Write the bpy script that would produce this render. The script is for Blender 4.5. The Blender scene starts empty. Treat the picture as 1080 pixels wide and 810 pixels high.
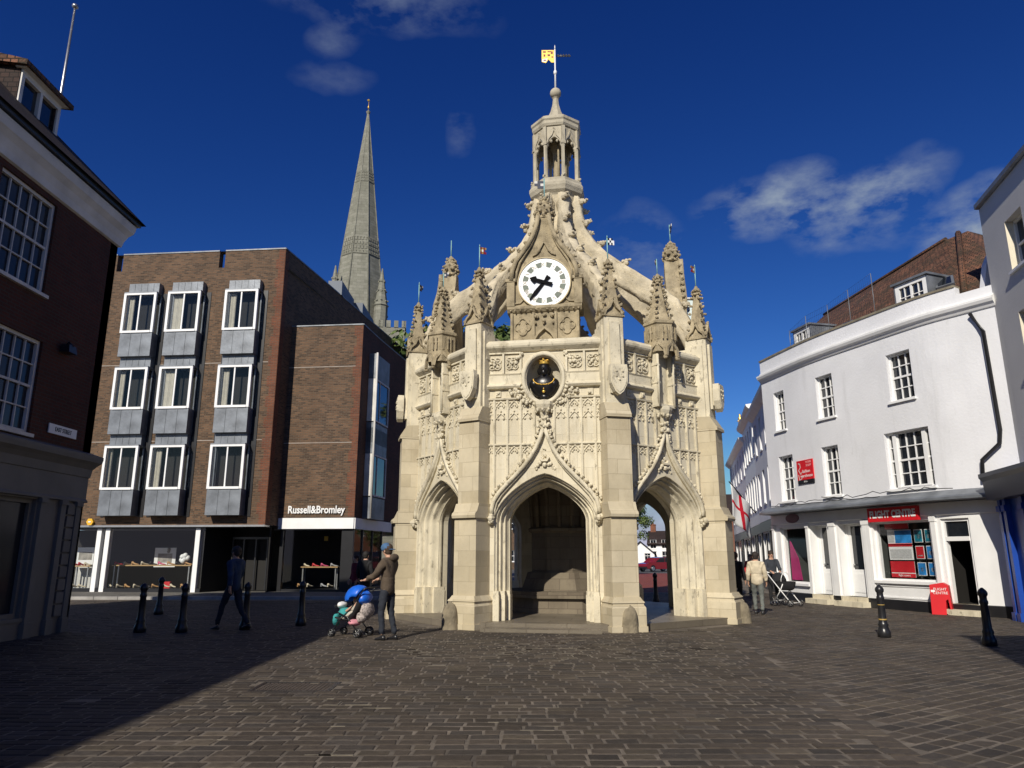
import bpy, bmesh, math, random
from math import radians as R, sin, cos, pi, tan, atan2, sqrt, hypot
from mathutils import Vector, Matrix, noise
random.seed(7)
S = bpy.context.scene
C = S.collection
# ---------------------------------------------------------------- camera
PITCH = R(13.3); EYE = 1.6; FPX = 765.0
cam = bpy.data.objects.new('camera', bpy.data.cameras.new('camera')); C.objects.link(cam)
cam.data.sensor_width = 36; cam.data.lens = 36*FPX/1080
cam.data.clip_start = 0.1; cam.data.clip_end = 3000
cam.location = (0, 0, EYE); cam.rotation_euler = (pi/2+PITCH, 0, 0)
S.camera = cam
def ray(px, py):
    x = (px-540)/FPX; y = (405-py)/FPX
    return Vector((x, cos(PITCH)-y*sin(PITCH), sin(PITCH)+y*cos(PITCH)))
def at_y(px, py, Y): r = ray(px, py); t = Y/r.y; return Vector((r.x*t, Y, EYE+r.z*t))
def at_x(px, py, X): r = ray(px, py); t = X/r.x; return Vector((X, r.y*t, EYE+r.z*t))
def ground(px, py, z=0): r = ray(px, py); t = (z-EYE)/r.z; return Vector((r.x*t, r.y*t, z))
# ---------------------------------------------------------------- world, sun, exposure
SUN_AZ = R(21.5); SUN_EL = R(33)
W = bpy.data.worlds.new('World'); S.world = W; W.use_nodes = True
nt = W.node_tree; nt.nodes.clear()
def N(nt, t, **k):
    n = nt.nodes.new(t)
    for a, v in k.items(): setattr(n, a, v)
    return n
out = N(nt, 'ShaderNodeOutputWorld'); bg = N(nt, 'ShaderNodeBackground')
sky = N(nt, 'ShaderNodeTexSky'); sky.sky_type = 'NISHITA'; sky.sun_disc = False
sky.sun_elevation = SUN_EL; sky.sun_rotation = pi+SUN_AZ
sky.altitude = 50; sky.air_density = 0.75; sky.dust_density = 0.25; sky.ozone_density = 2.4
bg.inputs[1].default_value = 0.05
sep = N(nt, 'ShaderNodeSeparateColor'); nt.links.new(sky.outputs[0], sep.inputs[0]); hsv = N(nt, 'ShaderNodeCombineColor')
tc = N(nt, 'ShaderNodeTexCoord')
def M_(op, a, b=None, c=None):
    n = N(nt, 'ShaderNodeMath', operation=op)
    for i, v in enumerate((a, b, c)):
        if v is None: continue
        if isinstance(v, (int, float)): n.inputs[i].default_value = v
        else: nt.links.new(v, n.inputs[i])
    return n.outputs[0]
def VM(op, a, b=None):
    n = N(nt, 'ShaderNodeVectorMath', operation=op)
    for i, v in enumerate((a, b)):
        if v is None: continue
        if isinstance(v, (tuple, list, Vector)): n.inputs[i].default_value = v
        else: nt.links.new(v, n.inputs[i])
    return n
for ch, (e_, k_) in enumerate(((1.9, 3.7), (1.52, 2.5), (1.15, 2.15))):       # deep, clear-air blue
    nt.links.new(M_('MULTIPLY', M_('POWER', M_('MINIMUM', M_('MULTIPLY', sep.outputs[ch], .05), .36), e_), k_/.05), hsv.inputs[ch])
warp = N(nt, 'ShaderNodeTexNoise'); warp.inputs['Scale'].default_value = 13; warp.inputs['Detail'].default_value = 9; warp.inputs['Roughness'].default_value = .58
wmap = N(nt, 'ShaderNodeMapping'); wmap.inputs['Scale'].default_value = (1, 1, 2.0)
nt.links.new(tc.outputs['Generated'], wmap.inputs[0]); nt.links.new(wmap.outputs[0], warp.inputs['Vector'])
dsp = N(nt, 'ShaderNodeTexNoise'); dsp.inputs['Scale'].default_value = 5; dsp.inputs['Detail'].default_value = 4
nt.links.new(tc.outputs['Generated'], dsp.inputs['Vector'])
dd = VM('SUBTRACT', dsp.outputs['Color'], (.5, .5, .5)); dd2 = VM('SCALE', dd.outputs[0]); dd2.inputs['Scale'].default_value = .12
pos = VM('ADD', tc.outputs['Generated'], dd2.outputs[0])
total = None
# wisps of cloud: direction, half width, half height, tilt, strength
for (px, py, hw, hh, tl, st) in ((795, 226, .055, .034, .1, .8), (850, 200, .05, .035, .3, .75), (900, 228, .075, .04, .1, .85), (945, 198, .055, .026, .25, .5), (390, 3, .12, .03, -.05, .42), (345, 42, .035, .02, .3, .3), (350, 85, .05, .018, .15, .22), (493, 148, .016, .028, -.35, .3),
                             (1030, 225, .07, .032, .4, 1.1), (690, 275, .05, .05, 0, .4), (700, 545, .16, .03, 0, 1.1), (672, 590, .2, .035, 0, .9)):
    d = ray(px, py).normalized()
    rx = Vector((0, 0, 1)).cross(-d).normalized(); ry = d.cross(rx) * -1
    a = rx*cos(tl)+ry*sin(tl); b = ry*cos(tl)-rx*sin(tl)
    u = VM('DOT_PRODUCT', pos.outputs[0], tuple(a)).outputs['Value']; v = VM('DOT_PRODUCT', pos.outputs[0], tuple(b)).outputs['Value']; w = VM('DOT_PRODUCT', pos.outputs[0], tuple(d)).outputs['Value']
    q = M_('ADD', M_('POWER', M_('ABSOLUTE', M_('DIVIDE', u, hw)), 2), M_('POWER', M_('ABSOLUTE', M_('DIVIDE', v, hh)), 2))
    m = M_('MULTIPLY', M_('MAXIMUM', M_('SUBTRACT', 1, M_('MULTIPLY', q, .6)), 0), st)
    m = M_('MULTIPLY', m, M_('GREATER_THAN', w, 0))
    total = m if total is None else M_('ADD', total, m)
mr = N(nt, 'ShaderNodeMapRange'); mr.inputs['From Min'].default_value = .4; mr.inputs['From Max'].default_value = .7
nt.links.new(warp.outputs['Fac'], mr.inputs[0])
fac = M_('MULTIPLY', total, mr.outputs[0])
mixc = N(nt, 'ShaderNodeMix', data_type='RGBA'); nt.links.new(fac, mixc.inputs[0])
nt.links.new(hsv.outputs[0], mixc.inputs[6]); mixc.inputs[7].default_value = (5.8, 7.0, 8.8, 1)
nt.links.new(mixc.outputs[2], bg.inputs[0]); nt.links.new(bg.outputs[0], out.inputs[0])
sl = bpy.data.lights.new('sun', 'SUN'); sl.energy = 4.8; sl.angle = R(.53); sl.color = (1, .93, .81)
so = bpy.data.objects.new('sun', sl); C.objects.link(so)
sd = Vector((-sin(SUN_AZ)*cos(SUN_EL), -cos(SUN_AZ)*cos(SUN_EL), sin(SUN_EL)))
so.rotation_euler = sd.to_track_quat('Z', 'Y').to_euler(); so.location = (-30, -60, 50)
S.view_settings.view_transform = 'Standard'; S.view_settings.look = 'None'
S.view_settings.exposure = 0.0; S.view_settings.gamma = 1.0; S.view_settings.use_curve_mapping = False
# ---------------------------------------------------------------- materials
def new_mat(name):
    m = bpy.data.materials.new(name); m.use_nodes = True
    return m, m.node_tree, m.node_tree.nodes['Principled BSDF']
def col4(c): return (c[0], c[1], c[2], 1)
def plain(name, c, rough=.6, var=.18, scale=3.0, bump=.15, metal=0, spec=.5, bscale=None, coat=0, grime=None):
    m, t, p = new_mat(name)
    tcn = N(t, 'ShaderNodeTexCoord'); n = N(t, 'ShaderNodeTexNoise'); n.inputs['Scale'].default_value = scale; n.inputs['Detail'].default_value = 6
    t.links.new(tcn.outputs['Object'], n.inputs['Vector'])
    r = N(t, 'ShaderNodeMapRange'); r.inputs['From Min'].default_value = .3; r.inputs['From Max'].default_value = .7
    r.inputs['To Min'].default_value = 1-var; r.inputs['To Max'].default_value = 1+var
    t.links.new(n.outputs['Fac'], r.inputs[0])
    v = N(t, 'ShaderNodeVectorMath', operation='SCALE'); v.inputs[0].default_value = c; t.links.new(r.outputs[0], v.inputs['Scale'])
    co = v.outputs[0]
    for gsc, thr, wid, gcol, amt, zs in (grime or []):
        mp = N(t, 'ShaderNodeMapping'); mp.inputs['Scale'].default_value = (1, 1, zs); n3 = N(t, 'ShaderNodeTexNoise'); n3.inputs['Scale'].default_value = gsc; n3.inputs['Detail'].default_value = 9; n3.inputs['Roughness'].default_value = .68
        t.links.new(tcn.outputs['Object'], mp.inputs[0]); t.links.new(mp.outputs[0], n3.inputs['Vector'])
        r3 = N(t, 'ShaderNodeMapRange'); r3.inputs['From Min'].default_value = thr; r3.inputs['From Max'].default_value = thr+wid; r3.inputs['To Max'].default_value = amt; t.links.new(n3.outputs['Fac'], r3.inputs[0])
        mx = N(t, 'ShaderNodeMix', data_type='RGBA'); t.links.new(r3.outputs[0], mx.inputs[0]); t.links.new(co, mx.inputs[6]); mx.inputs[7].default_value = col4(gcol); co = mx.outputs[2]
    t.links.new(co, p.inputs['Base Color'])
    p.inputs['Roughness'].default_value = rough; p.inputs['Metallic'].default_value = metal; p.inputs['Specular IOR Level'].default_value = spec
    p.inputs['Coat Weight'].default_value = coat
    if bump:
        n2 = N(t, 'ShaderNodeTexNoise'); n2.inputs['Scale'].default_value = bscale or scale*6; n2.inputs['Detail'].default_value = 5
        t.links.new(tcn.outputs['Object'], n2.inputs['Vector'])
        b = N(t, 'ShaderNodeBump'); b.inputs['Strength'].default_value = bump; b.inputs['Distance'].default_value = .02
        t.links.new(n2.outputs['Fac'], b.inputs['Height']); t.links.new(b.outputs[0], p.inputs['Normal'])
    return m
def masonry(name, c1, c2, mortar, bw, bh, ms=.01, rough=.85, big=.15, bumpd=.01, squash=1, stain=None, bias=0, extra=None, offs=.5, off_freq=2):
    """brick or ashlar courses laid out in the object's own box-projected UVs (metres)"""
    m, t, p = new_mat(name); L = t.links
    uv = N(t, 'ShaderNodeUVMap'); uv.uv_map = 'UVMap'
    oi = N(t, 'ShaderNodeObjectInfo'); cm = N(t, 'ShaderNodeCombineXYZ')
    ml = N(t, 'ShaderNodeMath', operation='MULTIPLY'); ml.inputs[1].default_value = 7.3*bw; L.new(oi.outputs['Random'], ml.inputs[0]); L.new(ml.outputs[0], cm.inputs[0])
    ad = N(t, 'ShaderNodeVectorMath', operation='ADD'); L.new(uv.outputs[0], ad.inputs[0]); L.new(cm.outputs[0], ad.inputs[1])
    b = N(t, 'ShaderNodeTexBrick'); L.new(ad.outputs[0], b.inputs['Vector'])
    b.inputs['Scale'].default_value = 1; b.inputs['Mortar Size'].default_value = ms; b.inputs['Brick Width'].default_value = bw; b.inputs['Row Height'].default_value = bh
    b.inputs['Color1'].default_value = col4(c1); b.inputs['Color2'].default_value = col4(c2); b.inputs['Mortar'].default_value = col4(mortar); b.inputs['Bias'].default_value = bias
    b.inputs['Mortar Smooth'].default_value = .25; b.offset = offs; b.offset_frequency = off_freq
    tcn = N(t, 'ShaderNodeTexCoord')
    n = N(t, 'ShaderNodeTexNoise'); n.inputs['Scale'].default_value = .9; n.inputs['Detail'].default_value = 8; n.inputs['Roughness'].default_value = .65
    L.new(tcn.outputs['Object'], n.inputs['Vector'])
    r = N(t, 'ShaderNodeMapRange'); r.inputs['From Min'].default_value = .3; r.inputs['From Max'].default_value = .7
    r.inputs['To Min'].default_value = 1-big; r.inputs['To Max'].default_value = 1+big; L.new(n.outputs['Fac'], r.inputs[0])
    v = N(t, 'ShaderNodeVectorMath', operation='SCALE'); L.new(b.outputs['Color'], v.inputs[0]); L.new(r.outputs[0], v.inputs['Scale'])
    colr = v.outputs[0]
    if stain:
        sc, thr, wid, cl, amt = stain
        n3 = N(t, 'ShaderNodeTexNoise'); n3.inputs['Scale'].default_value = sc; n3.inputs['Detail'].default_value = 9; n3.inputs['Roughness'].default_value = .7
        mp = N(t, 'ShaderNodeMapping'); mp.inputs['Scale'].default_value = (1, 1, .45); L.new(tcn.outputs['Object'], mp.inputs[0]); L.new(mp.outputs[0], n3.inputs['Vector'])
        r3 = N(t, 'ShaderNodeMapRange'); r3.inputs['From Min'].default_value = thr; r3.inputs['From Max'].default_value = thr+wid; r3.inputs['To Max'].default_value = amt; L.new(n3.outputs['Fac'], r3.inputs[0])
        mx = N(t, 'ShaderNodeMix', data_type='RGBA'); L.new(r3.outputs[0], mx.inputs[0]); L.new(colr, mx.inputs[6]); mx.inputs[7].default_value = col4(cl); colr = mx.outputs[2]
    L.new(colr, p.inputs['Base Color']); p.inputs['Roughness'].default_value = rough; p.inputs['Specular IOR Level'].default_value = .3
    n2 = N(t, 'ShaderNodeTexNoise'); n2.inputs['Scale'].default_value = 22; n2.inputs['Detail'].default_value = 6; L.new(tcn.outputs['Object'], n2.inputs['Vector'])
    a = N(t, 'ShaderNodeMath', operation='MULTIPLY_ADD'); L.new(b.outputs['Fac'], a.inputs[0]); a.inputs[1].default_value = -1; L.new(n2.outputs['Fac'], a.inputs[2])
    bp = N(t, 'ShaderNodeBump'); bp.inputs['Strength'].default_value = .6; bp.inputs['Distance'].default_value = bumpd; L.new(a.outputs[0], bp.inputs['Height']); L.new(bp.outputs[0], p.inputs['Normal'])
    return m
def glass_mat(name, tint=(.012, .015, .02), rough=.04):
    m, t, p = new_mat(name)
    p.inputs['Base Color'].default_value = col4(tint); p.inputs['Roughness'].default_value = rough; p.inputs['Specular IOR Level'].default_value = .9
    n = N(t, 'ShaderNodeTexNoise'); n.inputs['Scale'].default_value = .8; tcn = N(t, 'ShaderNodeTexCoord'); t.links.new(tcn.outputs['Object'], n.inputs['Vector'])
    b = N(t, 'ShaderNodeBump'); b.inputs['Strength'].default_value = .08; b.inputs['Distance'].default_value = .05; t.links.new(n.outputs['Fac'], b.inputs['Height']); t.links.new(b.outputs[0], p.inputs['Normal'])
    return m
def dull_glass(name):
    m = glass_mat(name, (.02, .022, .026), .12); m.node_tree.nodes['Principled BSDF'].inputs['Specular IOR Level'].default_value = .3; return m
def clear_mat(name):
    m, t, p = new_mat(name); t.nodes.remove(p); o = t.nodes['Material Output']
    tr = N(t, 'ShaderNodeBsdfTransparent'); tr.inputs[0].default_value = (.94, .95, .95, 1); gl = N(t, 'ShaderNodeBsdfGlossy'); gl.inputs['Roughness'].default_value = .03
    fr = N(t, 'ShaderNodeFresnel'); fr.inputs[0].default_value = 1.5; mx = N(t, 'ShaderNodeMixShader')
    ge = N(t, 'ShaderNodeNewGeometry'); q1 = N(t, 'ShaderNodeMath', operation='SUBTRACT'); q1.inputs[0].default_value = 1; t.links.new(ge.outputs['Backfacing'], q1.inputs[1]); q2 = N(t, 'ShaderNodeMath', operation='MULTIPLY'); t.links.new(q1.outputs[0], q2.inputs[0]); t.links.new(fr.outputs[0], q2.inputs[1])
    t.links.new(q2.outputs[0], mx.inputs[0]); t.links.new(tr.outputs[0], mx.inputs[1]); t.links.new(gl.outputs[0], mx.inputs[2]); t.links.new(mx.outputs[0], o.inputs[0])
    return m
MT = {}
MT['ashlar'] = masonry('ashlar_limestone', (.45, .385, .26), (.56, .49, .35), (.40, .34, .23), .62, .34, .005, big=.16, bumpd=.006, stain=(1.6, .53, .2, (.33, .265, .165), .6))
MT['dress'] = plain('dressed_limestone', (.62, .56, .42), .85, .14, 2.2, .45, bscale=30, spec=.25, grime=[(2.5, .53, .12, (.36, .31, .21), .65, .4), (7, .57, .08, (.16, .14, .1), .6, .5)])
MT['panel'] = masonry('panel_limestone', (.56, .50, .37), (.64, .585, .45), (.48, .43, .32), .7, .4, .004, big=.1, bumpd=.003, stain=(2.6, .53, .15, (.34, .29, .19), .65))
MT['carved'] = plain('weathered_carved_stone', (.36, .30, .195), .9, .3, 3.5, .8, bscale=40, spec=.2, grime=[(5, .52, .12, (.16, .13, .085), .65, .7), (14, .6, .06, (.08, .07, .05), .6, 1)])
MT['clunch'] = plain('eroded_pale_stone', (.52, .455, .33), .9, .22, 2.6, .9, bscale=14, spec=.2, grime=[(3, .53, .1, (.34, .29, .2), .5, .6), (10, .61, .06, (.16, .14, .1), .55, 1)])
MT['inner'] = masonry('shade_toned_inner_stone', (.13, .105, .075), (.18, .15, .105), (.1, .08, .06), .5, .3, .006, stain=(2, .5, .2, (.1, .08, .06), .6))  # darker than the outer stone: shade under the arches put into the colour
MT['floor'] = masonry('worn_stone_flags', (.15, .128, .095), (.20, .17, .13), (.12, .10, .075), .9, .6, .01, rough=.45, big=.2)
MT['brownbrick'] = masonry('brown_brick', (.155, .088, .05), (.05, .032, .022), (.115, .09, .065), .225, .075, .012, bias=-.1, big=.2)
MT['shadebrick'] = masonry('shade_darkened_red_brick', (.085, .024, .014), (.06, .02, .012), (.055, .042, .034), .225, .075, .01, big=.2)  # red brick darkened, the shade on the wall is part of its colour
MT['shadepaint'] = plain('shade_darkened_paint', (.16, .15, .13), .7, .12, 2, .1)  # shopfront paint darkened so the colour itself holds the building's shade
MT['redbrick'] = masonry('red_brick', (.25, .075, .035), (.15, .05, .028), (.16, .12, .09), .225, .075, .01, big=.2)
MT['orangebrick'] = masonry('orange_quoin_brick', (.19, .068, .034), (.12, .045, .026), (.13, .09, .065), .225, .075, .01, big=.2)
MT['lead'] = plain('lead_sheet', (.17, .185, .205), .45, .35, 1.8, .2, metal=.25)
MT['white'] = plain('white_paint', (.8, .8, .79), .5, .05, 2, .05)
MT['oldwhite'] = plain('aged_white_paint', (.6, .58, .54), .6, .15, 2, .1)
MT['render_white'] = plain('white_painted_render', (.73, .735, .755), .75, .05, .9, .3, bscale=14, grime=[(1.6, .56, .2, (.5, .5, .5), .5, .16), (6, .64, .08, (.4, .4, .4), .35, .3)])
MT['render_grey'] = plain('grey_render', (.60, .59, .57), .85, .06, .6, .2, bscale=14)
MT['roof'] = masonry('clay_roof_tiles', (.21, .095, .055), (.10, .052, .034), (.012, .01, .008), .17, .11, .014, big=.4, bumpd=.04, stain=(1.6, .46, .16, (.05, .04, .025), .7))
MT['slate'] = masonry('dark_roof_tiles', (.05, .03, .025), (.035, .025, .022), (.012, .01, .01), .2, .12, .01, big=.3, bumpd=.02)
MT['glass'] = glass_mat('window_glass'); MT['clear'] = clear_mat('shop_glass'); MT['dullglass'] = dull_glass('dusty_glass')
MT['black'] = plain('black_paint', (.014, .014, .016), .35, .15, 4, .05)
MT['iron'] = plain('cast_iron_black', (.018, .018, .02), .3, .2, 8, .1)
MT['gold'] = plain('gilding', (.85, .55, .12), .35, .1, 8, .05, metal=.7)
MT['lantern'] = plain('grey_lantern_stone', (.44, .395, .3), .88, .18, 3, .5, bscale=30, spec=.2, grime=[(4, .52, .12, (.24, .21, .15), .6, .5)])
MT['hand'] = plain('matt_black', (.008, .008, .009), .9, .1, 3, 0, spec=.1)
MT['bronze'] = plain('dark_bronze', (.015, .014, .014), .3, .2, 6, .1, metal=.3)
MT['clock'] = plain('clock_enamel', (.82, .83, .84), .4, .02, 3, 0)
MT['clock2'] = plain('clock_centre', (.62, .66, .72), .4, .03, 3, 0)
MT['patch'] = plain('clock_panel_green', (.13, .155, .12), .6, .2, 9, 0)
MT['red'] = plain('red_panel', (.62, .012, .02), .5, .08, 2, .03)
MT['darkred'] = plain('burgundy', (.2, .008, .02), .5, .1, 2, .03)
MT['blue'] = plain('blue_paint', (.012, .06, .34), .35, .1, 2, .05)
MT['navy'] = plain('navy_shop_trim', (.02, .025, .05), .4, .1, 2, .05)
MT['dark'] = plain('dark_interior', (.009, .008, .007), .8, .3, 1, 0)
MT['wood'] = plain('pale_wood', (.42, .27, .12), .5, .15, 4, .1)
MT['steel'] = plain('brushed_steel', (.4, .4, .4), .35, .1, 8, .05, metal=.8)
MT['yellow'] = plain('yellow_plastic', (.75, .42, .02), .5, .05, 3, 0)
MT['sill'] = plain('dark_brick_trim', (.06, .04, .03), .8, .2, 3, .1)
MT['spire'] = masonry('spire_limestone', (.185, .185, .145), (.25, .245, .2), (.15, .145, .115), 1.3, .55, .02, big=.2, stain=(.12, .5, .25, (.17, .165, .135), .6))
MT['copper'] = plain('verdigris_pole', (.22, .42, .42), .5, .1, 6, 0)
# ---------------------------------------------------------------- mesh helpers
def wm(o): return (wm(o.parent) @ o.matrix_basis) if o.parent else o.matrix_basis.copy()
class MB:
    def __init__(s): s.v = []; s.f = []; s.sm = []; s.mi = []; s.M = Matrix.Identity(4); s.cur = 0
    def vert(s, p): s.v.append(tuple(s.M @ Vector(p))); return len(s.v)-1
    def face(s, ids, smooth=False): s.f.append(tuple(ids)); s.sm.append(smooth); s.mi.append(s.cur)
    def quad(s, a, b, c, d, smooth=False): s.face([s.vert(p) for p in (a, b, c, d)], smooth)
    def box(s, x0, x1, y0, y1, z0, z1, tx=0, ty=0):
        # optional taper of the top
        i = [s.vert(p) for p in ((x0, y0, z0), (x1, y0, z0), (x1, y1, z0), (x0, y1, z0), (x0+tx, y0+ty, z1), (x1-tx, y0+ty, z1), (x1-tx, y1-ty, z1), (x0+tx, y1-ty, z1))]
        for q in ((3, 2, 1, 0), (4, 5, 6, 7), (0, 1, 5, 4), (1, 2, 6, 5), (2, 3, 7, 6), (3, 0, 4, 7)): s.face([i[k] for k in q])
        return s
    def bev(s, x0, x1, y0, y1, z0, z1, b=.01):
        # box whose four long vertical edges and top are chamfered
        s.prism([(x0+b, y0), (x1-b, y0), (x1, y0+b), (x1, y1-b), (x1-b, y1), (x0+b, y1), (x0, y1-b), (x0, y0+b)], z0, z1-b); 
        s.box(x0+b, x1-b, y0+b, y1-b, z1-b, z1); return s
    def prism(s, poly, z0, z1, scale=1, cx=0, cy=0, smooth=False):
        n = len(poly); a = [s.vert((x, y, z0)) for x, y in poly]; b = [s.vert((cx+(x-cx)*scale, cy+(y-cy)*scale, z1)) for x, y in poly]
        s.face(a[::-1]); s.face(b)
        for k in range(n): s.face((a[k], a[(k+1) % n], b[(k+1) % n], b[k]), smooth)
        return s
    def extr(s, poly, y0, y1):
        """polygon in x,z extruded along y"""
        n = len(poly); a = [s.vert((x, y0, z)) for x, z in poly]; b = [s.vert((x, y1, z)) for x, z in poly]
        s.face(a); s.face(b[::-1])
        for k in range(n): s.face((a[(k+1) % n], a[k], b[k], b[(k+1) % n]))
        return s
    def lathe(s, prof, n=12, cx=0, cy=0, smooth=True, cap=True, ph=0, sx=1, sy=1):
        rings = []
        for r, z in prof: rings.append([s.vert((cx+sx*r*cos(ph+2*pi*k/n), cy+sy*r*sin(ph+2*pi*k/n), z)) for k in range(n)])
        for a, b in zip(rings, rings[1:]):
            for k in range(n): s.face((a[k], a[(k+1) % n], b[(k+1) % n], b[k]), smooth)
        if cap: s.face(rings[0][::-1]); s.face(rings[-1])
        return s
    def tube(s, pts, r, n=6, smooth=True, cap=True):
        pts = [Vector(p) for p in pts]; rings = []
        for i, p in enumerate(pts):
            d = (pts[min(i+1, len(pts)-1)]-pts[max(i-1, 0)]).normalized()
            up = Vector((0, 0, 1)) if abs(d.z) < .95 else Vector((0, 1, 0))
            a = d.cross(up).normalized(); b = a.cross(d)
            rr = r[i] if isinstance(r, (list, tuple)) else r
            rings.append([s.vert(p+a*rr*cos(2*pi*k/n)+b*rr*sin(2*pi*k/n)) for k in range(n)])
        for a, b in zip(rings, rings[1:]):
            for k in range(n): s.face((a[k], a[(k+1) % n], b[(k+1) % n], b[k]), smooth)
        if cap: s.face(rings[0][::-1]); s.face(rings[-1])
        return s
    def ball(s, c, r, n=8, m=5, sx=1, sy=1, sz=1, smooth=True):
        rings = []
        for j in range(1, m):
            t = pi*j/m
            rings.append([s.vert((c[0]+sx*r*sin(t)*cos(2*pi*k/n), c[1]+sy*r*sin(t)*sin(2*pi*k/n), c[2]-sz*r*cos(t))) for k in range(n)])
        lo = s.vert((c[0], c[1], c[2]-sz*r)); hi = s.vert((c[0], c[1], c[2]+sz*r))
        for k in range(n): s.face((lo, rings[0][(k+1) % n], rings[0][k]), smooth); s.face((hi, rings[-1][k], rings[-1][(k+1) % n]), smooth)
        for a, b in zip(rings, rings[1:]):
            for k in range(n): s.face((a[k], a[(k+1) % n], b[(k+1) % n], b[k]), smooth)
        return s
    def knob(s, c, r, seed=None):
        """a leafy carved lump: several small facetted lobes"""
        rnd = random.Random(hash((round(c[0], 3), round(c[1], 3), round(c[2], 3))) if seed is None else seed)
        for k in range(4):
            o = [rnd.uniform(-.55, .55)*r for _ in range(3)]
            s.ball((c[0]+o[0], c[1]+o[1], c[2]+o[2]), r*rnd.uniform(.5, .72), 6, 4, smooth=False)
        return s
    def grid(s, rows, smooth=True, closed=False):
        ids = [[s.vert(p) for p in r] for r in rows]
        for a, b in zip(ids, ids[1:]):
            for k in range(len(a)-1): s.face((a[k], a[k+1], b[k+1], b[k]), smooth)
            if closed: s.face((a[-1], a[0], b[0], b[-1]), smooth)
        return ids
    def band(s, path, y0, y1, w, smooth=False):
        """solid strip following a path in x,z; width w (in plane, centred), from y0 to y1"""
        pts = [Vector((p[0], p[1])) for p in path]; L_ = []; R_ = []
        for i, p in enumerate(pts):
            d = (pts[min(i+1, len(pts)-1)]-pts[max(i-1, 0)]).normalized(); n = Vector((-d.y, d.x))*w/2
            L_.append(p+n); R_.append(p-n)
        sec = lambda i: [(L_[i].x, y0, L_[i].y), (R_[i].x, y0, R_[i].y), (R_[i].x, y1, R_[i].y), (L_[i].x, y1, L_[i].y)]
        ids = s.grid([sec(i) for i in range(len(pts))], smooth, True)
        s.face(ids[0][::-1]); s.face(ids[-1]); return s
    def mesh(s, name, mats, inv=None):
        me = bpy.data.meshes.new(name)
        vs = s.v if inv is None else [tuple(inv @ Vector(p)) for p in s.v]
        me.from_pydata(vs, [], s.f)
        if not isinstance(mats, (list, tuple)): mats = [mats]
        for m in mats: me.materials.append(m)
        me.polygons.foreach_set('use_smooth', s.sm); me.polygons.foreach_set('material_index', s.mi)
        bm = bmesh.new(); bm.from_mesh(me); bmesh.ops.recalc_face_normals(bm, faces=bm.faces)
        uvl = bm.loops.layers.uv.new('UVMap')
        for f in bm.faces:
            n = f.normal; h = Vector((n.x, n.y, 0))
            if h.length < .25: a = Vector((1, 0, 0)); b = Vector((0, 1, 0))
            else: a = Vector((0, 0, 1)).cross(h).normalized(); b = n.cross(a)
            for l in f.loops: l[uvl].uv = (l.vert.co.dot(a), l.vert.co.dot(b))
        bm.to_mesh(me); bm.free(); me.update(); return me
    def build(s, name, mats, parent=None, world=False, loc=None, rotz=0):
        inv = wm(parent).inverted() if (world and parent) else None
        o = bpy.data.objects.new(name, s.mesh(name, mats, inv)); C.objects.link(o)
        if parent: o.parent = parent
        if loc is not None: o.location = loc
        o.rotation_euler.z = rotz
        return o
def build_pieces(mb, name, mats, parent=None, world=False, rotz=0, eps=.004, rings=1):
    """build a mesh builder's content as one object per separate piece (pieces whose boxes touch stay together)"""
    par = list(range(len(mb.v)))
    def find(x):
        while par[x] != x: par[x] = par[par[x]]; x = par[x]
        return x
    for f in mb.f:
        r = find(f[0])
        for i in f[1:]: par[find(i)] = r
    comp = {}
    for fi, f in enumerate(mb.f): comp.setdefault(find(f[0]), []).append(fi)
    items = []
    for fs in comp.values():
        vs = {i for fi in fs for i in mb.f[fi]}; lo = [min(mb.v[i][k] for i in vs)-eps for k in range(3)]; hi = [max(mb.v[i][k] for i in vs)+eps for k in range(3)]; items.append([fs, lo, hi])
    ch = True
    while ch:
        ch = False; out = []
        for it in items:
            for o in out:
                if all(it[1][k] <= o[2][k] and o[1][k] <= it[2][k] for k in range(3)):
                    o[0] = o[0]+it[0]; o[1] = [min(a, b) for a, b in zip(o[1], it[1])]; o[2] = [max(a, b) for a, b in zip(o[2], it[2])]; ch = True; break
            else: out.append(it)
        items = out
    res = []
    for fs, lo, hi in items:
        q = MB(); mp = {}
        for fi in fs:
            for i in mb.f[fi]:
                if i not in mp: mp[i] = len(q.v); q.v.append(mb.v[i])
            q.f.append(tuple(mp[i] for i in mb.f[fi])); q.sm.append(mb.sm[fi]); q.mi.append(mb.mi[fi])
        res.append(q.build(name, mats, parent, world, rotz=rotz))
    return res
def tag(o, label=None, cat=None, group=None, kind=None):
    if label: o['label'] = label
    if cat: o['category'] = cat
    if group: o['group'] = group
    if kind: o['kind'] = kind
    return o
def thing(name, label, cat, loc=(0, 0, 0), rotz=0, group=None):
    o = bpy.data.objects.new(name, None); C.objects.link(o); o.location = loc; o.rotation_euler.z = rotz; o.empty_display_size = .3
    return tag(o, label, cat, group)
def link_copy(o, parent, rotz=None, loc=None):
    """copy an object and the objects below it"""
    c = o.copy(); C.objects.link(c); c.parent = parent
    if rotz is not None: c.rotation_euler.z = rotz
    if loc is not None: c.location = loc
    for ch in [x for x in bpy.data.objects if x.parent == o]: link_copy(ch, c)
    return c
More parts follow.
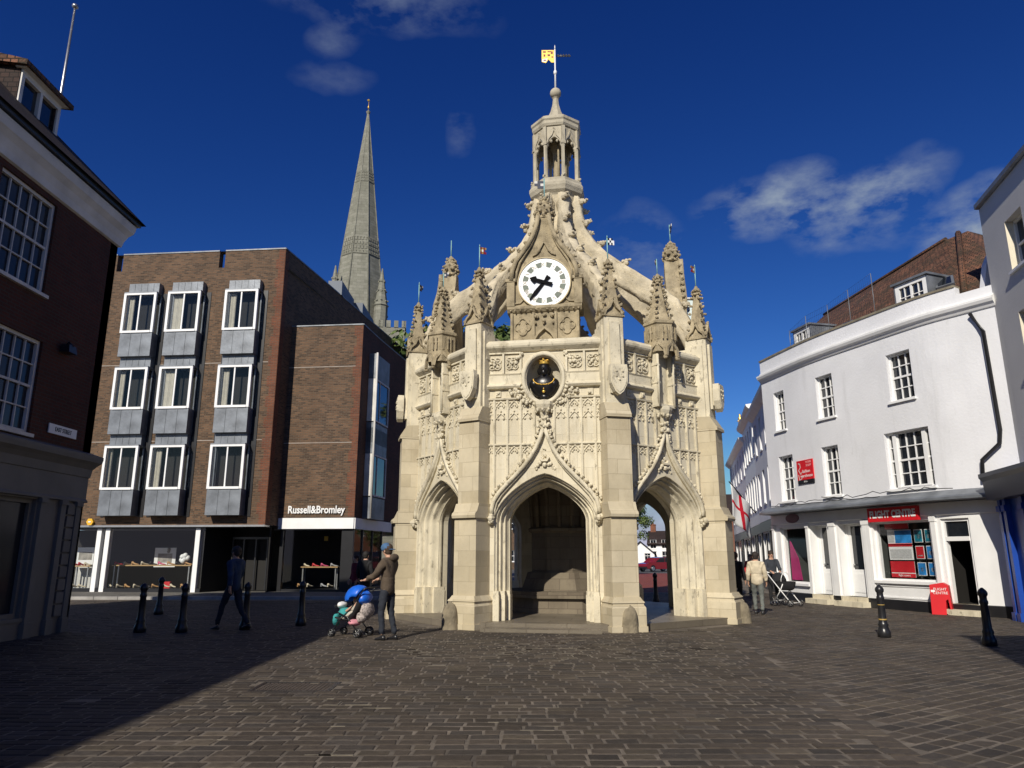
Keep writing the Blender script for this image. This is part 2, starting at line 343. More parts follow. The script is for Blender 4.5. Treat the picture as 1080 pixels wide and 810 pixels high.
def text_mesh(name, body, size, mat, parent, M, extrude=.01, align='CENTER', spacing=1.0, world=True, xs=1.0, shear=0, bold=0):
    cu = bpy.data.curves.new('t', 'FONT'); cu.body = body; cu.size = size; cu.extrude = extrude; cu.align_x = align; cu.align_y = 'CENTER'; cu.space_character = spacing; cu.shear = shear; cu.offset = bold
    cu.resolution_u = 3
    t = bpy.data.objects.new('t', cu); C.objects.link(t)
    dg = bpy.context.evaluated_depsgraph_get(); me = bpy.data.meshes.new_from_object(t.evaluated_get(dg)); bpy.data.objects.remove(t); bpy.data.curves.remove(cu)
    me.transform(Matrix.Scale(xs, 4, (1, 0, 0))); me.materials.clear(); me.materials.append(mat); me.name = name
    X = M @ Matrix.Rotation(pi/2, 4, 'X')
    me.transform((wm(parent).inverted() @ X) if world else X)
    o = bpy.data.objects.new(name, me); C.objects.link(o); o.parent = parent
    return o
class Path:
    """plan polyline, outside on its right-hand side (towards -Y when it runs to +X)"""
    def __init__(s, pts):
        s.p = [Vector(p) for p in pts]; s.c = [0]
        for a, b in zip(s.p, s.p[1:]): s.c.append(s.c[-1]+(b-a).length)
        s.len = s.c[-1]
        seg = [(b-a).normalized() for a, b in zip(s.p, s.p[1:])]
        s.t = [seg[0]]+[((a+b).normalized()) for a, b in zip(seg, seg[1:])]+[seg[-1]]
    def ev(s, x):
        x = max(0, min(s.len, x)); i = 0
        while i < len(s.c)-2 and x > s.c[i+1]: i += 1
        k = (x-s.c[i])/(s.c[i+1]-s.c[i]); p = s.p[i].lerp(s.p[i+1], k); t = s.t[i].lerp(s.t[i+1], k).normalized()
        return p, t, Vector((t.y, -t.x))
    def M(s, x, z=0):
        p, t, n = s.ev(x)
        return Matrix(((t.x, -n.x, 0, p.x), (t.y, -n.y, 0, p.y), (0, 0, 1, z), (0, 0, 0, 1)))   # local x along, local -y outwards
    def hit(s, px):
        """distance along the path where the pixel column (near the horizon) meets it"""
        best = None
        for k in range(401):
            x = s.len*k/400; p = s.ev(x)[0]
            yield x, p
    def pix(s, px, py):
        r = ray(px, py); best = (1e9, 0, 0)
        for k in range(1201):
            x = s.len*k/1200; p = s.ev(x)[0]; t = p.y/r.y; e = abs(r.x*t-p.x)
            if e < best[0]: best = (e, x, EYE+r.z*t)
        return best[1], best[2]
def wall_grid(mb, path, z0, z1, holes, t=.3, ends=True, reveal=True):
    """wall along a path with rectangular openings (s0,s1,z0,z1) and real reveals"""
    ss = sorted(set([round(x, 4) for x in path.c]+[round(a, 4) for h in holes for a in h[:2]]))
    zs = sorted(set([z0, z1]+[round(a, 4) for h in holes for a in h[2:4]]))
    zs = [z for z in zs if z0 <= z <= z1]
    def P(x, z, d=0): p, tt, n = path.ev(x); q = p-n*d; return (q.x, q.y, z)
    isin = lambda a, b: any(h[0]-1e-3 < a < h[1]+1e-3 and h[2]-1e-3 < b < h[3]+1e-3 for h in holes)
    for a, b in zip(ss, ss[1:]):
        if b-a < 1e-3: continue
        for c, d in zip(zs, zs[1:]):
            if isin((a+b)/2, (c+d)/2): continue
            mb.quad(P(a, c), P(b, c), P(b, d), P(a, d)); mb.quad(P(b, c, t), P(a, c, t), P(a, d, t), P(b, d, t))
        mb.quad(P(a, z1), P(b, z1), P(b, z1, t), P(a, z1, t)); mb.quad(P(b, z0), P(a, z0), P(a, z0, t), P(b, z0, t))
    for x in (0, path.len): mb.quad(P(x, z0), P(x, z1), P(x, z1, t), P(x, z0, t))
    for h in holes:
        a, b, c, d = [round(q, 4) for q in h[:4]]
        mb.quad(P(a, c), P(a, d), P(a, d, t), P(a, c, t)); mb.quad(P(b, d), P(b, c), P(b, c, t), P(b, d, t))
        sub = [a]+[x for x in ss if a < x < b]+[b]
        for e, f in zip(sub, sub[1:]): mb.quad(P(e, d), P(f, d), P(f, d, t), P(e, d, t)); mb.quad(P(f, c), P(e, c), P(e, c, t), P(f, c, t))
def follow(mb, path, prof, s0=0, s1=None, cap=True):
    """sweep a profile [(out, z)...] along a path"""
    s1 = path.len if s1 is None else s1
    xs = [s0]+[c for c in path.c if s0+1e-3 < c < s1-1e-3]+[s1]; rows = []
    for x in xs:
        p, t, n = path.ev(x); rows.append([(p.x+n.x*o, p.y+n.y*o, z) for o, z in prof])
    ids = mb.grid(rows, False, True)
    if cap: mb.face(ids[0]); mb.face(ids[-1][::-1])
_wc = {}
def sash(parent, M, w, h, nx, nz, depth=.12, fr=.06, bar=.022, mat='white', sill=.12, meeting=True, name='window', glassm='glass', casement=False, arch=False, sillmat=None):
    """a window set in its opening: frame and bars, pane, sill; M puts local x along the wall, -y out, z up at the opening's bottom left"""
    key = (round(w, 2), round(h, 2), nx, nz, depth, fr, bar, mat, sill, meeting, glassm, casement, sillmat)
    if key not in _wc:
        w, h = round(w, 2), round(h, 2)
        f = MB()
        y0 = depth; y1 = depth+.08
        f.box(0, fr, y0-.02, y1, 0, h); f.box(w-fr, w, y0-.02, y1, 0, h); f.box(fr, w-fr, y0-.02, y1, h-fr, h); f.box(fr, w-fr, y0-.02, y1, 0, fr)
        iw = w-2*fr; ih = h-2*fr
        for k in range(1, nx): x = fr+iw*k/nx; f.box(x-bar/2, x+bar/2, y0+.005, y0+.045, fr, h-fr)
        for k in range(1, nz):
            z = fr+ih*k/nz; b = bar*2 if (meeting and k == nz//2) else bar
            f.box(fr, w-fr, y0-.006 if b > bar else y0+.002, y0+.04, z-b/2, z+b/2)
        g = MB(); g.box(fr, w-fr, y0+.047, y0+.06, fr, h-fr)
        bx = MB(); bx.box(-.001, w+.001, y1+.0, y1+.02, 0, h)
        s_ = None
        if sill: s_ = MB(); s_.box(-.06, w+.06, -sill*.6, depth-.022, -.07, -.002)
        _wc[key] = (f.mesh('window', MT[mat]), g.mesh('pane', MT[glassm]), s_.mesh('sill', MT[sillmat or mat]) if s_ else None)
    me = _wc[key]
    o = bpy.data.objects.new(name, me[0]); C.objects.link(o); o.parent = parent; o.matrix_basis = wm(parent).inverted() @ M
    p = bpy.data.objects.new('pane', me[1]); C.objects.link(p); p.parent = o
    if me[2]: q = bpy.data.objects.new('sill', me[2]); C.objects.link(q); q.parent = o
    return o
def cornice(mb, path, prof, **k): follow(mb, path, prof, **k)
# ================================================================ GROUND
import numpy as np
gm, gt, gp = new_mat('setts_base')
tcn = N(gt, 'ShaderNodeTexCoord'); gb = N(gt, 'ShaderNodeTexBrick'); gt.links.new(tcn.outputs['Object'], gb.inputs['Vector'])
gb.inputs['Scale'].default_value = 1; gb.inputs['Brick Width'].default_value = .26; gb.inputs['Row Height'].default_value = .15; gb.inputs['Mortar Size'].default_value = .012
gb.inputs['Color1'].default_value = (.105, .088, .069, 1); gb.inputs['Color2'].default_value = (.095, .08, .063, 1); gb.inputs['Mortar'].default_value = (.125, .105, .082, 1)
gn = N(gt, 'ShaderNodeTexNoise'); gn.inputs['Scale'].default_value = .9; gn.inputs['Detail'].default_value = 8; gn.inputs['Roughness'].default_value = .7; gt.links.new(tcn.outputs['Object'], gn.inputs['Vector'])
gr = N(gt, 'ShaderNodeMapRange'); gr.inputs['From Min'].default_value = .38; gr.inputs['From Max'].default_value = .66; gr.inputs['To Min'].default_value = .75; gr.inputs['To Max'].default_value = 1.9; gt.links.new(gn.outputs['Fac'], gr.inputs[0])
gv = N(gt, 'ShaderNodeVectorMath', operation='SCALE'); gt.links.new(gb.outputs[0], gv.inputs[0]); gt.links.new(gr.outputs[0], gv.inputs['Scale']); gt.links.new(gv.outputs[0], gp.inputs['Base Color']); gp.inputs['Roughness'].default_value = .75
g = MB(); z = -.0045
for (x0, x1, y0, y1) in ((-400, 400, -60, 500),): g.quad((x0, y0, z), (x1, y0, z), (x1, y1, z), (x0, y1, z))
tag(g.build('ground', gm), kind='structure')
# setts: every stone is modelled, in two fields of different bond meeting at a border course
sm_, st, sp = new_mat('stone_setts')
at = N(st, 'ShaderNodeAttribute'); at.attribute_name = 'tone'; tcs = N(st, 'ShaderNodeTexCoord')
n1 = N(st, 'ShaderNodeTexNoise'); n1.inputs['Scale'].default_value = 14; n1.inputs['Detail'].default_value = 6; st.links.new(tcs.outputs['Object'], n1.inputs['Vector'])
n2 = N(st, 'ShaderNodeTexNoise'); n2.inputs['Scale'].default_value = .55; n2.inputs['Detail'].default_value = 5; st.links.new(tcs.outputs['Object'], n2.inputs['Vector'])
r1 = N(st, 'ShaderNodeMapRange'); r1.inputs['From Min'].default_value = .3; r1.inputs['From Max'].default_value = .7; r1.inputs['To Min'].default_value = .75; r1.inputs['To Max'].default_value = 1.25; st.links.new(n1.outputs['Fac'], r1.inputs[0])
r2 = N(st, 'ShaderNodeMapRange'); r2.inputs['From Min'].default_value = .3; r2.inputs['From Max'].default_value = .7; r2.inputs['To Min'].default_value = .78; r2.inputs['To Max'].default_value = 1.2; st.links.new(n2.outputs['Fac'], r2.inputs[0])
mu = N(st, 'ShaderNodeMath', operation='MULTIPLY'); st.links.new(r1.outputs[0], mu.inputs[0]); st.links.new(r2.outputs[0], mu.inputs[1])
vs = N(st, 'ShaderNodeVectorMath', operation='SCALE'); st.links.new(at.outputs['Color'], vs.inputs[0]); st.links.new(mu.outputs[0], vs.inputs['Scale'])
st.links.new(vs.outputs[0], sp.inputs['Base Color'])
r4 = N(st, 'ShaderNodeMapRange'); r4.inputs['To Min'].default_value = .5; r4.inputs['To Max'].default_value = .95; st.links.new(n1.outputs['Fac'], r4.inputs[0]); st.links.new(r4.outputs[0], sp.inputs['Roughness'])
sp.inputs['Specular IOR Level'].default_value = .3
bb = N(st, 'ShaderNodeBump'); bb.inputs['Strength'].default_value = .5; bb.inputs['Distance'].default_value = .008
n5 = N(st, 'ShaderNodeTexNoise'); n5.inputs['Scale'].default_value = 38; n5.inputs['Detail'].default_value = 4; st.links.new(tcs.outputs['Object'], n5.inputs['Vector']); st.links.new(n5.outputs['Fac'], bb.inputs['Height']); st.links.new(bb.outputs[0], sp.inputs['Normal'])
rng = np.random.RandomState(3)
V = []; F = []; T = []
def seam(y): return 3.25+.12*(y-6.4)-.0*y          # x of the border between the two bonds
def in_oct(x, y, r=5.2):
    dx, dy = x-1.43, y-21.0; return hypot(dx, dy) < r*.93
def put(cx, cy, lx, ly, ang, tone):
    c, s_ = cos(ang), sin(ang); b = .010; h = rng.normal(.001, .0018); tx, ty = rng.normal(0, .006, 2)
    base = len(V)
    jj = rng.normal(0, .004, (4, 2))
    for i, (sx, sy) in enumerate(((-1, -1), (1, -1), (1, 1), (-1, 1))):
        x = sx*lx/2+jj[i][0]; y = sy*ly/2+jj[i][1]
        V.append((cx+c*x-s_*y, cy+s_*x+c*y, -.014))
    for i, (sx, sy) in enumerate(((-1, -1), (1, -1), (1, 1), (-1, 1))):
        x = sx*lx/2+jj[i][0]; y = sy*ly/2+jj[i][1]
        V.append((cx+c*x-s_*y, cy+s_*x+c*y, -.006+h+x*tx+y*ty))
    for i, (sx, sy) in enumerate(((-1, -1), (1, -1), (1, 1), (-1, 1))):
        x = sx*(lx/2-b)+jj[i][0]; y = sy*(ly/2-b)+jj[i][1]
        V.append((cx+c*x-s_*y, cy+s_*x+c*y, 0+h+x*tx+y*ty))
    for k in range(4):
        k2 = (k+1) % 4; F.append((base+k, base+k2, base+4+k2, base+4+k)); F.append((base+4+k, base+4+k2, base+8+k2, base+8+k))
    F.append((base+8, base+9, base+10, base+11)); T.extend([tone]*9)
def tone(x=0, y=0):
    b = max(.55, rng.normal(.95, .13)); w = rng.uniform()
    c = np.array((.066, .053, .041)) if w < .6 else (np.array((.058, .049, .041)) if w < .88 else np.array((.08, .065, .048)))
    return tuple(c*b)+(1,)
def visible(x, y):
    if y < 3.2 or y > 40: return False
    return abs(x) < .80*y+1.2 and x > -16 and x < 15
GR = ground(312, 724)
def skip(x, y):
    if in_oct(x, y): return True
    if abs(x-GR.x) < .5 and abs(y-GR.y) < .34: return True
    if y > 27.6 and x < -4: return True      # pavement by the brick shop
    return False
ly = .172
y = 4.2; row = 0
while y < 33:
    x = -.80*16-2+(row % 2)*.155+rng.uniform(-.02, .02)-max(0, y-16)*.8; wv = 0
    d = ly
    while x < seam(y)-.16:
        lx = rng.normal(.31, .018) if rng.uniform() > .06 else .17
        cx = x+lx/2; cy = y+.035*sin(cx*.7+row*.02)
        if cx+lx/2 < seam(y)+.05 and visible(cx, cy) and not skip(cx, cy): put(cx, cy, lx-.026, d-.024, rng.normal(0, .012), tone())
        x += lx
    y += d; row += 1
A = R(33); ca, sa = cos(A), sin(A)
v = -12; 
while v < 36:
    u = -2+(int(round(v/ly)) % 2)*.145
    while u < 40:
        lx = rng.normal(.29, .02); cu_ = u+lx/2; cx = ca*cu_-sa*v; cy = sa*cu_+ca*v
        if cy < 33 and cx > seam(cy)+.12 and visible(cx, cy) and not skip(cx, cy) : put(cx, cy, lx-.034, ly+.02-.034, A+rng.normal(0, .012), tone())
        u += lx
    v += ly+.02
y = 4.2
while y < 33:
    if not skip(seam(y), y): put(seam(y)-.02, y, .26, .2, R(-7)+rng.normal(0, .02), tuple(np.array(tone()[:3])*1.25)+(1,))
    y += .22
me = bpy.data.meshes.new('cobbles'); me.from_pydata(V, [], F); me.materials.append(sm_)
ca_ = me.color_attributes.new('tone', 'FLOAT_COLOR', 'CORNER')
cc = np.repeat(np.array(T, dtype=np.float32), 4, axis=0); ca_.data.foreach_set('color', cc.ravel())
cob = bpy.data.objects.new('cobbles', me); C.objects.link(cob); tag(cob, kind='structure')
# lime-pale repointed joints between the setts (thin raised smears of mortar)
mort = plain('pale_mortar', (.15, .13, .1), .9, .3, 6, .3)
jm = MB()
for k in range(260):
    cx = rng.normal(1.0, 2.0); cy = rng.normal(13.2, .9)
    if rng.uniform() < .12: cy = rng.uniform(5, 12); cx = rng.uniform(-3, 3)
    if in_oct(cx, cy): continue
    cy = 4.2+round((cy-4.2)/ly)*ly+ly/2; L_ = rng.uniform(.1, .34)
    if cx < seam(cy)-.3: jm.box(cx-L_/2, cx+L_/2, cy-.01, cy+.01, -.015, .0025)
    if rng.uniform() < .5 and cx < seam(cy)-.3: jm.box(cx+L_/2-.008, cx+L_/2+.008, cy, cy+ly, -.015, .003)
for k in range(90):
    u_ = rng.uniform(3, 16); v_ = -12+ly*(int(rng.uniform(0, 120)))-ly/2; cx = ca*u_-sa*v_; cy = sa*u_+ca*v_
    if cx < seam(cy)+.35 or not visible(cx, cy) or in_oct(cx, cy) or cy > 15: continue
    L_ = rng.uniform(.15, .5); jm.M = Matrix.Translation((cx, cy, 0)) @ Matrix.Rotation(A, 4, 'Z'); jm.box(-L_/2, L_/2, -.011, .011, -.015, .0025); jm.M = Matrix.Identity(4)
tag(jm.build('mortar_joints', mort), kind='structure')
# pavement before the brick shop with its pale kerb
pv = masonry('paving_slabs', (.16, .15, .13), (.12, .115, .10), (.06, .055, .05), .6, .45, .012, rough=.8)
p_ = MB(); p_.box(-40, -4.3, 28.4, 60, -.02, .1); tag(p_.build('pavement', pv), kind='structure')
kb = MB(); x = -30
while x < -4.4: kb.bev(x, x+.89, 28.15, 28.395, -.02, .105, .012); x += .9
tag(kb.build('kerb', plain('kerb_granite', (.3, .29, .27), .8, .2, 3, .2)), kind='structure')
# red clay paving of the street beyond the cross
rp = masonry('red_clay_pavers', (.27, .06, .045), (.21, .05, .04), (.12, .06, .05), .4, .2, .02, rough=.8, big=.15)
q = MB(); q.quad((3.0, 33.5, .001), (8.8, 33.5, .001), (18.0, 69, .001), (3, 69, .001)); tag(q.build('red_paving', rp), kind='structure')
q = MB(); q.quad((-60, 69, -.001), (120, 69, -.001), (120, 96, -.001), (-60, 96, -.001)); tag(q.build('road', plain('asphalt', (.09, .088, .085), .9, .2, 1, .2)), kind='structure')
# iron drain grate set in the setts
dg_ = thing('drain_cover', 'rectangular ribbed iron drain cover set in the sunlit cobbles', 'drain cover', (GR.x, GR.y, 0), R(0))
m = MB(); m.box(-.5, .5, -.33, -.28, -.016, .003); m.box(-.5, .5, .28, .33, -.016, .003); m.box(-.5, -.45, -.28, .28, -.016, .003); m.box(.45, .5, -.28, .28, -.016, .003); m.build('rim', MT['iron'], dg_)
m = MB(); rust = plain('rusty_iron', (.055, .042, .034), .7, .3, 6, .3)
m.box(-.449, .449, -.279, .279, -.016, -.003)
for i in range(18):
    for j in range(9): m.box(-.43+i*.05, -.395+i*.05, -.26+j*.06, -.225+j*.06, -.007, .002)
m.build('grate', rust, dg_)
# ================================================================ THE MARKET CROSS
OX, OY = 1.43, 21.0
X = thing('market_cross', 'octagonal limestone gothic market cross with clock, pinnacles and lantern in the square', 'market cross', (OX, OY, 0), R(-9.6))
AP = 3.95; RC = AP/cos(pi/8); Z0 = .15; ZS = 2.42
def fr_(k): return Matrix.Rotation(R(45*k), 4, 'Z')            # face k frame: x right, -y outwards
def ar(t, n=1.3, p=.58): return (max(0, 1-abs(t)**n))**p
def arch(w, rise, n=18, spring=ZS, jamb=Z0):
    pts = []
    if jamb is not None: pts.append((-w, jamb))
    for i in range(n+1):
        t = -cos(pi*i/n); pts.append((w*t, spring+rise*ar(t)))
    if jamb is not None: pts.append((w, jamb))
    return pts
def holed(mb, hw, z1, w, rise, y0, y1, z0=0.0):
    """slab from y0 (outer) to y1 with an arched opening"""
    a = arch(w, rise)
    for y in (y0, y1):
        mb.quad((-hw, y, z0), (-w, y, z0), (-w, y, z1), (-hw, y, z1)); mb.quad((w, y, z0), (hw, y, z0), (hw, y, z1), (w, y, z1))
        for p, q in zip(a[1:-1], a[2:-1]): mb.quad((p[0], y, p[1]), (q[0], y, q[1]), (q[0], y, z1), (p[0], y, z1))
    for p, q in zip(a, a[1:]): mb.quad((p[0], y0, p[1]), (q[0], y0, q[1]), (q[0], y1, q[1]), (p[0], y1, p[1]))
    mb.quad((-hw, y0, z1), (hw, y0, z1), (hw, y1, z1), (-hw, y1, z1))
    for s_ in (-1, 1): mb.quad((s_*hw, y0, z0), (s_*hw, y1, z0), (s_*hw, y1, z1), (s_*hw, y0, z1))
W1, R1, W0, R0 = 1.19, 1.06, .91, .8
HW = 1.64
# arch wall -------------------------------------------------------
m = MB(); holed(m, HW, 5.05, W1, R1, -AP, -3.5); holed(m, HW-.2, 4.9, W0, R0, -3.498, -3.22); wall_me = m
walls = [m.build('arch_wall', MT['panel'], X)]
for k in range(1, 8): walls.append(link_copy(walls[0], X, rotz=R(45*k)))
# upper wall: face 0 has the oval niche cut through it
m = MB(); m.box(-HW, HW, -AP, -3.45, 5.051, 6.55)
for k in range(1, 8): 
    if k == 1: up = m.build('upper_wall', MT['panel'], X, rotz=R(45))
    else: link_copy(up, X, rotz=R(45*k))
m = MB(); ez, erx, erz = 5.77, .44, .56; n = 40
el = [(erx*cos(2*pi*i/n), ez+erz*sin(2*pi*i/n)) for i in range(n+1)]
def torect(x, z):
    dx, dz = x, z-ez; tx = HW/abs(dx) if abs(dx) > 1e-6 else 1e9; tz = ((6.55-ez)/dz) if dz > 1e-6 else ((5.051-ez)/dz if dz < -1e-6 else 1e9); t = min(tx, tz); return (dx*t, ez+dz*t)
for p, q in zip(el, el[1:]):
    P_, Q_ = torect(*p), torect(*q); m.quad((p[0], -AP, p[1]), (q[0], -AP, q[1]), (Q_[0], -AP, Q_[1]), (P_[0], -AP, P_[1]))
    m.quad((p[0], -AP, p[1]), (q[0], -AP, q[1]), (q[0], -AP+.25, q[1]), (p[0], -AP+.25, p[1]))
for sx in (-1, 1):
    for (a, b) in ((6.55, 1), (5.051, -1)):
        x1 = erx*1e-3
m.quad((-HW, -3.3, 5.051), (HW, -3.3, 5.051), (HW, -3.3, 6.55), (-HW, -3.3, 6.55))
m.quad((-HW, -AP, 6.55), (HW, -AP, 6.55), (HW, -3.3, 6.55), (-HW, -3.3, 6.55))
# corner fillers between the oval fan and the rectangle's corners
for cx, cz in ((HW, 6.55), (-HW, 6.55), (HW, 5.051), (-HW, 5.051)):
    i = min(range(n), key=lambda i: abs(atan2(cz-ez, cx)-atan2(torect(*el[i])[1]-ez, torect(*el[i])[0]))); a = None
    for p, q in zip(el, el[1:]):
        P_, Q_ = torect(*p), torect(*q)
        if abs(P_[0]-Q_[0]) > 1e-4 and abs(P_[1]-Q_[1]) > 1e-4:
            c_ = (HW if P_[0]+Q_[0] > 0 else -HW, 6.55 if P_[1]+Q_[1] > 2*ez else 5.051)
            if (c_[0], c_[1]) == (cx, cz): m.face([m.vert((P_[0], -AP, P_[1])), m.vert((Q_[0], -AP, Q_[1])), m.vert((cx, -AP, cz))])
m.build('upper_wall', MT['panel'], X)
# moulded archivolt -------------------------------------------------
prof = [(1.06, -AP-.05), (1.0, -AP-.05), (.97, -AP-.02), (.93, -AP+.03), (.87, -AP+.02), (.82, -AP+.03), (.79, -AP+.10), (.7, -AP+.16), (.64, -AP+.12), (.57, -AP+.13), (.53, -AP+.2), (.42, -AP+.3), (.35, -AP+.27), (.28, -AP+.29), (.24, -AP+.36), (.12, -AP+.44), (0.05, -AP+.45), (-.03, -AP+.5), (-.03, -AP+.58), (0.1, -AP+.58)]
m = MB(); rows = []
for a, y in prof:
    w = W0+(W1-W0)*a; r = R0+(R1-R0)*a
    rows.append([(p[0], y, p[1]) for p in arch(w, r, 26)])
m.grid(rows, True)
# plinth blocks of the jambs
for s_ in (-1, 1):
    for (a0, a1, y) in ((1.06, .64, -AP-.07), (.64, .24, -AP+.1), (.24, -.06, -AP+.33)):
        x0 = s_*(W0+(W1-W0)*a0); x1 = s_*(W0+(W1-W0)*a1); m.box(min(x0, x1)-.012, max(x0, x1)+.012, y, y+.32, .02, .72, 0); m.box(min(x0, x1)-.004, max(x0, x1)+.004, y+.01, y+.3, .72, .8)
av = m.build('arch_moulding', MT['dress'], X)
for k in range(1, 8): link_copy(av, X, rotz=R(45*k))
# ogee hood with crockets, label stops, finial ------------------------
og = [(-1.25, 2.55), (-1.25, 2.68), (-1.2, 2.86), (-1.08, 3.04), (-.9, 3.23), (-.7, 3.43), (-.5, 3.64), (-.34, 3.85), (-.2, 4.08), (-.1, 4.3), (-.03, 4.52)]
def mir(p): return [(-x, z) for x, z in p]
def hood(stem_top):
    m = MB()
    for pp in (og, mir(og)):
        m.band(pp, -AP-.13, -AP-.001, .085, True); m.band([(x*.955 if abs(x) > .1 else x, z-.055) for x, z in pp], -AP-.07, -AP-.0015, .05, True)
        s_ = 1 if pp[0][0] > 0 else -1
        for i in range(2, len(pp)-1):
            for f in (0, .5):
                x = pp[i][0]*(1-f)+pp[i+1][0]*f; z = pp[i][1]*(1-f)+pp[i+1][1]*f; m.knob((x+s_*.075, -AP-.07, z+.05), .055)
        m.knob((s_*1.27, -AP-.1, 2.47), .12); m.knob((s_*1.25, -AP-.1, 2.36), .08)
    m.prism([(-.06, -AP-.12), (.06, -AP-.12), (.05, -AP), (-.05, -AP)], 4.45, stem_top-.1)
    for z in (4.62, 4.78): 
        for dx in (-.11, .11, 0): m.knob((dx, -AP-.1, z), .07)
    m.lathe([(.06, stem_top-.35), (.12, stem_top-.2), (.2, stem_top-.12), (.24, stem_top-.02), (.24, stem_top+.06), (.15, stem_top+.1)], 8, 0, -AP-.05, False)
    for a in range(5): m.knob((.17*cos(pi+a*pi/4), -AP-.05+.17*sin(pi+a*pi/4), stem_top-.14), .06)
    # carving in the spandrel between arch and ogee
    for dx, z, r in ((0, 3.72, .09), (-.12, 3.7, .07), (.12, 3.7, .07), (-.22, 3.62, .06), (.22, 3.62, .06), (0, 3.9, .05), (0, 4.05, .04), (-.07, 3.84, .05), (.07, 3.84, .05)): m.knob((dx, -AP-.01, z), r)
    m.band([(-.1, 3.86), (-.06, 3.78), (.06, 3.78), (.1, 3.86)], -AP-.1, -AP-.001, .05)
    return m
h = hood(5.12).build('ogee_hood', MT['dress'], X)
for k in range(1, 8): link_copy(h, X, rotz=R(45*k))
# blind tracery ---------------------------------------------------------
def hood_z(x):
    x = -abs(x)
    for p, q in zip(og, og[1:]):
        if p[0] <= x <= q[0] and q[0] > p[0]: return p[1]+(q[1]-p[1])*(x-p[0])/(q[0]-p[0])
    return 2.55 if abs(x) > 1.25 else 4.5
m = MB(); xs = [.24, .565, .89, 1.215]
sec = lambda x, z0, z1: (m.box(x-.022, x+.022, -AP-.05, -AP-.001, z0, z1), m.box(x-.038, x+.038, -AP-.02, -AP-.0012, z0, z1))
for s_ in (-1, 1):
    for x in xs: sec(s_*x, hood_z(x)+.05, 5.27)
    sec(s_*1.375, 2.5, 5.27) if False else None
    m.box(min(s_*.24, s_*1.36), max(s_*.24, s_*1.36), -AP-.055, -AP-.0016, 4.165, 4.195); m.box(min(s_*.24, s_*1.36), max(s_*.24, s_*1.36), -AP-.03, -AP-.0014, 4.145, 4.215)
    edges = xs+[1.375]
    for a, b in zip(edges, edges[1:]):
        c = s_*(a+b)/2; hw = (b-a)/2-.03
        if b-a < .2: hw = (b-a)/2-.01
        for zt in (5.24, 4.13):
            if zt < hood_z(c)+.25: continue
            for sg in (-1, 1):
                m.band([(c+sg*hw, zt-.2), (c+sg*hw*.92, zt-.13), (c+sg*hw*.5, zt-.06), (c, zt+.01)], -AP-.03, -AP-.0018, .022)
                m.ball((c+sg*hw*.5, -AP-.015, zt-.135), .026, 6, 4, smooth=False); m.ball((c+sg*hw*.82, -AP-.015, zt-.025), .024, 6, 4, smooth=False)
                m.ball((c+sg*hw*.2, -AP-.015, zt-.1), .02, 6, 4, smooth=False)
            if zt > 5:
                for sg in (-1, 1):
                    m.band([(c+sg*hw, zt-.44), (c+sg*hw*.55, zt-.36), (c, zt-.29)], -AP-.03, -AP-.0018, .02); m.ball((c+sg*hw*.5, -AP-.015, zt-.43), .028, 6, 4, smooth=False); m.ball((c+sg*hw*.6, -AP-.015, zt-.31), .022, 6, 4, smooth=False)
                m.ball((c, -AP-.015, zt-.24), .024, 6, 4, smooth=False)
tr_ = m.build('blind_tracery', MT['dress'], X)
for k in range(1, 8): link_copy(tr_, X, rotz=R(45*k))
# strings, sloping band, frieze, coping ---------------------------------
def friezebits(m, skipw):
    rng_ = [(-1.42, -skipw), (skipw, 1.42)]
    for a, b in rng_:
        prof = lambda pr, e=0: m.grid([[(a-e if a < 0 else a, -AP-o, z) for o, z in pr], [(b if b < 0 else b+e, -AP-o, z) for o, z in pr]], False, True)
        prof([(0.002, 5.27), (.05, 5.28), (.06, 5.32), (0.002, 5.33)])
        prof([(0.002, 5.53), (.09, 5.55), (.13, 5.6), (.12, 5.63), (.05, 5.68), (.045, 5.88), (.07, 5.92), (0.002, 5.925)])
        n = 2 if b-a < 1 else 2; w = (b-a)/n
        for i in range(n+1): m.box(a+i*w-.025, a+i*w+.025, -AP-.065, -AP-.002, 5.925, 6.455)
        m.box(a, b, -AP-.05, -AP-.0025, 6.43, 6.47)
        for i in range(n):
            c = a+(i+.5)*w; zc = 6.19; rr = min(w, .52)/2-.035
            m.lathe([], 4) if False else None
            for q in range(4):
                an = pi/4+q*pi/2; lx, lz = c+rr*.52*cos(an), zc+rr*.52*sin(an)
                m.band([(lx+rr*.46*cos(an-1.9+j*3.8/6), lz+rr*.46*sin(an-1.9+j*3.8/6)) for j in range(7)], -AP-.035, -AP-.003, .022)
            m.knob((c, -AP-.03, zc), .07)
            for q in range(8): m.knob((c+.11*cos(q*pi/4), -AP-.02, zc+.11*sin(q*pi/4)), .045)
    for x in (-1.12, -.66, .66, 1.12): m.box(x-.065, x+.065, -AP-.045, -AP-.003, 5.35, 5.49); m.knob((x, -AP-.05, 5.42), .055)
m = MB(); friezebits(m, .56); fr0 = build_pieces(m, 'parapet_frieze', MT['dress'], X, eps=.05)
m = MB(); friezebits(m, .36); frk = build_pieces(m, 'parapet_frieze', MT['dress'], X, rotz=R(45), eps=.05)
for k in (3, 5, 7): [link_copy(q_, X, rotz=R(45*k)) for q_ in frk]
for k in (2, 4, 6): [link_copy(q_, X, rotz=R(45*k)) for q_ in fr0]
m = MB(); pr = [(0, 6.47), (.06, 6.48), (.15, 6.56), (.17, 6.6), (.17, 6.66), (.06, 6.76), (.0, 6.78), (-.3, 6.79), (-.3, 6.5)]
m.grid([[(x, -AP-o, z) for o, z in pr] for x in (-1.5, 1.5)], False, True)
m.box(-1.5, 1.5, -AP+.02, -AP+.3, 6.46, 6.72)
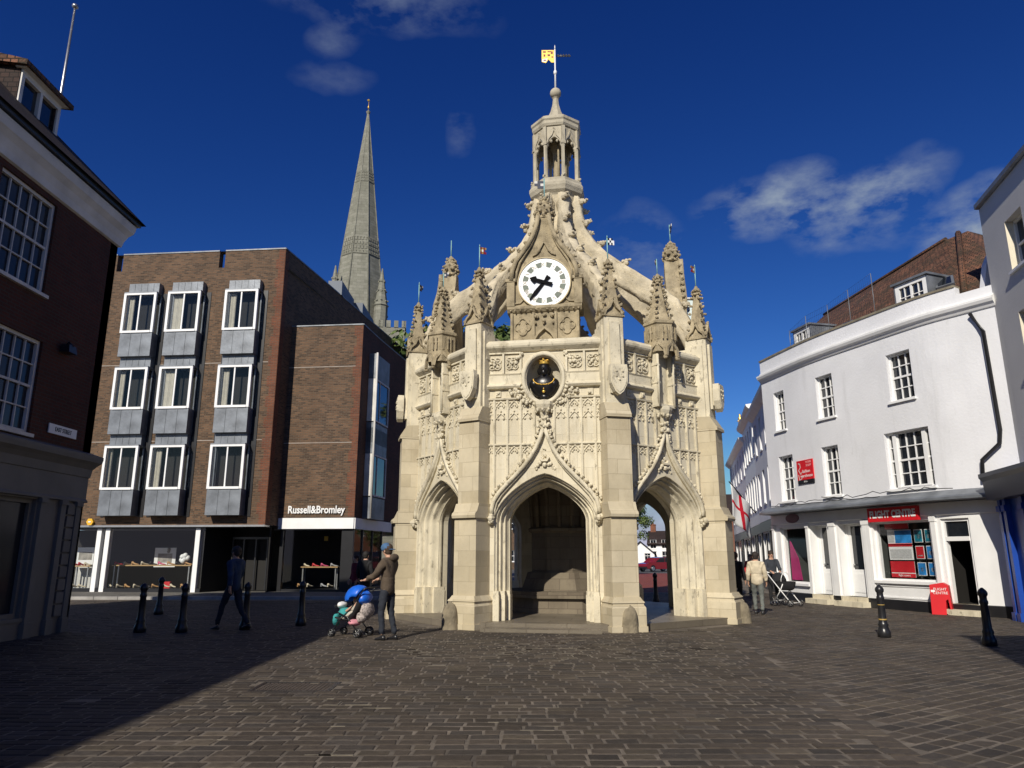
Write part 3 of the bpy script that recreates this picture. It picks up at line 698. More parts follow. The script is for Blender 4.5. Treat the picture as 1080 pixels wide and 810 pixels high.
cp = m.build('coping', MT['dress'], X)
for k in range(1, 8): link_copy(cp, X, rotz=R(45*k))
# flat roof and inner vault -------------------------------------------
oct_ = lambda r, ph=pi/8: [(r*cos(ph+k*pi/4), r*sin(ph+k*pi/4)) for k in range(8)]
m = MB(); m.prism(oct_(RC-.4), 6.2, 6.42); m.build('roof', MT['clunch'], X)
m = MB()
rows = [[(r*cos(pi/8+k*pi/4), r*sin(pi/8+k*pi/4), z) for k in range(9)] for r, z in ((3.34, 3.7), (2.6, 4.3), (1.8, 4.45), (1.25, 4.2), (.92, 3.3), (.85, 2.4))]
m.grid(rows, False)
for k in range(16):
    a = k*pi/8; m.tube([((r-.02)*cos(a), (r-.02)*sin(a), z-.04) for r, z in ((3.1, 3.75), (2.5, 4.25), (1.8, 4.4), (1.25, 4.15), (.94, 3.25), (.88, 2.4))], .06, 5)
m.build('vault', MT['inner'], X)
m = MB(); m.lathe([(1.2, Z0), (1.2, .3), (1.1, .35), (1.1, .5)], 8, ph=pi/8, smooth=False); m.lathe([(.9, .5), (.9, 2.2), (.98, 2.25), (1.0, 2.32), (.88, 2.4)], 8, ph=pi/8, smooth=False)
for k in range(8): m.box(-.0, .0, 0, 0, 0, 0) if False else None
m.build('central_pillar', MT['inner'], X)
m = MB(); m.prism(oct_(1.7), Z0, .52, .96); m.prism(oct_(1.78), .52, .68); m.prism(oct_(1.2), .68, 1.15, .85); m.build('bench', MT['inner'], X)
# buttresses -------------------------------------------------------------
def rad(k): return Matrix.Rotation(R(45*k+22.5), 4, 'Z')
B = MB()
def stage(pr, hw):
    B.M = Matrix.Identity(4)
    n = len(pr); a = [B.vert((-hw, -r, z)) for r, z in pr]; b = [B.vert((hw, -r, z)) for r, z in pr]
    B.face(a); B.face(b[::-1])
    for i in range(n): B.face((a[i], a[(i+1) % n], b[(i+1) % n], b[i]))
stage([(3.9, .72), (4.72, .72), (4.72, 2.44), (3.9, 2.44)], .305)
stage([(3.9, 2.44), (4.79, 2.44), (4.81, 2.5), (4.79, 2.55), (4.72, 2.6), (4.64, 2.78), (3.9, 2.78)], .33)
stage([(3.9, 2.78), (4.62, 2.78), (4.62, 4.72), (3.9, 4.72)], .29)
stage([(3.9, 4.72), (4.68, 4.72), (4.68, 4.79), (4.5, 5.08), (3.9, 5.12)], .305)
B1 = B.build('buttress', MT['ashlar'], X, rotz=R(22.5))
m = MB()
m.prism([(-.39, -4.87), (.39, -4.87), (.39, -3.9), (-.39, -3.9)], -.05, .5); m.prism([(-.41, -4.89), (.41, -4.89), (.41, -3.9), (-.41, -3.9)], -.05, .12)
for (hw, r, z0, z1, t) in ((.39, 4.87, .5, .55, .03), (.355, 4.83, .55, .62, 0), (.375, 4.85, .6, .64, .02), (.35, 4.81, .64, .72, .045)):
    a = [(-hw, -r), (hw, -r), (hw, -3.9), (-hw, -3.9)]; b = [(-hw+t, -r+t), (hw-t, -r+t), (hw-t, -3.9), (-hw+t, -3.9)]
    ia = [m.vert((x, y, z0)) for x, y in a]; ib = [m.vert((x, y, z1)) for x, y in b]
    for k in range(4): m.face((ia[k], ia[(k+1) % 4], ib[(k+1) % 4], ib[k]))
    m.face(ib)
m.build('plinth', MT['ashlar'], B1)
m = MB(); m.box(-.24, .24, -4.5, -3.95, 5.05, 7.2); m.box(-.285, -.24, -4.4, -3.95, 5.0, 7.0); m.box(.24, .285, -4.4, -3.95, 5.0, 7.0); m.box(-.14, .14, -4.56, -4.5, 5.3, 7.05, .02, 0)
m.box(-.3, .3, -4.32, -3.6, 6.3, 6.95, .05, .05)
m.build('shaft', MT['dress'], B1)
m = MB()   # shield block on the shaft
sh = [(-.2, 5.95), (.2, 5.95), (.22, 5.8), (.2, 5.5), (.1, 5.3), (0, 5.22), (-.1, 5.3), (-.2, 5.5), (-.22, 5.8)]
m.extr(sh, -4.76, -4.6); m.extr([(x*.86, 5.61+(z-5.61)*.86) for x, z in sh], -4.775, -4.755); m.box(-.1, .1, -4.62, -4.5, 5.4, 5.85)
for dx, dz in ((-.08, .1), (.08, .1), (0, -.1), (-.08, -.02), (.08, -.02)): m.ball((dx, -4.775, 5.68+dz), .035, 6, 4, smooth=False)
m.build('shield', MT['dress'], B1)
def spirelet(m, cx, cy, z0, z1, r, n=4, ph=pi/4, ck=.05, rows=5, gab=True):
    m.lathe([(r, z0), (r*.98, z0+.04), (r*.72, z0+(z1-z0)*.22), (r*.5, z0+(z1-z0)*.5), (r*.26, z0+(z1-z0)*.82)], n, cx, cy, False, ph=ph)
    if gab:
        for k in range(4):
            T = Matrix.Translation((cx, cy, 0)) @ Matrix.Rotation(k*pi/2+(ph-pi/4), 4, 'Z'); m.M = T; w = r*.7
            for pp in ([(-w, z0-.02), (-w*.8, z0+.12), (-w*.35, z0+.22), (-.0, z0+.42)], [(w, z0-.02), (w*.8, z0+.12), (w*.35, z0+.22), (0, z0+.42)]): m.band(pp, -w-.05, -w+.03, .045)
            m.knob((0, -w-.01, z0+.44), .04); m.knob((-w*.75, -w-.03, z0+.16), .03); m.knob((w*.75, -w-.03, z0+.16), .03); m.M = Matrix.Identity(4)
    for k in range(n):
        a = ph+2*pi*k/n
        for i in range(rows):
            t = .05+.72*i/(rows-1); z = z0+(z1-z0)*t; rr = r*(1-.92*t)*.92+.05
            m.knob((cx+rr*cos(a), cy+rr*sin(a), z), ck)
    zt = z0+(z1-z0)*.82; h = z1-zt
    m.lathe([(.05, zt-.02), (.11, zt+.02), (.12, zt+.05), (.06, zt+.08), (.05, zt+h*.4), (.09, zt+h*.55), (.03, z1)], 8, cx, cy, False)
    for q in range(6): m.knob((cx+.1*cos(q*pi/3), cy+.1*sin(q*pi/3), zt+h*.5), .05); m.knob((cx+.12*cos(q*pi/3), cy+.12*sin(q*pi/3), zt+.03), .042)
m = MB(); m.box(-.27, .27, -4.53, -4.0, 7.2, 7.24); spirelet(m, 0, -4.26, 7.22, 8.78, .34, ck=.055, rows=6)
P1 = m.build('pinnacle', MT['carved'], B1)
m = MB(); m.tube([(0, -4.26, 8.75), (0, -4.26, 9.34)], .016, 5); m.tube([(0, -4.26, 9.34), (0, -4.26, 9.42)], [.022, .004], 5); m.build('vane_pole', MT['copper'], P1)
def vane(mats_, grid_, parent, cx, cy, z0, w, h, rot=0):
    """small metal banner painted in quarters"""
    m = MB(); nx, nz = len(grid_[0]), len(grid_); m.M = Matrix.Translation((cx, cy, 0)) @ Matrix.Rotation(rot, 4, 'Z')
    for j in range(nz):
        for i in range(nx):
            if grid_[j][i] is None: continue
            m.cur = grid_[j][i]; m.box(.02+w*i/nx, .02+w*(i+1)/nx, -.008, .008, z0+h*(nz-1-j)/nz, z0+h*(nz-j)/nz)
    m.M = Matrix.Identity(4); m.cur = 0
    return m.build('banner_vane', mats_, parent)
VC = {'check': ([MT['black'], MT['white']], [[0, 1, 0, None], [1, 0, 1, 1], [0, 1, 0, 1]]), 'red': ([MT['darkred'], MT['gold'], MT['white']], [[0, 1, 0, 1], [1, 2, 0, None], [0, 1, 0, 0]]),
      'dark': ([MT['navy'], MT['oldwhite']], [[0, 0, 1], [1, 0, 0], [0, 0, None]])}
butts = [B1]
for k in range(1, 8): butts.append(link_copy(B1, X, rotz=R(22.5+45*k)))
kinds = ['check', 'red', 'dark', 'red', 'check', 'dark', 'dark', 'red']
for k, b in enumerate(butts):
    pn = [c for c in bpy.data.objects if c.parent == b and c.name.startswith('pinnacle')][0]
    mt_, gr_ = VC[kinds[k]]; o = vane(mt_, gr_, pn, 0, -4.26, 9.16, .16, .18, rot=-R(45*k+22.5)+R([20, -130, 60, 15, 200, 60, 70, 30][k]))
# middle-of-face canopied niches (the four faces without a clock) ---------
m = MB()
for s_ in (-1, 1):
    m.box(s_*.27-.045, s_*.27+.045, -AP-.2, -AP-.01, 5.2, 6.5); m.tube([(s_*.27, -AP-.22, 5.2), (s_*.27, -AP-.22, 6.5)], .035, 6)
    for z in (5.75, 6.2): m.box(s_*.27-.06, s_*.27+.06, -AP-.24, -AP-.005, z, z+.04)
m.box(-.225, .225, -AP-.05, -AP-.002, 5.2, 6.5)
m.box(-.31, .31, -AP-.22, -AP-.003, 5.17, 5.24)
nich = m.build('niche', MT['dress'], X, rotz=R(45))
m = MB(); cyN = -AP-.1; r6 = .4
m.lathe([(r6, 6.55), (r6, 7.25), (r6+.04, 7.28), (r6+.04, 7.34), (r6-.06, 7.4)], 6, 0, cyN, False, cap=False, ph=pi/6)
for k in range(6):
    a = k*pi/3; T = Matrix.Translation((0, cyN, 0)) @ Matrix.Rotation(a, 4, 'Z'); m.M = T; w = r6*.5; d = -r6*.866
    for pp in ([(-w, 6.42), (-w*.8, 6.62), (0, 6.8)], [(w, 6.42), (w*.8, 6.62), (0, 6.8)]): m.band(pp, d-.05, d+.02, .06)
    m.knob((-w, d, 6.4), .06); m.knob((0, d-.03, 6.85), .05); m.ball((0, d-.01, 6.7), .05, 6, 4, smooth=False)
    for i in range(4): x = -w+w*2*(i+.5)/4; m.box(x-.016, x+.016, d-.03, d, 6.86, 7.2); m.box(x-.03, x+.03, d-.02, d+.002, 7.04, 7.08)
    m.M = Matrix.Identity(4)
m.prism([(r6*.98*cos(pi/6+k*pi/3), cyN+r6*.98*sin(pi/6+k*pi/3)) for k in range(6)], 6.9, 7.3)
spirelet(m, 0, cyN, 7.36, 8.72, .33, 6, pi/6, .05, 7, False)
cano = m.build('canopy_pinnacle', MT['carved'], nich)
m = MB(); m.tube([(0, cyN, 8.7), (0, cyN, 9.14)], .014, 5); m.build('vane_pole', MT['copper'], cano)
mt_, gr_ = VC['dark']; vane(mt_, gr_, cano, 0, cyN, 9.0, .12, .15, rot=R(60))
for k in (3, 5, 7): link_copy(nich, X, rotz=R(45*k))
# flying arms to the centre ------------------------------------------------
top = [(4.35, 7.15), (4.1, 7.75), (3.75, 8.5), (3.3, 8.95), (2.75, 9.42), (2.2, 9.88), (1.7, 10.35), (1.28, 10.8), (1.0, 11.3), (.87, 11.85), (.8, 12.42)]
bot = [(4.0, 6.7), (3.85, 7.15), (3.5, 7.82), (3.05, 8.32), (2.52, 8.8), (1.98, 9.22), (1.45, 9.65), (1.02, 10.1), (.7, 10.6), (.4, 11.2), (.3, 12.4)]
m = MB(); rnd = random.Random(5); rows = []
def interp(a, n):
    o = []
    for i in range(len(a)-1):
        for j in range(n): t = j/n; o.append((a[i][0]*(1-t)+a[i+1][0]*t, a[i][1]*(1-t)+a[i+1][1]*t))
    return o+[a[-1]]
T_, B_ = interp(top, 3), interp(bot, 3)
for (r1, z1), (r2, z2) in zip(T_, B_):
    row = []
    w = .205+.012*sin(r1*5)
    for (t, x) in ((0, .09), (0, -.09), (.06, -.14), (.12, -.13), (.2, -w), (.33, -w+.03), (.5, -w-.01), (.65, -w+.05), (.8, -w+.01), (.93, -.13), (1, -.07), (1, .07), (.93, .13), (.8, w-.01), (.65, w-.05), (.5, w+.01), (.33, w-.03), (.2, w), (.12, .13), (.06, .14)):
        r_ = r1*(1-t)+r2*t; z_ = z1*(1-t)+z2*t; e = .03*noise.noise(Vector((x*9, r_*5, z_*5)))+.02*noise.noise(Vector((x*20, r_*14, z_*14)))
        row.append((x+e*2, -(r_+e), z_+e))
    rows.append(row)
ids = m.grid(rows, True, True); m.face(ids[0]); m.face(ids[-1])
A1 = m.build('flying_arm', MT['clunch'], X, rotz=R(22.5))
m = MB()
for i in (5, 10, 15, 20, 25, 29):
    r_, z_ = T_[i]; d = Vector((T_[i+1][0]-T_[i-1][0], T_[i+1][1]-T_[i-1][1])).normalized(); nx_, nz_ = -d.y, d.x
    if nz_ < 0 and nx_ < 0: nx_, nz_ = -nx_, -nz_
    nx_, nz_ = (abs(d.y), abs(d.x))
    m.knob((0, -(r_+nx_*.02), z_+nz_*.02), .13, 3+i); m.knob((0, -(r_+nx_*.07+.05), z_+nz_*.08), .1, 9+i); m.knob((0, -(r_+nx_*.1+.1), z_+nz_*.1+.02), .06, 19+i); m.knob((.07, -(r_+nx_*.03), z_+nz_*.03+.03), .07, 29+i); m.knob((-.07, -(r_+nx_*.03), z_+nz_*.03+.03), .07, 39+i)
build_pieces(m, 'crocket', MT['clunch'], A1, eps=.02)
for k in range(1, 8): link_copy(A1, X, rotz=R(22.5+45*k))
m = MB(); m.lathe([(.5, 9.3), (.66, 9.9), (.62, 10.8), (.62, 11.5), (.68, 12.1), (.76, 12.44)], 8, ph=pi/8, smooth=False); m.build('central_shaft', MT['clunch'], X)
# lantern --------------------------------------------------------------------
Lr = 1.0
m = MB(); m.lathe([(.8, 12.98), (.86, 13.05), (.95, 13.12), (.97, 13.18), (1.0, 13.24), (1.0, 13.32), (.96, 13.38), (.94, 13.4), (.94, 13.47), (.88, 13.5)], 8, ph=pi/8, smooth=False)
LN = m.build('lantern', MT['lantern'], X)
m = MB()
for k in range(8):
    a = pi/8+k*pi/4; c, s_ = cos(a), sin(a)
    m.M = Matrix.Rotation(a, 4, 'Z')
    m.lathe([(.085, 13.48), (.085, 13.56), (.062, 13.6), (.06, 14.42), (.085, 14.46), (.09, 14.5), (.075, 14.54)], 8, .76, 0)
    m.box(.76-.0, .84, -.06, .06, 13.48, 14.5); m.knob((.86, 0, 14.55), .05)
    m.knob((.9, 0, 13.52), .05); 
    m.M = Matrix.Identity(4)
m.build('column', MT['lantern'], LN) if False else None
m1 = MB(); m1.lathe([(.085, 13.48), (.085, 13.56), (.062, 13.6), (.06, 14.42), (.085, 14.46), (.09, 14.5), (.075, 14.56)], 8, .77, 0); m1.box(.79, .85, -.035, .035, 13.48, 14.5); m1.box(.78, .86, -.06, .06, 14.58, 15.05); m1.box(.7, .87, -.08, .08, 14.5, 14.58); m1.knob((.88, 0, 13.54), .06)
c1 = m1.build('column', MT['lantern'], LN, rotz=pi/8)
for k in range(1, 8): link_copy(c1, LN, rotz=pi/8+k*pi/4)
m = MB()
for k in range(8):
    m.M = Matrix.Rotation(k*pi/4, 4, 'Z'); hw = .31; d = -.74
    a = [(-.25, 14.45)]+[(.25*-cos(pi*i/10), 14.45+.3*ar(-cos(pi*i/10))) for i in range(11)]+[(.25, 14.45)]
    for y in (d, d+.12):
        for p, q in zip(a[1:-1], a[2:-1]): m.quad((p[0], y, p[1]), (q[0], y, q[1]), (q[0], y, 15.06), (p[0], y, 15.06))
        for s_ in (-1, 1): m.quad((s_*.25, y, 14.45), (s_*hw, y, 14.45), (s_*hw, y, 15.06), (s_*.25, y, 15.06))
    for p, q in zip(a, a[1:]): m.quad((p[0], d, p[1]), (q[0], d, q[1]), (q[0], d+.12, q[1]), (p[0], d+.12, p[1]))
    for s_ in (-1, 1): m.band([(s_*.27, 14.5), (s_*.2, 14.68), (s_*.08, 14.8), (0, 14.98)], d-.04, d-.001, .04); m.ball((s_*.1, d+.02, 14.62), .05, 6, 4)
    m.knob((0, d-.03, 14.98), .045)
m.M = Matrix.Identity(4); m.build('arcade', MT['lantern'], LN)
m = MB(); m.lathe([(.17, 13.48), (.14, 13.6), (.13, 14.5), (.3, 15.0)], 8, 0, 0, False, ph=pi/8)
for k in range(4): a = k*pi/2+.3; m.tube([(.33*cos(a), .33*sin(a), 13.48), (.33*cos(a), .33*sin(a), 15.05)], .035, 6)
m.build('core', MT['carved'], LN)
m = MB(); m.lathe([(.7, 15.04), (.84, 15.06), (.88, 15.12), (.88, 15.2), (.92, 15.24), (.92, 15.31), (.7, 15.42), (.4, 15.5), (.3, 15.62), (.2, 15.8), (.13, 16.0), (.1, 16.2), (.13, 16.24)], 8, ph=pi/8, smooth=False); CA = m.build('cap', MT['lantern'], LN)
m = MB(); m.ball((0, 0, 16.41), .185, 16, 10); m.build('ball', MT['lantern'], CA)
m = MB(); m.tube([(0, 0, 16.55), (0, 0, 18.1)], [.035, .02], 6); m.tube([(0, 0, 18.1), (0, 0, 18.25)], [.03, .006], 5); m.lathe([(.02, 17.1), (.06, 17.16), (.06, 17.24), (.02, 17.3)], 6)
ms = m.build('mast', MT['white'], CA)
m = MB(); m.M = Matrix.Rotation(R(8.7), 4, 'Z')
m.cur = 0; m.box(-.44, -.03, -.012, .012, 17.72, 18.05); m.extr([(-.44, 17.72), (-.44, 17.6), (-.3, 17.56), (-.22, 17.7), (-.12, 17.58), (-.03, 17.58), (-.03, 17.72)], -.012, .012)
m.cur = 1
for x, z, w, h in ((-.4, 17.95, .1, .06), (-.25, 17.97, .12, .04), (-.14, 17.9, .07, .1), (-.38, 17.8, .06, .09), (-.25, 17.82, .09, .07), (-.12, 17.76, .06, .05), (-.38, 17.64, .08, .04)): m.box(x, x+w, -.016, .016, z, z+h)
m.cur = 2; m.extr([(-.43, 17.7), (-.43, 17.6), (-.3, 17.6), (-.24, 17.74)], -.014, .014)
m.build('banner', [MT['gold'], MT['darkred'], MT['white']], ms)
m = MB(); m.M = Matrix.Rotation(R(8.7), 4, 'Z'); m.tube([(.02, 0, 17.84), (.5, 0, 17.82)], .02, 5)
for i in range(5): m.extr([(.1+i*.09, 17.78), (.17+i*.09, 17.82), (.1+i*.09, 17.9), (.07+i*.09, 17.84)], -.012, .012)
m.build('tail_arrow', MT['black'], ms)
# the lantern is a little slimmer and taller than drawn above: remap its heights
done = set()
def remap(o, f):
    if o.data.name in done: return
    done.add(o.data.name)
    for v in o.data.vertices: v.co = f(v.co)
fl_ = lambda p: Vector((p.x*.91, p.y*.91, 12.95+(p.z-13.5)*1.146))
remap(LN, fl_)
for o in [q for q in bpy.data.objects if q.parent == LN and q != CA]: remap(o, fl_)
remap(CA, lambda p: Vector((p.x*.91, p.y*.91, 14.74+(p.z-15.04)*1.21)))
for o in [q for q in bpy.data.objects if q.parent == CA]: o.location.z = -.04
# clock gables on faces 0, 2, 4, 6 ---------------------------------------------
GY = -3.62
m = MB(); m.box(-.86, .86, GY, GY+.5, 6.6, 7.62)
m.grid([[(x, GY-o, z) for o, z in ((0, 7.58), (.03, 7.6), (.1, 7.68), (.1, 7.74), (0, 7.8), (-.5, 7.8), (-.5, 7.58))] for x in (-.95, .95)], False, True)
out_ = [(.84, 7.75), (.84, 8.5), (.82, 8.72), (.72, 8.98), (.56, 9.2), (.4, 9.42), (.27, 9.68), (.18, 9.95), (.14, 10.2)]
poly = [(-x, z) for x, z in out_][::-1]; poly = [(x, z) for x, z in out_]+poly
m.extr(poly, GY+.001, GY+.42)
m.box(-.96, -.76, GY-.09, GY+.3, 7.76, 8.42); m.box(.76, .96, GY-.09, GY+.3, 7.76, 8.42); m.box(-.99, -.73, GY-.11, GY+.3, 8.42, 8.5); m.box(.73, .99, GY-.11, GY+.3, 8.42, 8.5)
G0 = m.build('clock_gable', MT['carved'], X)
m = MB()
for s_ in (-1, 1):
    pp = [(s_*x, z) for x, z in [(.84, 8.45)]+out_[2:]]
    m.band(pp, GY-.13, GY-.001, .1, True); m.band([(x*.86, z-.03) for x, z in pp[:-1]], GY-.08, GY-.0012, .05, True)
    for i in range(1, len(pp)-1): m.knob((pp[i][0]+s_*.07, GY-.03, pp[i][1]+.05), .065)
    m.band([(s_*.16, 9.2), (s_*.09, 9.32), (0, 9.5)], GY-.06, GY-.0014, .035); m.band([(s_*.3, 9.12), (s_*.2, 9.16), (s_*.1, 9.26)], GY-.05, GY-.0015, .03)
    # quatrefoil panels either side of the base
    for q in range(4):
        an = q*pi/2; cx = s_*.56+.1*cos(an); cz = 7.22+.11*sin(an)
        m.band([(cx+.1*cos(an-1.9+j*3.8/7), cz+.11*sin(an-1.9+j*3.8/7)) for j in range(8)], GY-.035, GY-.001, .03)
    for x in (s_*.28, s_*.84): m.box(x-.03, x+.03, GY-.06, GY-.0011, 6.8, 7.58)
    for x in range(7): m.knob((s_*(.08+x*.13), GY-.08, 7.64), .035)
    m.band([(s_*.26, 6.86), (s_*.16, 7.02), (0, 7.16)], GY-.1, GY-.0013, .05); m.knob((s_*.2, GY-.05, 7.46), .06); m.knob((s_*.22, GY-.05, 7.3), .04)
    m.band([(s_*.78, 7.84), (s_*.62, 7.86), (s_*.5, 7.98)], GY-.04, GY-.0012, .03)
m.knob((0, GY-.07, 7.32), .06); m.knob((0, GY-.05, 7.5), .05)
m.build('gable_moulding', MT['carved'], G0)
m = MB(); m.lathe([(.14, 10.15), (.24, 10.2), (.2, 10.28), (.24, 10.5), (.16, 10.62), (.1, 10.78), (.03, 10.88)], 8, 0, GY+.2, False)
for j, (r_, z) in enumerate(((.2, 10.25), (.24, 10.38), (.21, 10.5), (.15, 10.63), (.09, 10.75))):
    for q in range(8): m.knob((r_*cos(q*pi/4+j*.4), GY+.2+r_*sin(q*pi/4+j*.4), z), .065)
FN = m.build('finial', MT['carved'], G0)
m = MB(); m.tube([(0, GY+.2, 10.8), (0, GY+.2, 11.42)], .018, 5); m.build('vane_pole', MT['copper'], FN)
mt_, gr_ = VC['dark']; vane(mt_, gr_, FN, 0, GY+.2, 11.12, .24, .22, rot=R(190))
# clock
CZ = 8.36; CR = .665; yf = GY-.02
def disc(m, r0, r1, y0, y1, n=64, z=CZ):
    o = [(r1*cos(2*pi*i/n), z+r1*sin(2*pi*i/n)) for i in range(n)]; i_ = [(r0*cos(2*pi*i/n), z+r0*sin(2*pi*i/n)) for i in range(n)]
    for k in range(n):
        j = (k+1) % n
        m.quad((i_[k][0], y0, i_[k][1]), (i_[j][0], y0, i_[j][1]), (o[j][0], y0, o[j][1]), (o[k][0], y0, o[k][1]))
        m.quad((o[k][0], y0, o[k][1]), (o[j][0], y0, o[j][1]), (o[j][0], y1, o[j][1]), (o[k][0], y1, o[k][1]))
m = MB(); disc(m, 0, CR, yf-.04, yf+.02); CK = m.build('clock_face', MT['clock'], G0)
m = MB(); disc(m, CR-.005, CR+.022, yf-.06, yf+.02); m.build('clock_rim', plain('dull_gilt', (.42, .33, .16), .5, .1, 5, 0), CK)
m = MB(); disc(m, 0, .36, yf-.044, yf-.03); m.build('dial_centre', MT['clock2'], CK)
m = MB()
for h_ in range(12):
    a0 = (h_+.5)*pi/6; w_ = .155
    for sgn in (0,):
        c_ = [(.42, a0-w_*.8), (.56, a0-w_*.95), (.56, a0+w_*.95), (.42, a0+w_*.8)]
        m.face([m.vert((r_*sin(a), yf-.0445, CZ+r_*cos(a))) for r_, a in c_])
for q in range(60):
    a = q*pi/30; m.box(.615*sin(a)-.008, .615*sin(a)+.008, yf-.046, yf-.039, CZ+.615*cos(a)-.008, CZ+.615*cos(a)+.008)
m.build('dial_markings', MT['patch'], CK)
gp_ = plain('pale_gilt', (.55, .5, .38), .5, .05, 3, 0)
rom = ['XII', 'I', 'II', 'III', 'IIII', 'V', 'VI', 'VII', 'VIII', 'IX', 'X', 'XI']
for h_ in range(12):
    a = h_*pi/6; M4 = Matrix.Translation((.49*sin(a), yf-.05, CZ+.49*cos(a))) @ Matrix.Rotation(a, 4, 'Y')
    t_ = text_mesh('numeral', rom[h_], .13, gp_, CK, wm(CK) @ M4, .003, xs=1); 
def hand(m, ang, L_, w_, tail):
    m.M = Matrix.Translation((0, 0, CZ)) @ Matrix.Rotation(R(ang), 4, 'Y')
    y = yf-.075
    return y
m = MB(); y = hand(m, 219, .56, .03, .12); m.extr([(-.03, -.16), (.03, -.16), (.042, .1), (.052, .34), (.018, .58), (-.018, .58), (-.052, .34), (-.042, .1)], y, y+.015); m.extr([(-.06, -.2), (.06, -.2), (.045, -.09), (-.045, -.09)], y+.0005, y+.0145); m.M = m.M @ Matrix.Diagonal((1, 1, 1, 1)); m.build('minute_hand', MT['hand'], CK)
m = MB(); y = hand(m, 289, .36, .03, .12)-.022; m.extr([(-.038, -.2), (.038, -.2), (.045, .12), (.04, .2), (.095, .24), (.065, .3), (.012, .38), (-.012, .38), (-.065, .3), (-.095, .24), (-.04, .2), (-.045, .12)], y, y+.015); m.extr([(-.05, -.22), (.05, -.22), (.04, -.12), (-.04, -.12)], y+.0005, y+.0145); m.build('hour_hand', MT['hand'], CK)
for k in (2, 4, 6): link_copy(G0, X, rotz=R(45*k))
# oval niche with the bust ---------------------------------------------------
m = MB()
for rx, rz, y0, r_ in ((erx+.05, erz+.05, -AP-.05, .055), (erx+.005, erz+.005, -AP-.02, .03), (erx+.1, erz+.1, -AP-.01, .04)):
    rows = []
    for i in range(49):
        a = 2*pi*i/48; c = Vector((rx*cos(a), y0, ez+rz*sin(a))); nn = Vector((cos(a), 0, sin(a))); rows.append([tuple(c+nn*r_*cos(b)+Vector((0, 1, 0))*r_*1.4*sin(b)) for b in [j*pi/4 for j in range(8)]])
    m.grid(rows, True, True)
for a in range(18):
    an = R(190+a*160/17); m.knob(((erx+.14)*cos(an), -AP-.06, ez+(erz+.13)*sin(an)), .055)
for s_ in (-1, 1):
    for (x, z) in ((.62, 5.42), (.7, 5.5), (.6, 5.33), (.78, 5.45), (.5, 5.22), (.42, 5.2), (.62, 6.3), (.55, 6.4), (.68, 6.2)): m.knob((s_*x, -AP-.05, z), .07)
RN = m.build('oval_frame', MT['dress'], X)
m = MB(); rows = []
for j in range(7):
    t = j/6*pi/2; rows.append([((erx*cos(t)+.001)*cos(2*pi*i/32), -AP+.02+.42*sin(t), ez+(erz*cos(t)+.001)*sin(2*pi*i/32)) for i in range(33)])
m.grid(rows, True); m.build('niche_bowl', MT['dress'], RN)
by = -AP+.12
m = MB(); m.lathe([(.16, 5.18), (.1, 5.24), (.09, 5.3), (.16, 5.36)], 10, 0, by)
rows = []
for (z, rx, ry, oy) in ((5.34, .16, .1, 0), (5.42, .27, .13, 0), (5.52, .33, .16, 0), (5.62, .35, .17, 0), (5.7, .345, .165, 0), (5.77, .31, .15, 0), (5.82, .23, .13, 0), (5.86, .13, .1, -.01), (5.91, .105, .1, -.02), (5.96, .125, .125, -.03), (6.03, .135, .135, -.03), (6.1, .13, .13, -.02), (6.16, .11, .115, -.01), (6.2, .06, .07, 0)):
    rows.append([(rx*cos(a), by+oy+ry*sin(a), z) for a in [2*pi*i/18 for i in range(19)]])
m.grid(rows, True); m.ball((0, by-.175, 6.04), .024, 6, 4, sz=1.5); m.ball((0, by-.14, 5.93), .06, 8, 5, sz=1.5); m.ball((-.11, by+.02, 6.0), .07, 8, 6, sz=1.6); m.ball((.11, by+.02, 6.0), .07, 8, 6, sz=1.6)
for s_ in (-1, 1): m.ball((s_*.24, by-.02, 5.66), .13, 10, 7, 1, 1, 1.1)
BU = m.build('bust', MT['bronze'], RN)
m = MB(); m.lathe([(.125, 6.16), (.13, 6.21)], 12, 0, by-.01, True, False)
for q in range(8): a = q*pi/4; m.knob((.13*cos(a), by-.01+.12*sin(a), 6.25), .028)
m.tube([(0, by-.1, 6.2), (0, by-.1, 6.34)], .018, 5); m.lathe([(.12, 6.2), (.11, 6.26), (.03, 6.3)], 8, 0, by-.01, False); m.build('crown', MT['gold'], BU)
m = MB(); pts = [(.25*-cos(pi*i/20), by-.185+.04*abs(cos(pi*i/20)), 5.76-.14*sin(pi*i/20)) for i in range(21)]
for p in pts: m.ball(p, .02, 6, 4)
m.ball((0, by-.17, 5.45), .04, 8, 5); m.ball((0, by-.18, 5.52), .02, 6, 4); m.build('gilt_chain', MT['gold'], BU)
# platform ---------------------------------------------------------------------
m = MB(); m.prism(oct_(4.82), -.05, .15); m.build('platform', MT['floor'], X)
m = MB(); m.prism([(-1.3, -4.98), (1.3, -4.98), (1.15, -4.3), (-1.15, -4.3)], -.05, .075); m.build('step', MT['floor'], X)
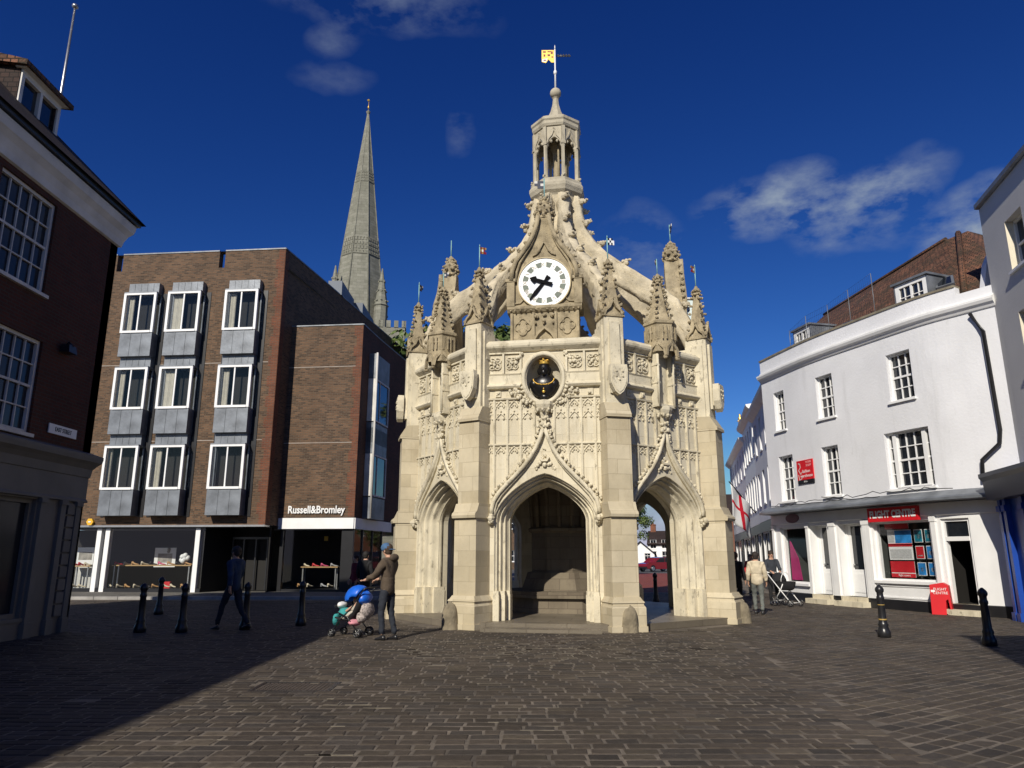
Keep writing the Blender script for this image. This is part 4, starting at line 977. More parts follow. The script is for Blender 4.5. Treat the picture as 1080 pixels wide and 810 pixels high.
# ================================================================ BRICK SHOP BUILDING (modern, brown)
def V2(p): return (p.x, p.y)
MB1 = thing('brick_shop_building', 'four storey brown brick building with projecting lead clad window bays above a shoe shop', 'building', (-14, 34, 0))
pm = Path([(-21.5, 32.05), (-10.38, 31.0)])
def PX(path, px, py): return path.pix(px, py)
nots = [PX(pm, 127, 275)[0], PX(pm, 235, 268)[0]]
holes = [(n_-.14, n_+.14, 14.5, 15.3) for n_ in nots]
sh0, sh1 = PX(pm, 82, 560)[0], PX(pm, 286, 560)[0]
m = MB(); wall_grid(m, pm, 2.85, 15.3, [(a, b, c, 15.31) for a, b, c, d in holes], .35)
m.build('wall', MT['brownbrick'], MB1, True)
ps = Path([(-10.38, 31.0), (-9.6, 35.3), (-7.2, 49)])
m = MB(); wall_grid(m, ps, 2.85, 15.3, [], .35); m.build('wall', MT['brownbrick'], MB1, True)
m = MB(); follow(m, pm, [(.03, 15.3), (.03, 15.36), (-.38, 15.36), (-.38, 15.3)], 0, nots[0]-.15); follow(m, pm, [(.03, 15.3), (.03, 15.36), (-.38, 15.36), (-.38, 15.3)], nots[0]+.15, nots[1]-.15); follow(m, pm, [(.03, 15.3), (.03, 15.36), (-.38, 15.36), (-.38, 15.3)], nots[1]+.15); follow(m, ps, [(.03, 15.3), (.03, 15.36), (-.38, 15.36), (-.38, 15.3)], 0.0)
m.build('coping', MT['lead'], MB1, True)
# quoin strip of orange brick on the corner, pale movement joints
m = MB(); 
for i in range(27): z = 2.86+i*.46; w_ = .42 if i % 2 else .3; follow(m, pm, [(.012, z), (.012, z+.455), (0, z+.455), (0, z)], pm.len-w_, pm.len); follow(m, ps, [(.012, z), (.012, z+.455), (0, z+.455), (0, z)], 0, .35)
m.build('quoins', MT['orangebrick'], MB1, True)
m = MB()
for z in (6.45, 9.93): follow(m, pm, [(.008, z), (.008, z+.035), (0, z+.035), (0, z)])
m.build('movement_joint', plain('pale_joint', (.32, .27, .23), .8, .2, 3, 0), MB1, True)
m = MB(); follow(m, pm, [(.02, 2.78), (.02, 2.86), (-.5, 2.86), (-.5, 2.78)]); m.build('soffit_edge', MT['steel'], MB1, True)
m = MB(); m.quad((-21.5, 32.4, 14.4), (-10.2, 31.3, 14.4), (-7.4, 49, 14.4), (-21.5, 49, 14.4)); m.quad((-21.5, 32.3, 2.83), (-10.2, 31.3, 2.83), (-7.4, 49, 2.83), (-21.5, 49, 2.83)); m.build('roof', MT['lead'], MB1, True)
m = MB(); m.box(-9.95, -9.2, 37.0, 40.0, 15.3, 16.1); m.box(-9.9, -8.7, 40.1, 43.5, 15.3, 15.95)
build_pieces(m, 'roof_plant_screen', plain('pale_metal_cladding', (.13, .15, .18), .6, .1, 1, 0), MB1, True)
# window bays
GAP = (-.0)
def bay_mesh(w):
    """one storey of lead bay, local x along wall, -y out"""
    dpt = .5
    out = []
    m = MB(); m.box(0, w, -dpt, 0, -1.12, -.03); 
    for i in range(1, 3): m.box(w*i/3-.015, w*i/3+.015, -dpt-.015, -dpt, -1.1, -.05)
    m.box(.03, w-.03, -dpt+.2, 0, 1.88, 2.38)
    for i in range(1, 5): m.box(w*i/5-.012, w*i/5+.012, -dpt+.185, -dpt+.2, 1.95, 2.36)
    m.box(-.02, w+.02, -dpt-.03, 0, 1.84, 1.9)
    out.append(m)
    f = MB(); t = .09; f.box(-.02, t, -dpt-.03, -dpt+.07, -.03, 1.84); f.box(w-t, w+.02, -dpt-.03, -dpt+.07, -.03, 1.84); f.box(t, w-t, -dpt-.03, -dpt+.07, 1.76, 1.84); f.box(t, w-t, -dpt-.05, -dpt+.07, -.04, .06); f.box(w/2-.03, w/2+.03, -dpt-.005, -dpt+.05, .06, 1.76)
    m.box(0, w, -.012, 0, -.03, 1.88); m.box(w-.04, w+.01, -.1, -.013, .0, 1.83); m.box(-.01, .04, -.1, -.013, 0, 1.83)
    out.append(f)
    g = MB(); g.box(t, w-t, -dpt+.02, -dpt+.035, .06, 1.76); g.box(w-.035, w-.02, -dpt+.07, -.07, .03, 1.8); g.box(.02, .035, -dpt+.07, -.07, .03, 1.8); out.append(g)
    return out
BW = 1.5; bm_ = [x for x in bay_mesh(BW)]
lead_me, fr_me, gl_me = bm_[0].mesh('window_bay', MT['lead']), bm_[1].mesh('window_frame', MT['white']), bm_[2].mesh('pane', MT['clear'])
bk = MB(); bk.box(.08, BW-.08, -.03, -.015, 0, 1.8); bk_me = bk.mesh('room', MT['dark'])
curt = MB()
rows = [[(.12+.4*i/24, -.28+.03*sin(i*1.9), z) for i in range(25)] for z in (.08, 1.75)]; curt.grid(rows, True); cur_me = curt.mesh('curtain', plain('pale_curtain', (.5, .47, .4), .9, .1, 4, 0))
bx0 = [PX(pm, x, 350)[0] for x in (104, 151, 197, 257)]
cols_ = [bx0[0]-BW*.95, bx0[1]-BW/2, bx0[2]-BW/2, bx0[3]-BW/2]
zf = [4.36, 7.85, 11.35]
for ci, sx_ in enumerate(cols_):
    for zi, z in enumerate(zf):
        o = bpy.data.objects.new('window_bay', lead_me); C.objects.link(o); o.parent = MB1; o.matrix_basis = wm(MB1).inverted() @ pm.M(sx_, z)
        for nm, me_ in (('window_frame', fr_me), ('pane', gl_me), ('room', bk_me)): q = bpy.data.objects.new(nm, me_); C.objects.link(q); q.parent = o
        if (ci, zi) in ((1, 1), (2, 1), (3, 1), (1, 2), (2, 2), (3, 2), (2, 0), (1, 0)): q = bpy.data.objects.new('curtain', cur_me); C.objects.link(q); q.parent = o; q.scale.x = [1, .7, 1.25, .8][ci] * (.6 if zi == 0 else 1)
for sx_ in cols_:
    m = MB(); m.M = pm.M(sx_, 0); m.box(BW+.012, BW+.26, -.03, -.002, 3.2, 13.3); m.box(-.16, -.012, -.03, -.002, 3.2, 13.3); build_pieces(m, 'shade_strip', MT['black'], MB1, True)  # flat black strips that draw the shade on either side of each bay
# hexagonal alarm box
m = MB(); s_, z_ = PX(pm, 97, 547); m.M = pm.M(s_, 3.0); m.extr([(.16*cos(k*pi/3), .16*sin(k*pi/3)) for k in range(6)], -.12, 0); a_ = m.build('alarm_box', MT['yellow'], None, True); tag(a_, 'yellow hexagonal alarm box on the brick wall above the shop windows', 'alarm box')
m = MB(); m.M = pm.M(s_, 3.0); m.box(-.06, .06, -.135, -.12, -.025, .025); o = m.build('badge', MT['white'], a_, True); o.parent = a_
# lower block, set back ----------------------------------------------
MB2 = thing('brick_annex', 'lower brown brick block with white fascia carrying the shoe shop name, beside the taller building', 'building', (-8.4, 34, 0))
pb = Path([(-10.25, 32.1), (-6.8, 31.75)]); pr_ = Path([(-6.8, 31.75), (-6.45, 34.3), (-5.4, 40.5)])
m = MB(); wall_grid(m, pb, 3.2, 11.9, [], .35); m.build('wall', MT['brownbrick'], MB2, True)
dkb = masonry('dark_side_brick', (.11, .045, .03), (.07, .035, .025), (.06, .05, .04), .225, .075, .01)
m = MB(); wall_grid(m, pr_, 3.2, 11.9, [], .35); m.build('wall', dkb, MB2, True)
m = MB()
for pth in (pb, pr_): follow(m, pth, [(.03, 11.9), (.03, 11.95), (-.38, 11.95), (-.38, 11.9)])
m.build('coping', MT['lead'], MB2, True)
m = MB(); m.quad((-10.2, 32.6, 11.5), (-6.9, 32.3, 11.5), (-5.5, 40.5, 11.5), (-10, 40.5, 11.5)); m.build('roof', MT['lead'], MB2, True)
m = MB()
for i in range(18): z = 3.22+i*.48; follow(m, pb, [(.012, z), (.012, z+.475), (0, z+.475), (0, z)], pb.len-(.4 if i % 2 else .28), pb.len); 
m.build('quoins', MT['orangebrick'], MB2, True)
m = MB()
for z in (6.45, 9.93): follow(m, pb, [(.008, z), (.008, z+.035), (0, z+.035), (0, z)])
m.build('movement_joint', plain('pale_joint_thin', (.32, .27, .23), .8, .2, 3, 0), MB2, True)
m = MB(); follow(m, pb, [(.06, 2.72), (.06, 3.18), (-.3, 3.18), (-.3, 2.72)], .1); follow(m, pr_, [(.06, 2.72), (.06, 3.18), (-.3, 3.18), (-.3, 2.72)], 0, 5)
FA = m.build('fascia', MT['white'], MB2, True)
s0_, z0_ = PX(pb, 333.5, 537)
text_mesh('sign_lettering', 'Russell&Bromley', .45, MT['white'], MB2, pb.M(s0_+.02, 3.52) @ Matrix.Translation((0, -.05, 0)), .02, xs=.83, bold=.01)
# tall window bays on the side
for zz, hh in ((4.2, 1.9), (7.6, 2.0)):
    m = MB(); m.M = pr_.M(2.0, zz); m.box(-1.0, 1.0, -.35, 0, -1.0, -.05); m.box(-1.0, 1.0, -.35, 0, hh+.02, hh+1.2); m.box(-.93, .93, -.02, 0, -.05, hh+.02)
    b_ = m.build('window_bay', MT['lead'], MB2, True)
    m = MB(); m.M = pr_.M(2.0, zz); m.box(-1.0, -.93, -.38, 0, 0, hh); m.box(.93, 1.0, -.38, 0, 0, hh); m.box(-.93, .93, -.38, -.3, 0, .07); m.box(-.93, .93, -.38, -.3, hh-.07, hh); m.box(-.3, -.25, -.36, -.3, .07, hh-.07); m.build('window_frame', MT['oldwhite'], b_, True)
    m = MB(); m.M = pr_.M(2.0, zz); m.box(-.93, .93, -.33, -.32, .07, hh-.07); m.build('pane', MT['glass'], b_, True)
m = MB(); m.tube([pr_.M(.9, z) @ Vector((0, -.42, 0)) for z in (3.2, 10.8)], .05, 8); m.build('downpipe', MT['oldwhite'], MB2, True)
# shop front under both, with lit goods on tables -------------------------
SF = thing('shoe_shop_front', 'glazed ground floor shoe shop front with white posts under the brown brick building', 'shop front', (-14, 32, 0))
pg = Path([(-21.5, 32.35), (-15.4+.0, 31.75), (-13.0, 31.52)])
s_end = 8.55
pgl = Path([(-21.5, 32.32), (-13.05, 31.5)])
m = MB(); m.M = pgl.M(0); L_ = pgl.len; m.box(0, L_, 0, .02, .25, 2.76); m.build('shop_glass', MT['clear'], SF, True)
m = MB(); m.M = pgl.M(0); m.box(0, L_, -.04, .08, .1, .25); m.box(0, L_, -.04, .08, 2.72, 2.8); m.build('stall_riser', MT['black'], SF, True)
for px in (101, 110, 206): 
    s_, _ = PX(pgl, px, 600); m = MB(); m.M = pgl.M(s_); m.box(-.1, .1, -.07, .14, .1, 2.72); m.build('post', MT['white'], SF, True)
pe = Path([(-13.05, 31.5), (-12.5, 33.2), (-10.7, 33.1), (-10.35, 31.6)])
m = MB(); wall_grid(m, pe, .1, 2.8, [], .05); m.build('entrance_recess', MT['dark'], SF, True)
m = MB(); m.M = Path([(-12.4, 33.1), (-10.8, 33.0)]).M(0); 
for x in (0, .5, 1.05, 1.58): m.box(x-.03, x+.03, -.08, -.03, .1, 2.4)
m.box(0, 1.6, -.09, -.03, 2.3, 2.4); m.build('door_frame', MT['iron'], SF, True)
pc = Path([(-10.35, 31.6), (-9.9, 32.6), (-6.9, 32.28), (-5.9, 37.5)])
m = MB(); 
pc1 = Path([(-9.95, 32.2), (-6.88, 31.87)]); m.M = pc1.M(0); m.box(0, pc1.len, .02, .04, .2, 2.72)
pc2 = Path([(-6.86, 31.87), (-5.8, 38.6)]); m.M = pc2.M(0); m.box(0, pc2.len, .02, .04, .2, 2.72); m.build('shop_glass', MT['clear'], SF, True)
m = MB(); m.M = pc1.M(0); m.box(-.08, pc1.len+.1, -.03, .1, .1, .2); m.box(-.1, .06, -.06, .16, .1, 2.72); m.box(pc1.len-.45, pc1.len+.06, -.04, .14, .2, 2.72); m.M = pc2.M(0); m.box(0, pc2.len, -.03, .1, .1, .2)
for x in (1.2, 2.5, 3.8): m.box(x-.03, x+.03, -.03, .08, .2, 2.72)
m.build('shop_glass_frame', MT['black'], SF, True)
# interior: dark floor, back wall, ceiling
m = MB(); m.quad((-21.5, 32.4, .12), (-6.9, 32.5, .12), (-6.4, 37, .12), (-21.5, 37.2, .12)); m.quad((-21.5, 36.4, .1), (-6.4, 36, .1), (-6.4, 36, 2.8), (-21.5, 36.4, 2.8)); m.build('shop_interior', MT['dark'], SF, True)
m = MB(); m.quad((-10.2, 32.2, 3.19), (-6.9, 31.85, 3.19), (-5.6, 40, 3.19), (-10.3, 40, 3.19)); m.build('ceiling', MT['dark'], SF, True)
def shop_table(px0, px1, Y, z, lab, wide=.5):
    a = at_y(px0, 606, Y); b = at_y(px1, 606, Y); w = abs(b.x-a.x)
    t = thing('display_table', lab, 'table', ((a.x+b.x)/2, Y, .12))
    m = MB(); m.box(-w/2, w/2, -wide/2, wide/2, z-.05, z); m.build('table_top', MT['wood'], t)
    for sx in (-1, 1):
        for sy in (-1, 1): m = MB(); m.box(sx*(w/2-.1)-.025, sx*(w/2-.1)+.025, sy*(wide/2-.08)-.025, sy*(wide/2-.08)+.025, 0, z-.05); m.build('leg', MT['steel'], t)
    return t, w
goods = [plain('shoe_'+n, c, .5, .1, 9, 0) for n, c in (('tan', (.45, .25, .1)), ('cream', (.6, .52, .38)), ('black', (.02, .02, .02)), ('red', (.5, .03, .04)), ('pink', (.6, .1, .2)), ('grey', (.35, .35, .36)))]
shoe_cache = {}
def shoe(x, y, z, mi, rot, lab, k=1):
    if mi not in shoe_cache:
        m = MB(); m.cur = 0
        rows = []
        for (px_, w_, h_, b_) in ((-.13, .02, .05, .05), (-.12, .035, .12, .04), (-.08, .038, .12, .035), (-.03, .034, .08, .02), (.03, .04, .055, .005), (.09, .045, .045, 0), (.14, .03, .03, 0), (.155, .005, .015, 0)):
            rows.append([(px_, w_*cos(a), b_+(h_-b_)*max(0, .5+.5*sin(a))) for a in [2*pi*i/10 for i in range(10)]])
        m.grid(rows, True, True); m.box(-.13, -.1, -.018, .018, 0, .05); shoe_cache[mi] = m.mesh('shoe', goods[mi])
    o = bpy.data.objects.new('shoe', shoe_cache[mi]); C.objects.link(o); o.location = (x, y, z); o.rotation_euler.z = rot; o.scale = (k,)*3
    tag(o, lab, 'shoe', 'shoes displayed in the shop window'); return o
cname = ['tan', 'cream', 'black', 'red', 'pink', 'grey']
rnd = random.Random(11)
for (px0, px1, Y, z, lab, n_) in ((76, 97, 33.0, 1.05, 'pale wooden display table at the far left end of the shop window', 3), (120, 203, 33.0, 1.08, 'long pale wooden display table between the white posts in the shop window', 9), (318, 357, 33.6, 1.0, 'small pale wooden display table under the white fascia', 4)):
    t, w = shop_table(px0, px1, Y, z, lab)
    for i in range(n_):
        mi = rnd.randrange(6); shoe(t.location.x-w/2+(i+.5)*w/n_, Y-.1+rnd.uniform(-.08, .08), .12+z, mi, rnd.uniform(-.5, 1.2), '%s shoe on the %s' % (cname[mi], {3: 'display table at the far left', 9: 'long display table', 4: 'small display table under the white fascia'}[n_]), 1.25)
    for i in range(n_):
        mi = rnd.choice((1, 1, 5, 0)); shoe(t.location.x-w/2+(i+.5)*w/n_+rnd.uniform(-.1, .1), Y-.45, .26, mi, rnd.uniform(-.5, 1.2), '%s shoe on the window floor before the %s' % (cname[mi], {3: 'table at the far left', 9: 'long display table', 4: 'small table under the white fascia'}[n_]), 1.25)
def boxy(name, lab, cat, px, py, Y, w, h, mat, d=.2, zb=None):
    c = at_y(px, py, Y); m = MB(); m.bev(-w/2, w/2, -d/2, d/2, 0, h, .01); o = m.build(name, mat); o.location = (c.x, Y, c.z-h/2 if zb is None else zb); return tag(o, lab, cat)
def poster(lab, px, py, Y, w, h, art):
    c = at_y(px, py, Y); t = thing('poster', lab, 'poster', (c.x, Y, c.z-h/2)); m = MB(); m.box(-w/2, w/2, 0, .02, 0, h); m.build('board', MT['white'], t)
    m = MB(); art(m, w, h); m.build('picture', plain('poster_art', (.3, .28, .25), .7, .4, 5, 0), t); return t
poster('white poster with a dark shoe picture hanging above the long table', 174, 588, 33.4, .95, .85, lambda m, w, h: (m.box(-.32, .32, -.004, 0, .2, .6), m.knob((.15, -.02, .75), .12)))
poster('white poster with a brown picture behind the left white post', 90, 587, 33.4, .75, .8, lambda m, w, h: m.box(-.3, .3, -.004, 0, .25, .6))
m = MB(); 
for i in range(6): m.ball((rnd.uniform(-.15, .15), rnd.uniform(-.05, .05), .15+rnd.uniform(0, .25)), .12, 8, 5)
o = m.build('white_handbags', MT['white']); c_ = at_y(194, 606, 33.0); o.location = (c_.x, 32.9, 1.2); tag(o, 'cluster of white bags at the right end of the long display table', 'bags')
boxy('red_box', 'red box on the floor beneath the long display table', 'box', 175, 618, 33.3, .42, .34, MT['red'], zb=.13)
boxy('red_box', 'red box just inside the dark shop entrance', 'box', 225, 618, 32.9, .34, .3, MT['red'], zb=.13)
boxy('yellow_notice', 'small yellow notice inside the window under the white fascia', 'notice', 344, 568, 33.3, .18, .2, MT['yellow'], .02)
boxy('white_cabinet', 'white cabinet beside the left white post in the shop window', 'cabinet', 92, 609, 33.6, .9, 1.0, MT['oldwhite'], .4, zb=.12)
# ================================================================ LEFT DARK BRICK BUILDING
LB = thing('corner_brick_building', 'shaded red brick georgian corner building with white sash windows, slate roof and pale shopfront', 'building', (-13, 6, 0))
XL = -9.7
pl = Path([(XL, -15), (XL, 16.6)]); pl2 = Path([(XL, 16.6), (-18, 16.6)])
up = [(13.0+15-1.15, 14.32+15, 6.85, 8.75)]; 
wins = []
for yc in (13.35, 10.5, 7.6, 4.7, 1.8, -1.1, -4.0, -7, -10, -13): wins.append((yc+15-.85, yc+15+.85, 6.85, 8.85)); wins.append((yc+15+.2-.85, yc+15+.2+.85, 3.98, 5.9))
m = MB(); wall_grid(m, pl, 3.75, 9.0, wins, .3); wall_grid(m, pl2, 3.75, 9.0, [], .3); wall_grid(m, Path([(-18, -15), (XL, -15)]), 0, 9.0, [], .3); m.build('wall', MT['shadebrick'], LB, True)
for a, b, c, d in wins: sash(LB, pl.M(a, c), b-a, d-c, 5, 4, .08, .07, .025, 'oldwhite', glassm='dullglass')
m = MB()
pf_ = [(0, 8.98), (.08, 9.0), (.12, 9.15), (.2, 9.3), (.32, 9.42), (.36, 9.55), (.36, 9.62), (0, 9.66)]
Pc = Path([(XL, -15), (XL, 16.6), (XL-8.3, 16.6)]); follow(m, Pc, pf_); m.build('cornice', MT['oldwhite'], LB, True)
m = MB(); follow(m, Pc, [(.3, 9.64), (.46, 9.64), (.48, 9.78), (.3, 9.78)]); m.build('gutter', MT['black'], LB, True)
m = MB()
e = [(XL+.42, -15.2), (XL+.42, 17.0), (-18, 17.0), (-18, -15.2)]; r_ = [(-12.6, -13.0), (-12.6, 13.8), (-15.5, 13.8), (-15.5, -13.0)]
for k in range(4):
    a, b = e[k], e[(k+1) % 4]; c, d = r_[(k+1) % 4], r_[k]; m.quad((a[0], a[1], 9.72), (b[0], b[1], 9.72), (c[0], c[1], 13.2), (d[0], d[1], 13.2))
m.quad(*[(x, y, 13.2) for x, y in r_]); m.build('roof', MT['slate'], LB, True)
# dormer
D = MB(); D.box(-12.6, -10.62, 13.7, 13.85, 10.2, 11.9); D.box(-12.6, -10.62, 14.95, 15.1, 10.2, 11.9); D.box(-12.6, -12.5, 13.85, 14.95, 10.2, 11.9); DM = D.build('dormer', MT['slate'], LB, True)  # cheeks in dark tiles, their shade put into the colour
m = MB(); m.extr([(-12.9, 12.2), (-10.4, 11.86), (-10.4, 11.98), (-12.9, 12.6)], 13.55, 15.25); m.build('dormer_roof', MT['roof'], DM, True)
pd = Path([(-10.6, 13.72), (-10.6, 15.08)]); m = MB(); m.M = pd.M(0, 0); m.box(0, .1, -.02, .1, 10.3, 11.86); m.box(1.26, 1.36, -.02, .1, 10.3, 11.86); m.box(.1, 1.26, -.04, .1, 10.3, 10.42); m.box(.1, 1.26, -.02, .1, 11.72, 11.86); m.box(.64, .72, -.02, .1, 10.42, 11.72); m.box(.1, .64, .01, .06, 11.05, 11.09); m.box(.72, 1.26, .01, .06, 11.05, 11.09); m.box(-.08, 1.44, -.14, .1, 11.86, 11.94)
DF = m.build('dormer_frame', MT['oldwhite'], DM, True)
m = MB(); m.M = pd.M(0, 0); m.box(.1, 1.26, .065, .08, 10.42, 11.72); m.build('pane', MT['glass'], DM, True)
m = MB(); m.tube([(-11.5, 16.3, 10.5), (-11.5, 16.3, 13.2), (-11.5, 16.3, 15.6)], [.045, .04, .025], 8); m.lathe([(.02, 15.6), (.08, 15.64), (.08, 15.7), (.02, 15.74)], 8, -11.5, 16.3); m.tube([(-11.5, 16.3, 10.6), (-12.2, 15.2, 11.2)], .02, 5)
fp = m.build('flagpole', MT['steel']); tag(fp, 'thin bare flagpole rising from the slate roof of the dark corner building', 'flagpole')
# shopfront
m = MB(); pfs = [(0, 3.3), (.05, 3.32), (.08, 3.5), (.18, 3.6), (.26, 3.66), (.28, 3.74), (.28, 3.8), (0, 3.88)]
Pf = Path([(XL+.02, -15), (XL+.02, 16.6), (XL-8, 16.6)]); follow(m, Pf, pfs); follow(m, Pf, [(0, 2.75), (.06, 2.76), (.06, 2.8), (.02, 2.84), (.02, 3.32), (0, 3.32)]); m.build('shop_cornice', MT['shadepaint'], LB, True)
m = MB(); sw = [(yc+15-1.35, yc+15+1.35, .4, 2.72) for yc in (13.6, 10.2, 6.8, 3.4, 0, -3.4, -6.8, -10.2, -13.0)]
Ps = Path([(XL, -15), (XL, 16.6)]); wall_grid(m, Ps, 0, 3.76, sw, .3); wall_grid(m, Path([(XL, 16.6), (-18, 16.6)]), 0, 3.76, [], .3); SFW = m.build('shopfront', MT['shadepaint'], LB, True)
for a, b, c, d in sw: sash(LB, Ps.M(a, c), b-a, d-c, 2, 1, .1, .09, .05, 'shadepaint', .05, False, 'shop_window', 'dullglass')
m = MB()
for s_ in [x for h_ in sw for x in (h_[0]-.22, h_[1]+.06)]+[31.25, 30.7]:
    m.M = Ps.M(s_, 0); m.box(0, .17, -.07, -.001, .3, 2.76); m.box(-.03, .2, -.1, -.001, 0, .3); m.box(-.03, .2, -.1, -.001, 2.66, 2.75)
m.M = Ps.M(30.98, 0)
for i in range(9): m.box(0, .25, -.05, -.001, .35+i*.265, .58+i*.265)
build_pieces(m, 'pilaster', MT['shadepaint'], LB, True)
a_ = at_x(50, 450, XL); b_ = at_x(79, 458, XL)
sg = thing('street_sign', 'small white street name plate on the dark brick wall above the shop cornice', 'street sign', (XL+.02, (a_.y+b_.y)/2, 4.2))
Ms = Path([(XL+.02, a_.y), (XL+.02, b_.y)]); m = MB(); m.M = Ms.M(0, 4.1); m.box(0, Ms.len, -.02, 0, 0, .2); m.build('plate', MT['white'], sg, True)
text_mesh('lettering', 'EAST STREET', .13, MT['black'], sg, Ms.M(Ms.len/2, 4.2) @ Matrix.Translation((0, -.026, 0)), .003, xs=.78)
al = thing('wall_light', 'small dark bracket box on the shaded brick wall between the windows', 'wall light', (XL, 15.1, 5.9)); m = MB(); m.box(0, .22, -.15, .15, -.05, .12, .03, .03); m.build('housing', MT['black'], al); m = MB(); m.tube([(0, 0, .1), (.1, 0, .2), (.2, 0, .1)], .02, 5); m.build('bracket', MT['black'], al)
# ================================================================ building just outside the frame whose shadow crosses the right foreground
NB = thing('near_brick_building', 'red brick house beside the photographer that throws the shadow across the right foreground', 'building', (8, -2, 0))
m = MB(); nh = [(a, a+1.2, z, z+1.8) for a in [1.5+3*k for k in range(13)] for z in (1, 4.2)]
wall_grid(m, Path([(12.5, 2.5), (4.05, 2.5)]), 0, 9, [], .3); wall_grid(m, Path([(4.05, 2.5), (4.05, -40)]), 0, 9, nh, .3); wall_grid(m, Path([(4.05, -40), (12.5, -40)]), 0, 9, [], .3); wall_grid(m, Path([(12.5, -40), (12.5, 2.5)]), 0, 9, [], .3); m.build('wall', MT['redbrick'], NB, True)
Pn = Path([(4.05, 2.5), (4.05, -40)])
for h_ in nh: sash(NB, Pn.M(h_[0], h_[2]), 1.2, 1.8, 3, 4)
m = MB(); m.box(4.0, 12.55, -40.05, 2.55, 9, 9.15); m.build('roof', MT['slate'], NB, True)
NC = thing('rear_brick_terrace', 'lower brick terrace along the street behind the photographer', 'building', (-13, -24, 0))
m = MB(); nh = [(a, a+1.1, z, z+1.6) for a in [1.2+2.8*k for k in range(8)] for z in (.9, 4)]
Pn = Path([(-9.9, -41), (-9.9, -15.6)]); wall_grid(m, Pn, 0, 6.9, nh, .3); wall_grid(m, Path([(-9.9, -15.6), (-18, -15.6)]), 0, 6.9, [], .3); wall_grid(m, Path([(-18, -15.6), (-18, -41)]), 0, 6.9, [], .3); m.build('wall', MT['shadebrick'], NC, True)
for h_ in nh: sash(NC, Pn.M(h_[0], h_[2]), 1.1, 1.6, 3, 4)
m = MB(); m.quad((-9.7, -41, 6.8), (-9.7, -15.5, 6.8), (-14, -15.5, 9.2), (-14, -41, 9.2)); m.quad((-18.2, -41, 6.8), (-18.2, -15.5, 6.8), (-14, -15.5, 9.2), (-14, -41, 9.2)); m.build('roof', MT['slate'], NC, True)
# ================================================================ WHITE CURVED CORNER BUILDING
WB = thing('curved_white_building', 'white rendered curved corner building with brown tiled roof above the travel agency', 'building', (12.5, 25, 0))
ctrl = [(10.1, 28.6), (10.72, 25.64), (11.57, 23.09), (12.33, 21.07), (12.94, 20.0)]
def crv(t):
    # Catmull-Rom through the plan points
    n = len(ctrl)-1; x = t*n; i = min(int(x), n-1); f = x-i
    P = [Vector(ctrl[max(0, min(n, j))]) for j in (i-1, i, i+1, i+2)]
    return .5*((2*P[1])+(P[2]-P[0])*f+(2*P[0]-5*P[1]+4*P[2]-P[3])*f*f+(3*P[1]-P[0]-3*P[2]+P[3])*f**3)
pts = [crv(i/24) for i in range(25)]
pw = Path([tuple(p) for p in pts]); pw2 = Path([(12.94, 20.0), (13.48, 19.15)])
wall_pts = pts
# window openings measured on the wall: (px left, px right, py top, py bottom at the middle)
WN = [((817, 828), (414, 456), 3, 4), ((861, 879), (394, 440), 3, 4), ((936, 962), (370, 421), 3, 4), ((823, 838), (482, 530), 3, 4), ((868, 886), (469, 521), 3, 4), ((935, 983), (453, 515), 5, 4)]
wh = []
for (xa, xb), (ya, yb), nx, nz in WN:
    s_a = pw.pix(xa, (ya+yb)/2)[0]; s_b = pw.pix(xb, (ya+yb)/2)[0]; zt = pw.pix((xa+xb)/2, ya)[1]; zb = pw.pix((xa+xb)/2, yb)[1]
    wh.append([s_a, s_b, zb, zt, nx, nz])
for a in (0, 3):
    zt = sum(wh[a+k][3] for k in (0, 1, 2))/3; zb = sum(wh[a+k][2] for k in (0, 1, 2))/3
    for k in range(3): wh[a+k][2] = zb; wh[a+k][3] = zt if not (a == 3 and k == 2) else zt+.05
print('white windows', [[round(v, 2) for v in w] for w in wh])
m = MB(); wall_grid(m, pw, 3.3, 9.0, [w[:4] for w in wh], .35); wall_grid(m, pw2, 3.3, 9.0, [], .35)
m.build('wall', MT['render_white'], WB, True)
for a, b, c, d, nx, nz in wh:
    p, t, n = pw.ev((a+b)/2); pa = pw.ev(a)[0]; pbv = pw.ev(b)[0]; w_ = (pbv-pa).length; t = (pbv-pa).normalized()
    Mx = Matrix(((t.x, -(t.y), 0, pa.x), (t.y, t.x, 0, pa.y), (0, 0, 1, c), (0, 0, 0, 1)))
    o = sash(WB, Mx, w_, d-c, nx, nz, .16, .06, .03, 'white', .13)
    if nx == 5:
        m = MB(); m.M = Mx
        for x in (w_*.17, w_*.83): m.box(x-.06, x+.06, .1, .2, .05, d-c-.05)
        m.box(w_*.17+.06, w_*.83-.06, .11, .19, .05, .09)
        q = m.build('mullion', MT['white'], WB, True); q.parent = o; q.matrix_parent_inverse = Matrix.Identity(4); q.data.transform(o.matrix_basis.inverted())
Pall = Path([tuple(p) for p in pts]+[(13.48, 19.15)])
m = MB(); follow(m, Pall, [(0, 8.36), (.05, 8.38), (.09, 8.45), (.16, 8.5), (.2, 8.58), (.2, 8.64), (.06, 8.7), (.06, 8.74), (0, 8.76)]); m.build('cornice', MT['white'], WB, True)
m = MB(); follow(m, pw, [(.0, 9.0), (.0, 9.24), (-.25, 9.24), (-.25, 9.0)]); m.build('parapet', MT['render_white'], WB, True)
m = MB(); follow(m, pw, [(.04, 9.24), (.05, 9.3), (-.3, 9.3), (-.3, 9.24)]); m.build('parapet_coping', plain('lichened_coping', (.25, .22, .16), .9, .3, 3, .3), WB, True)
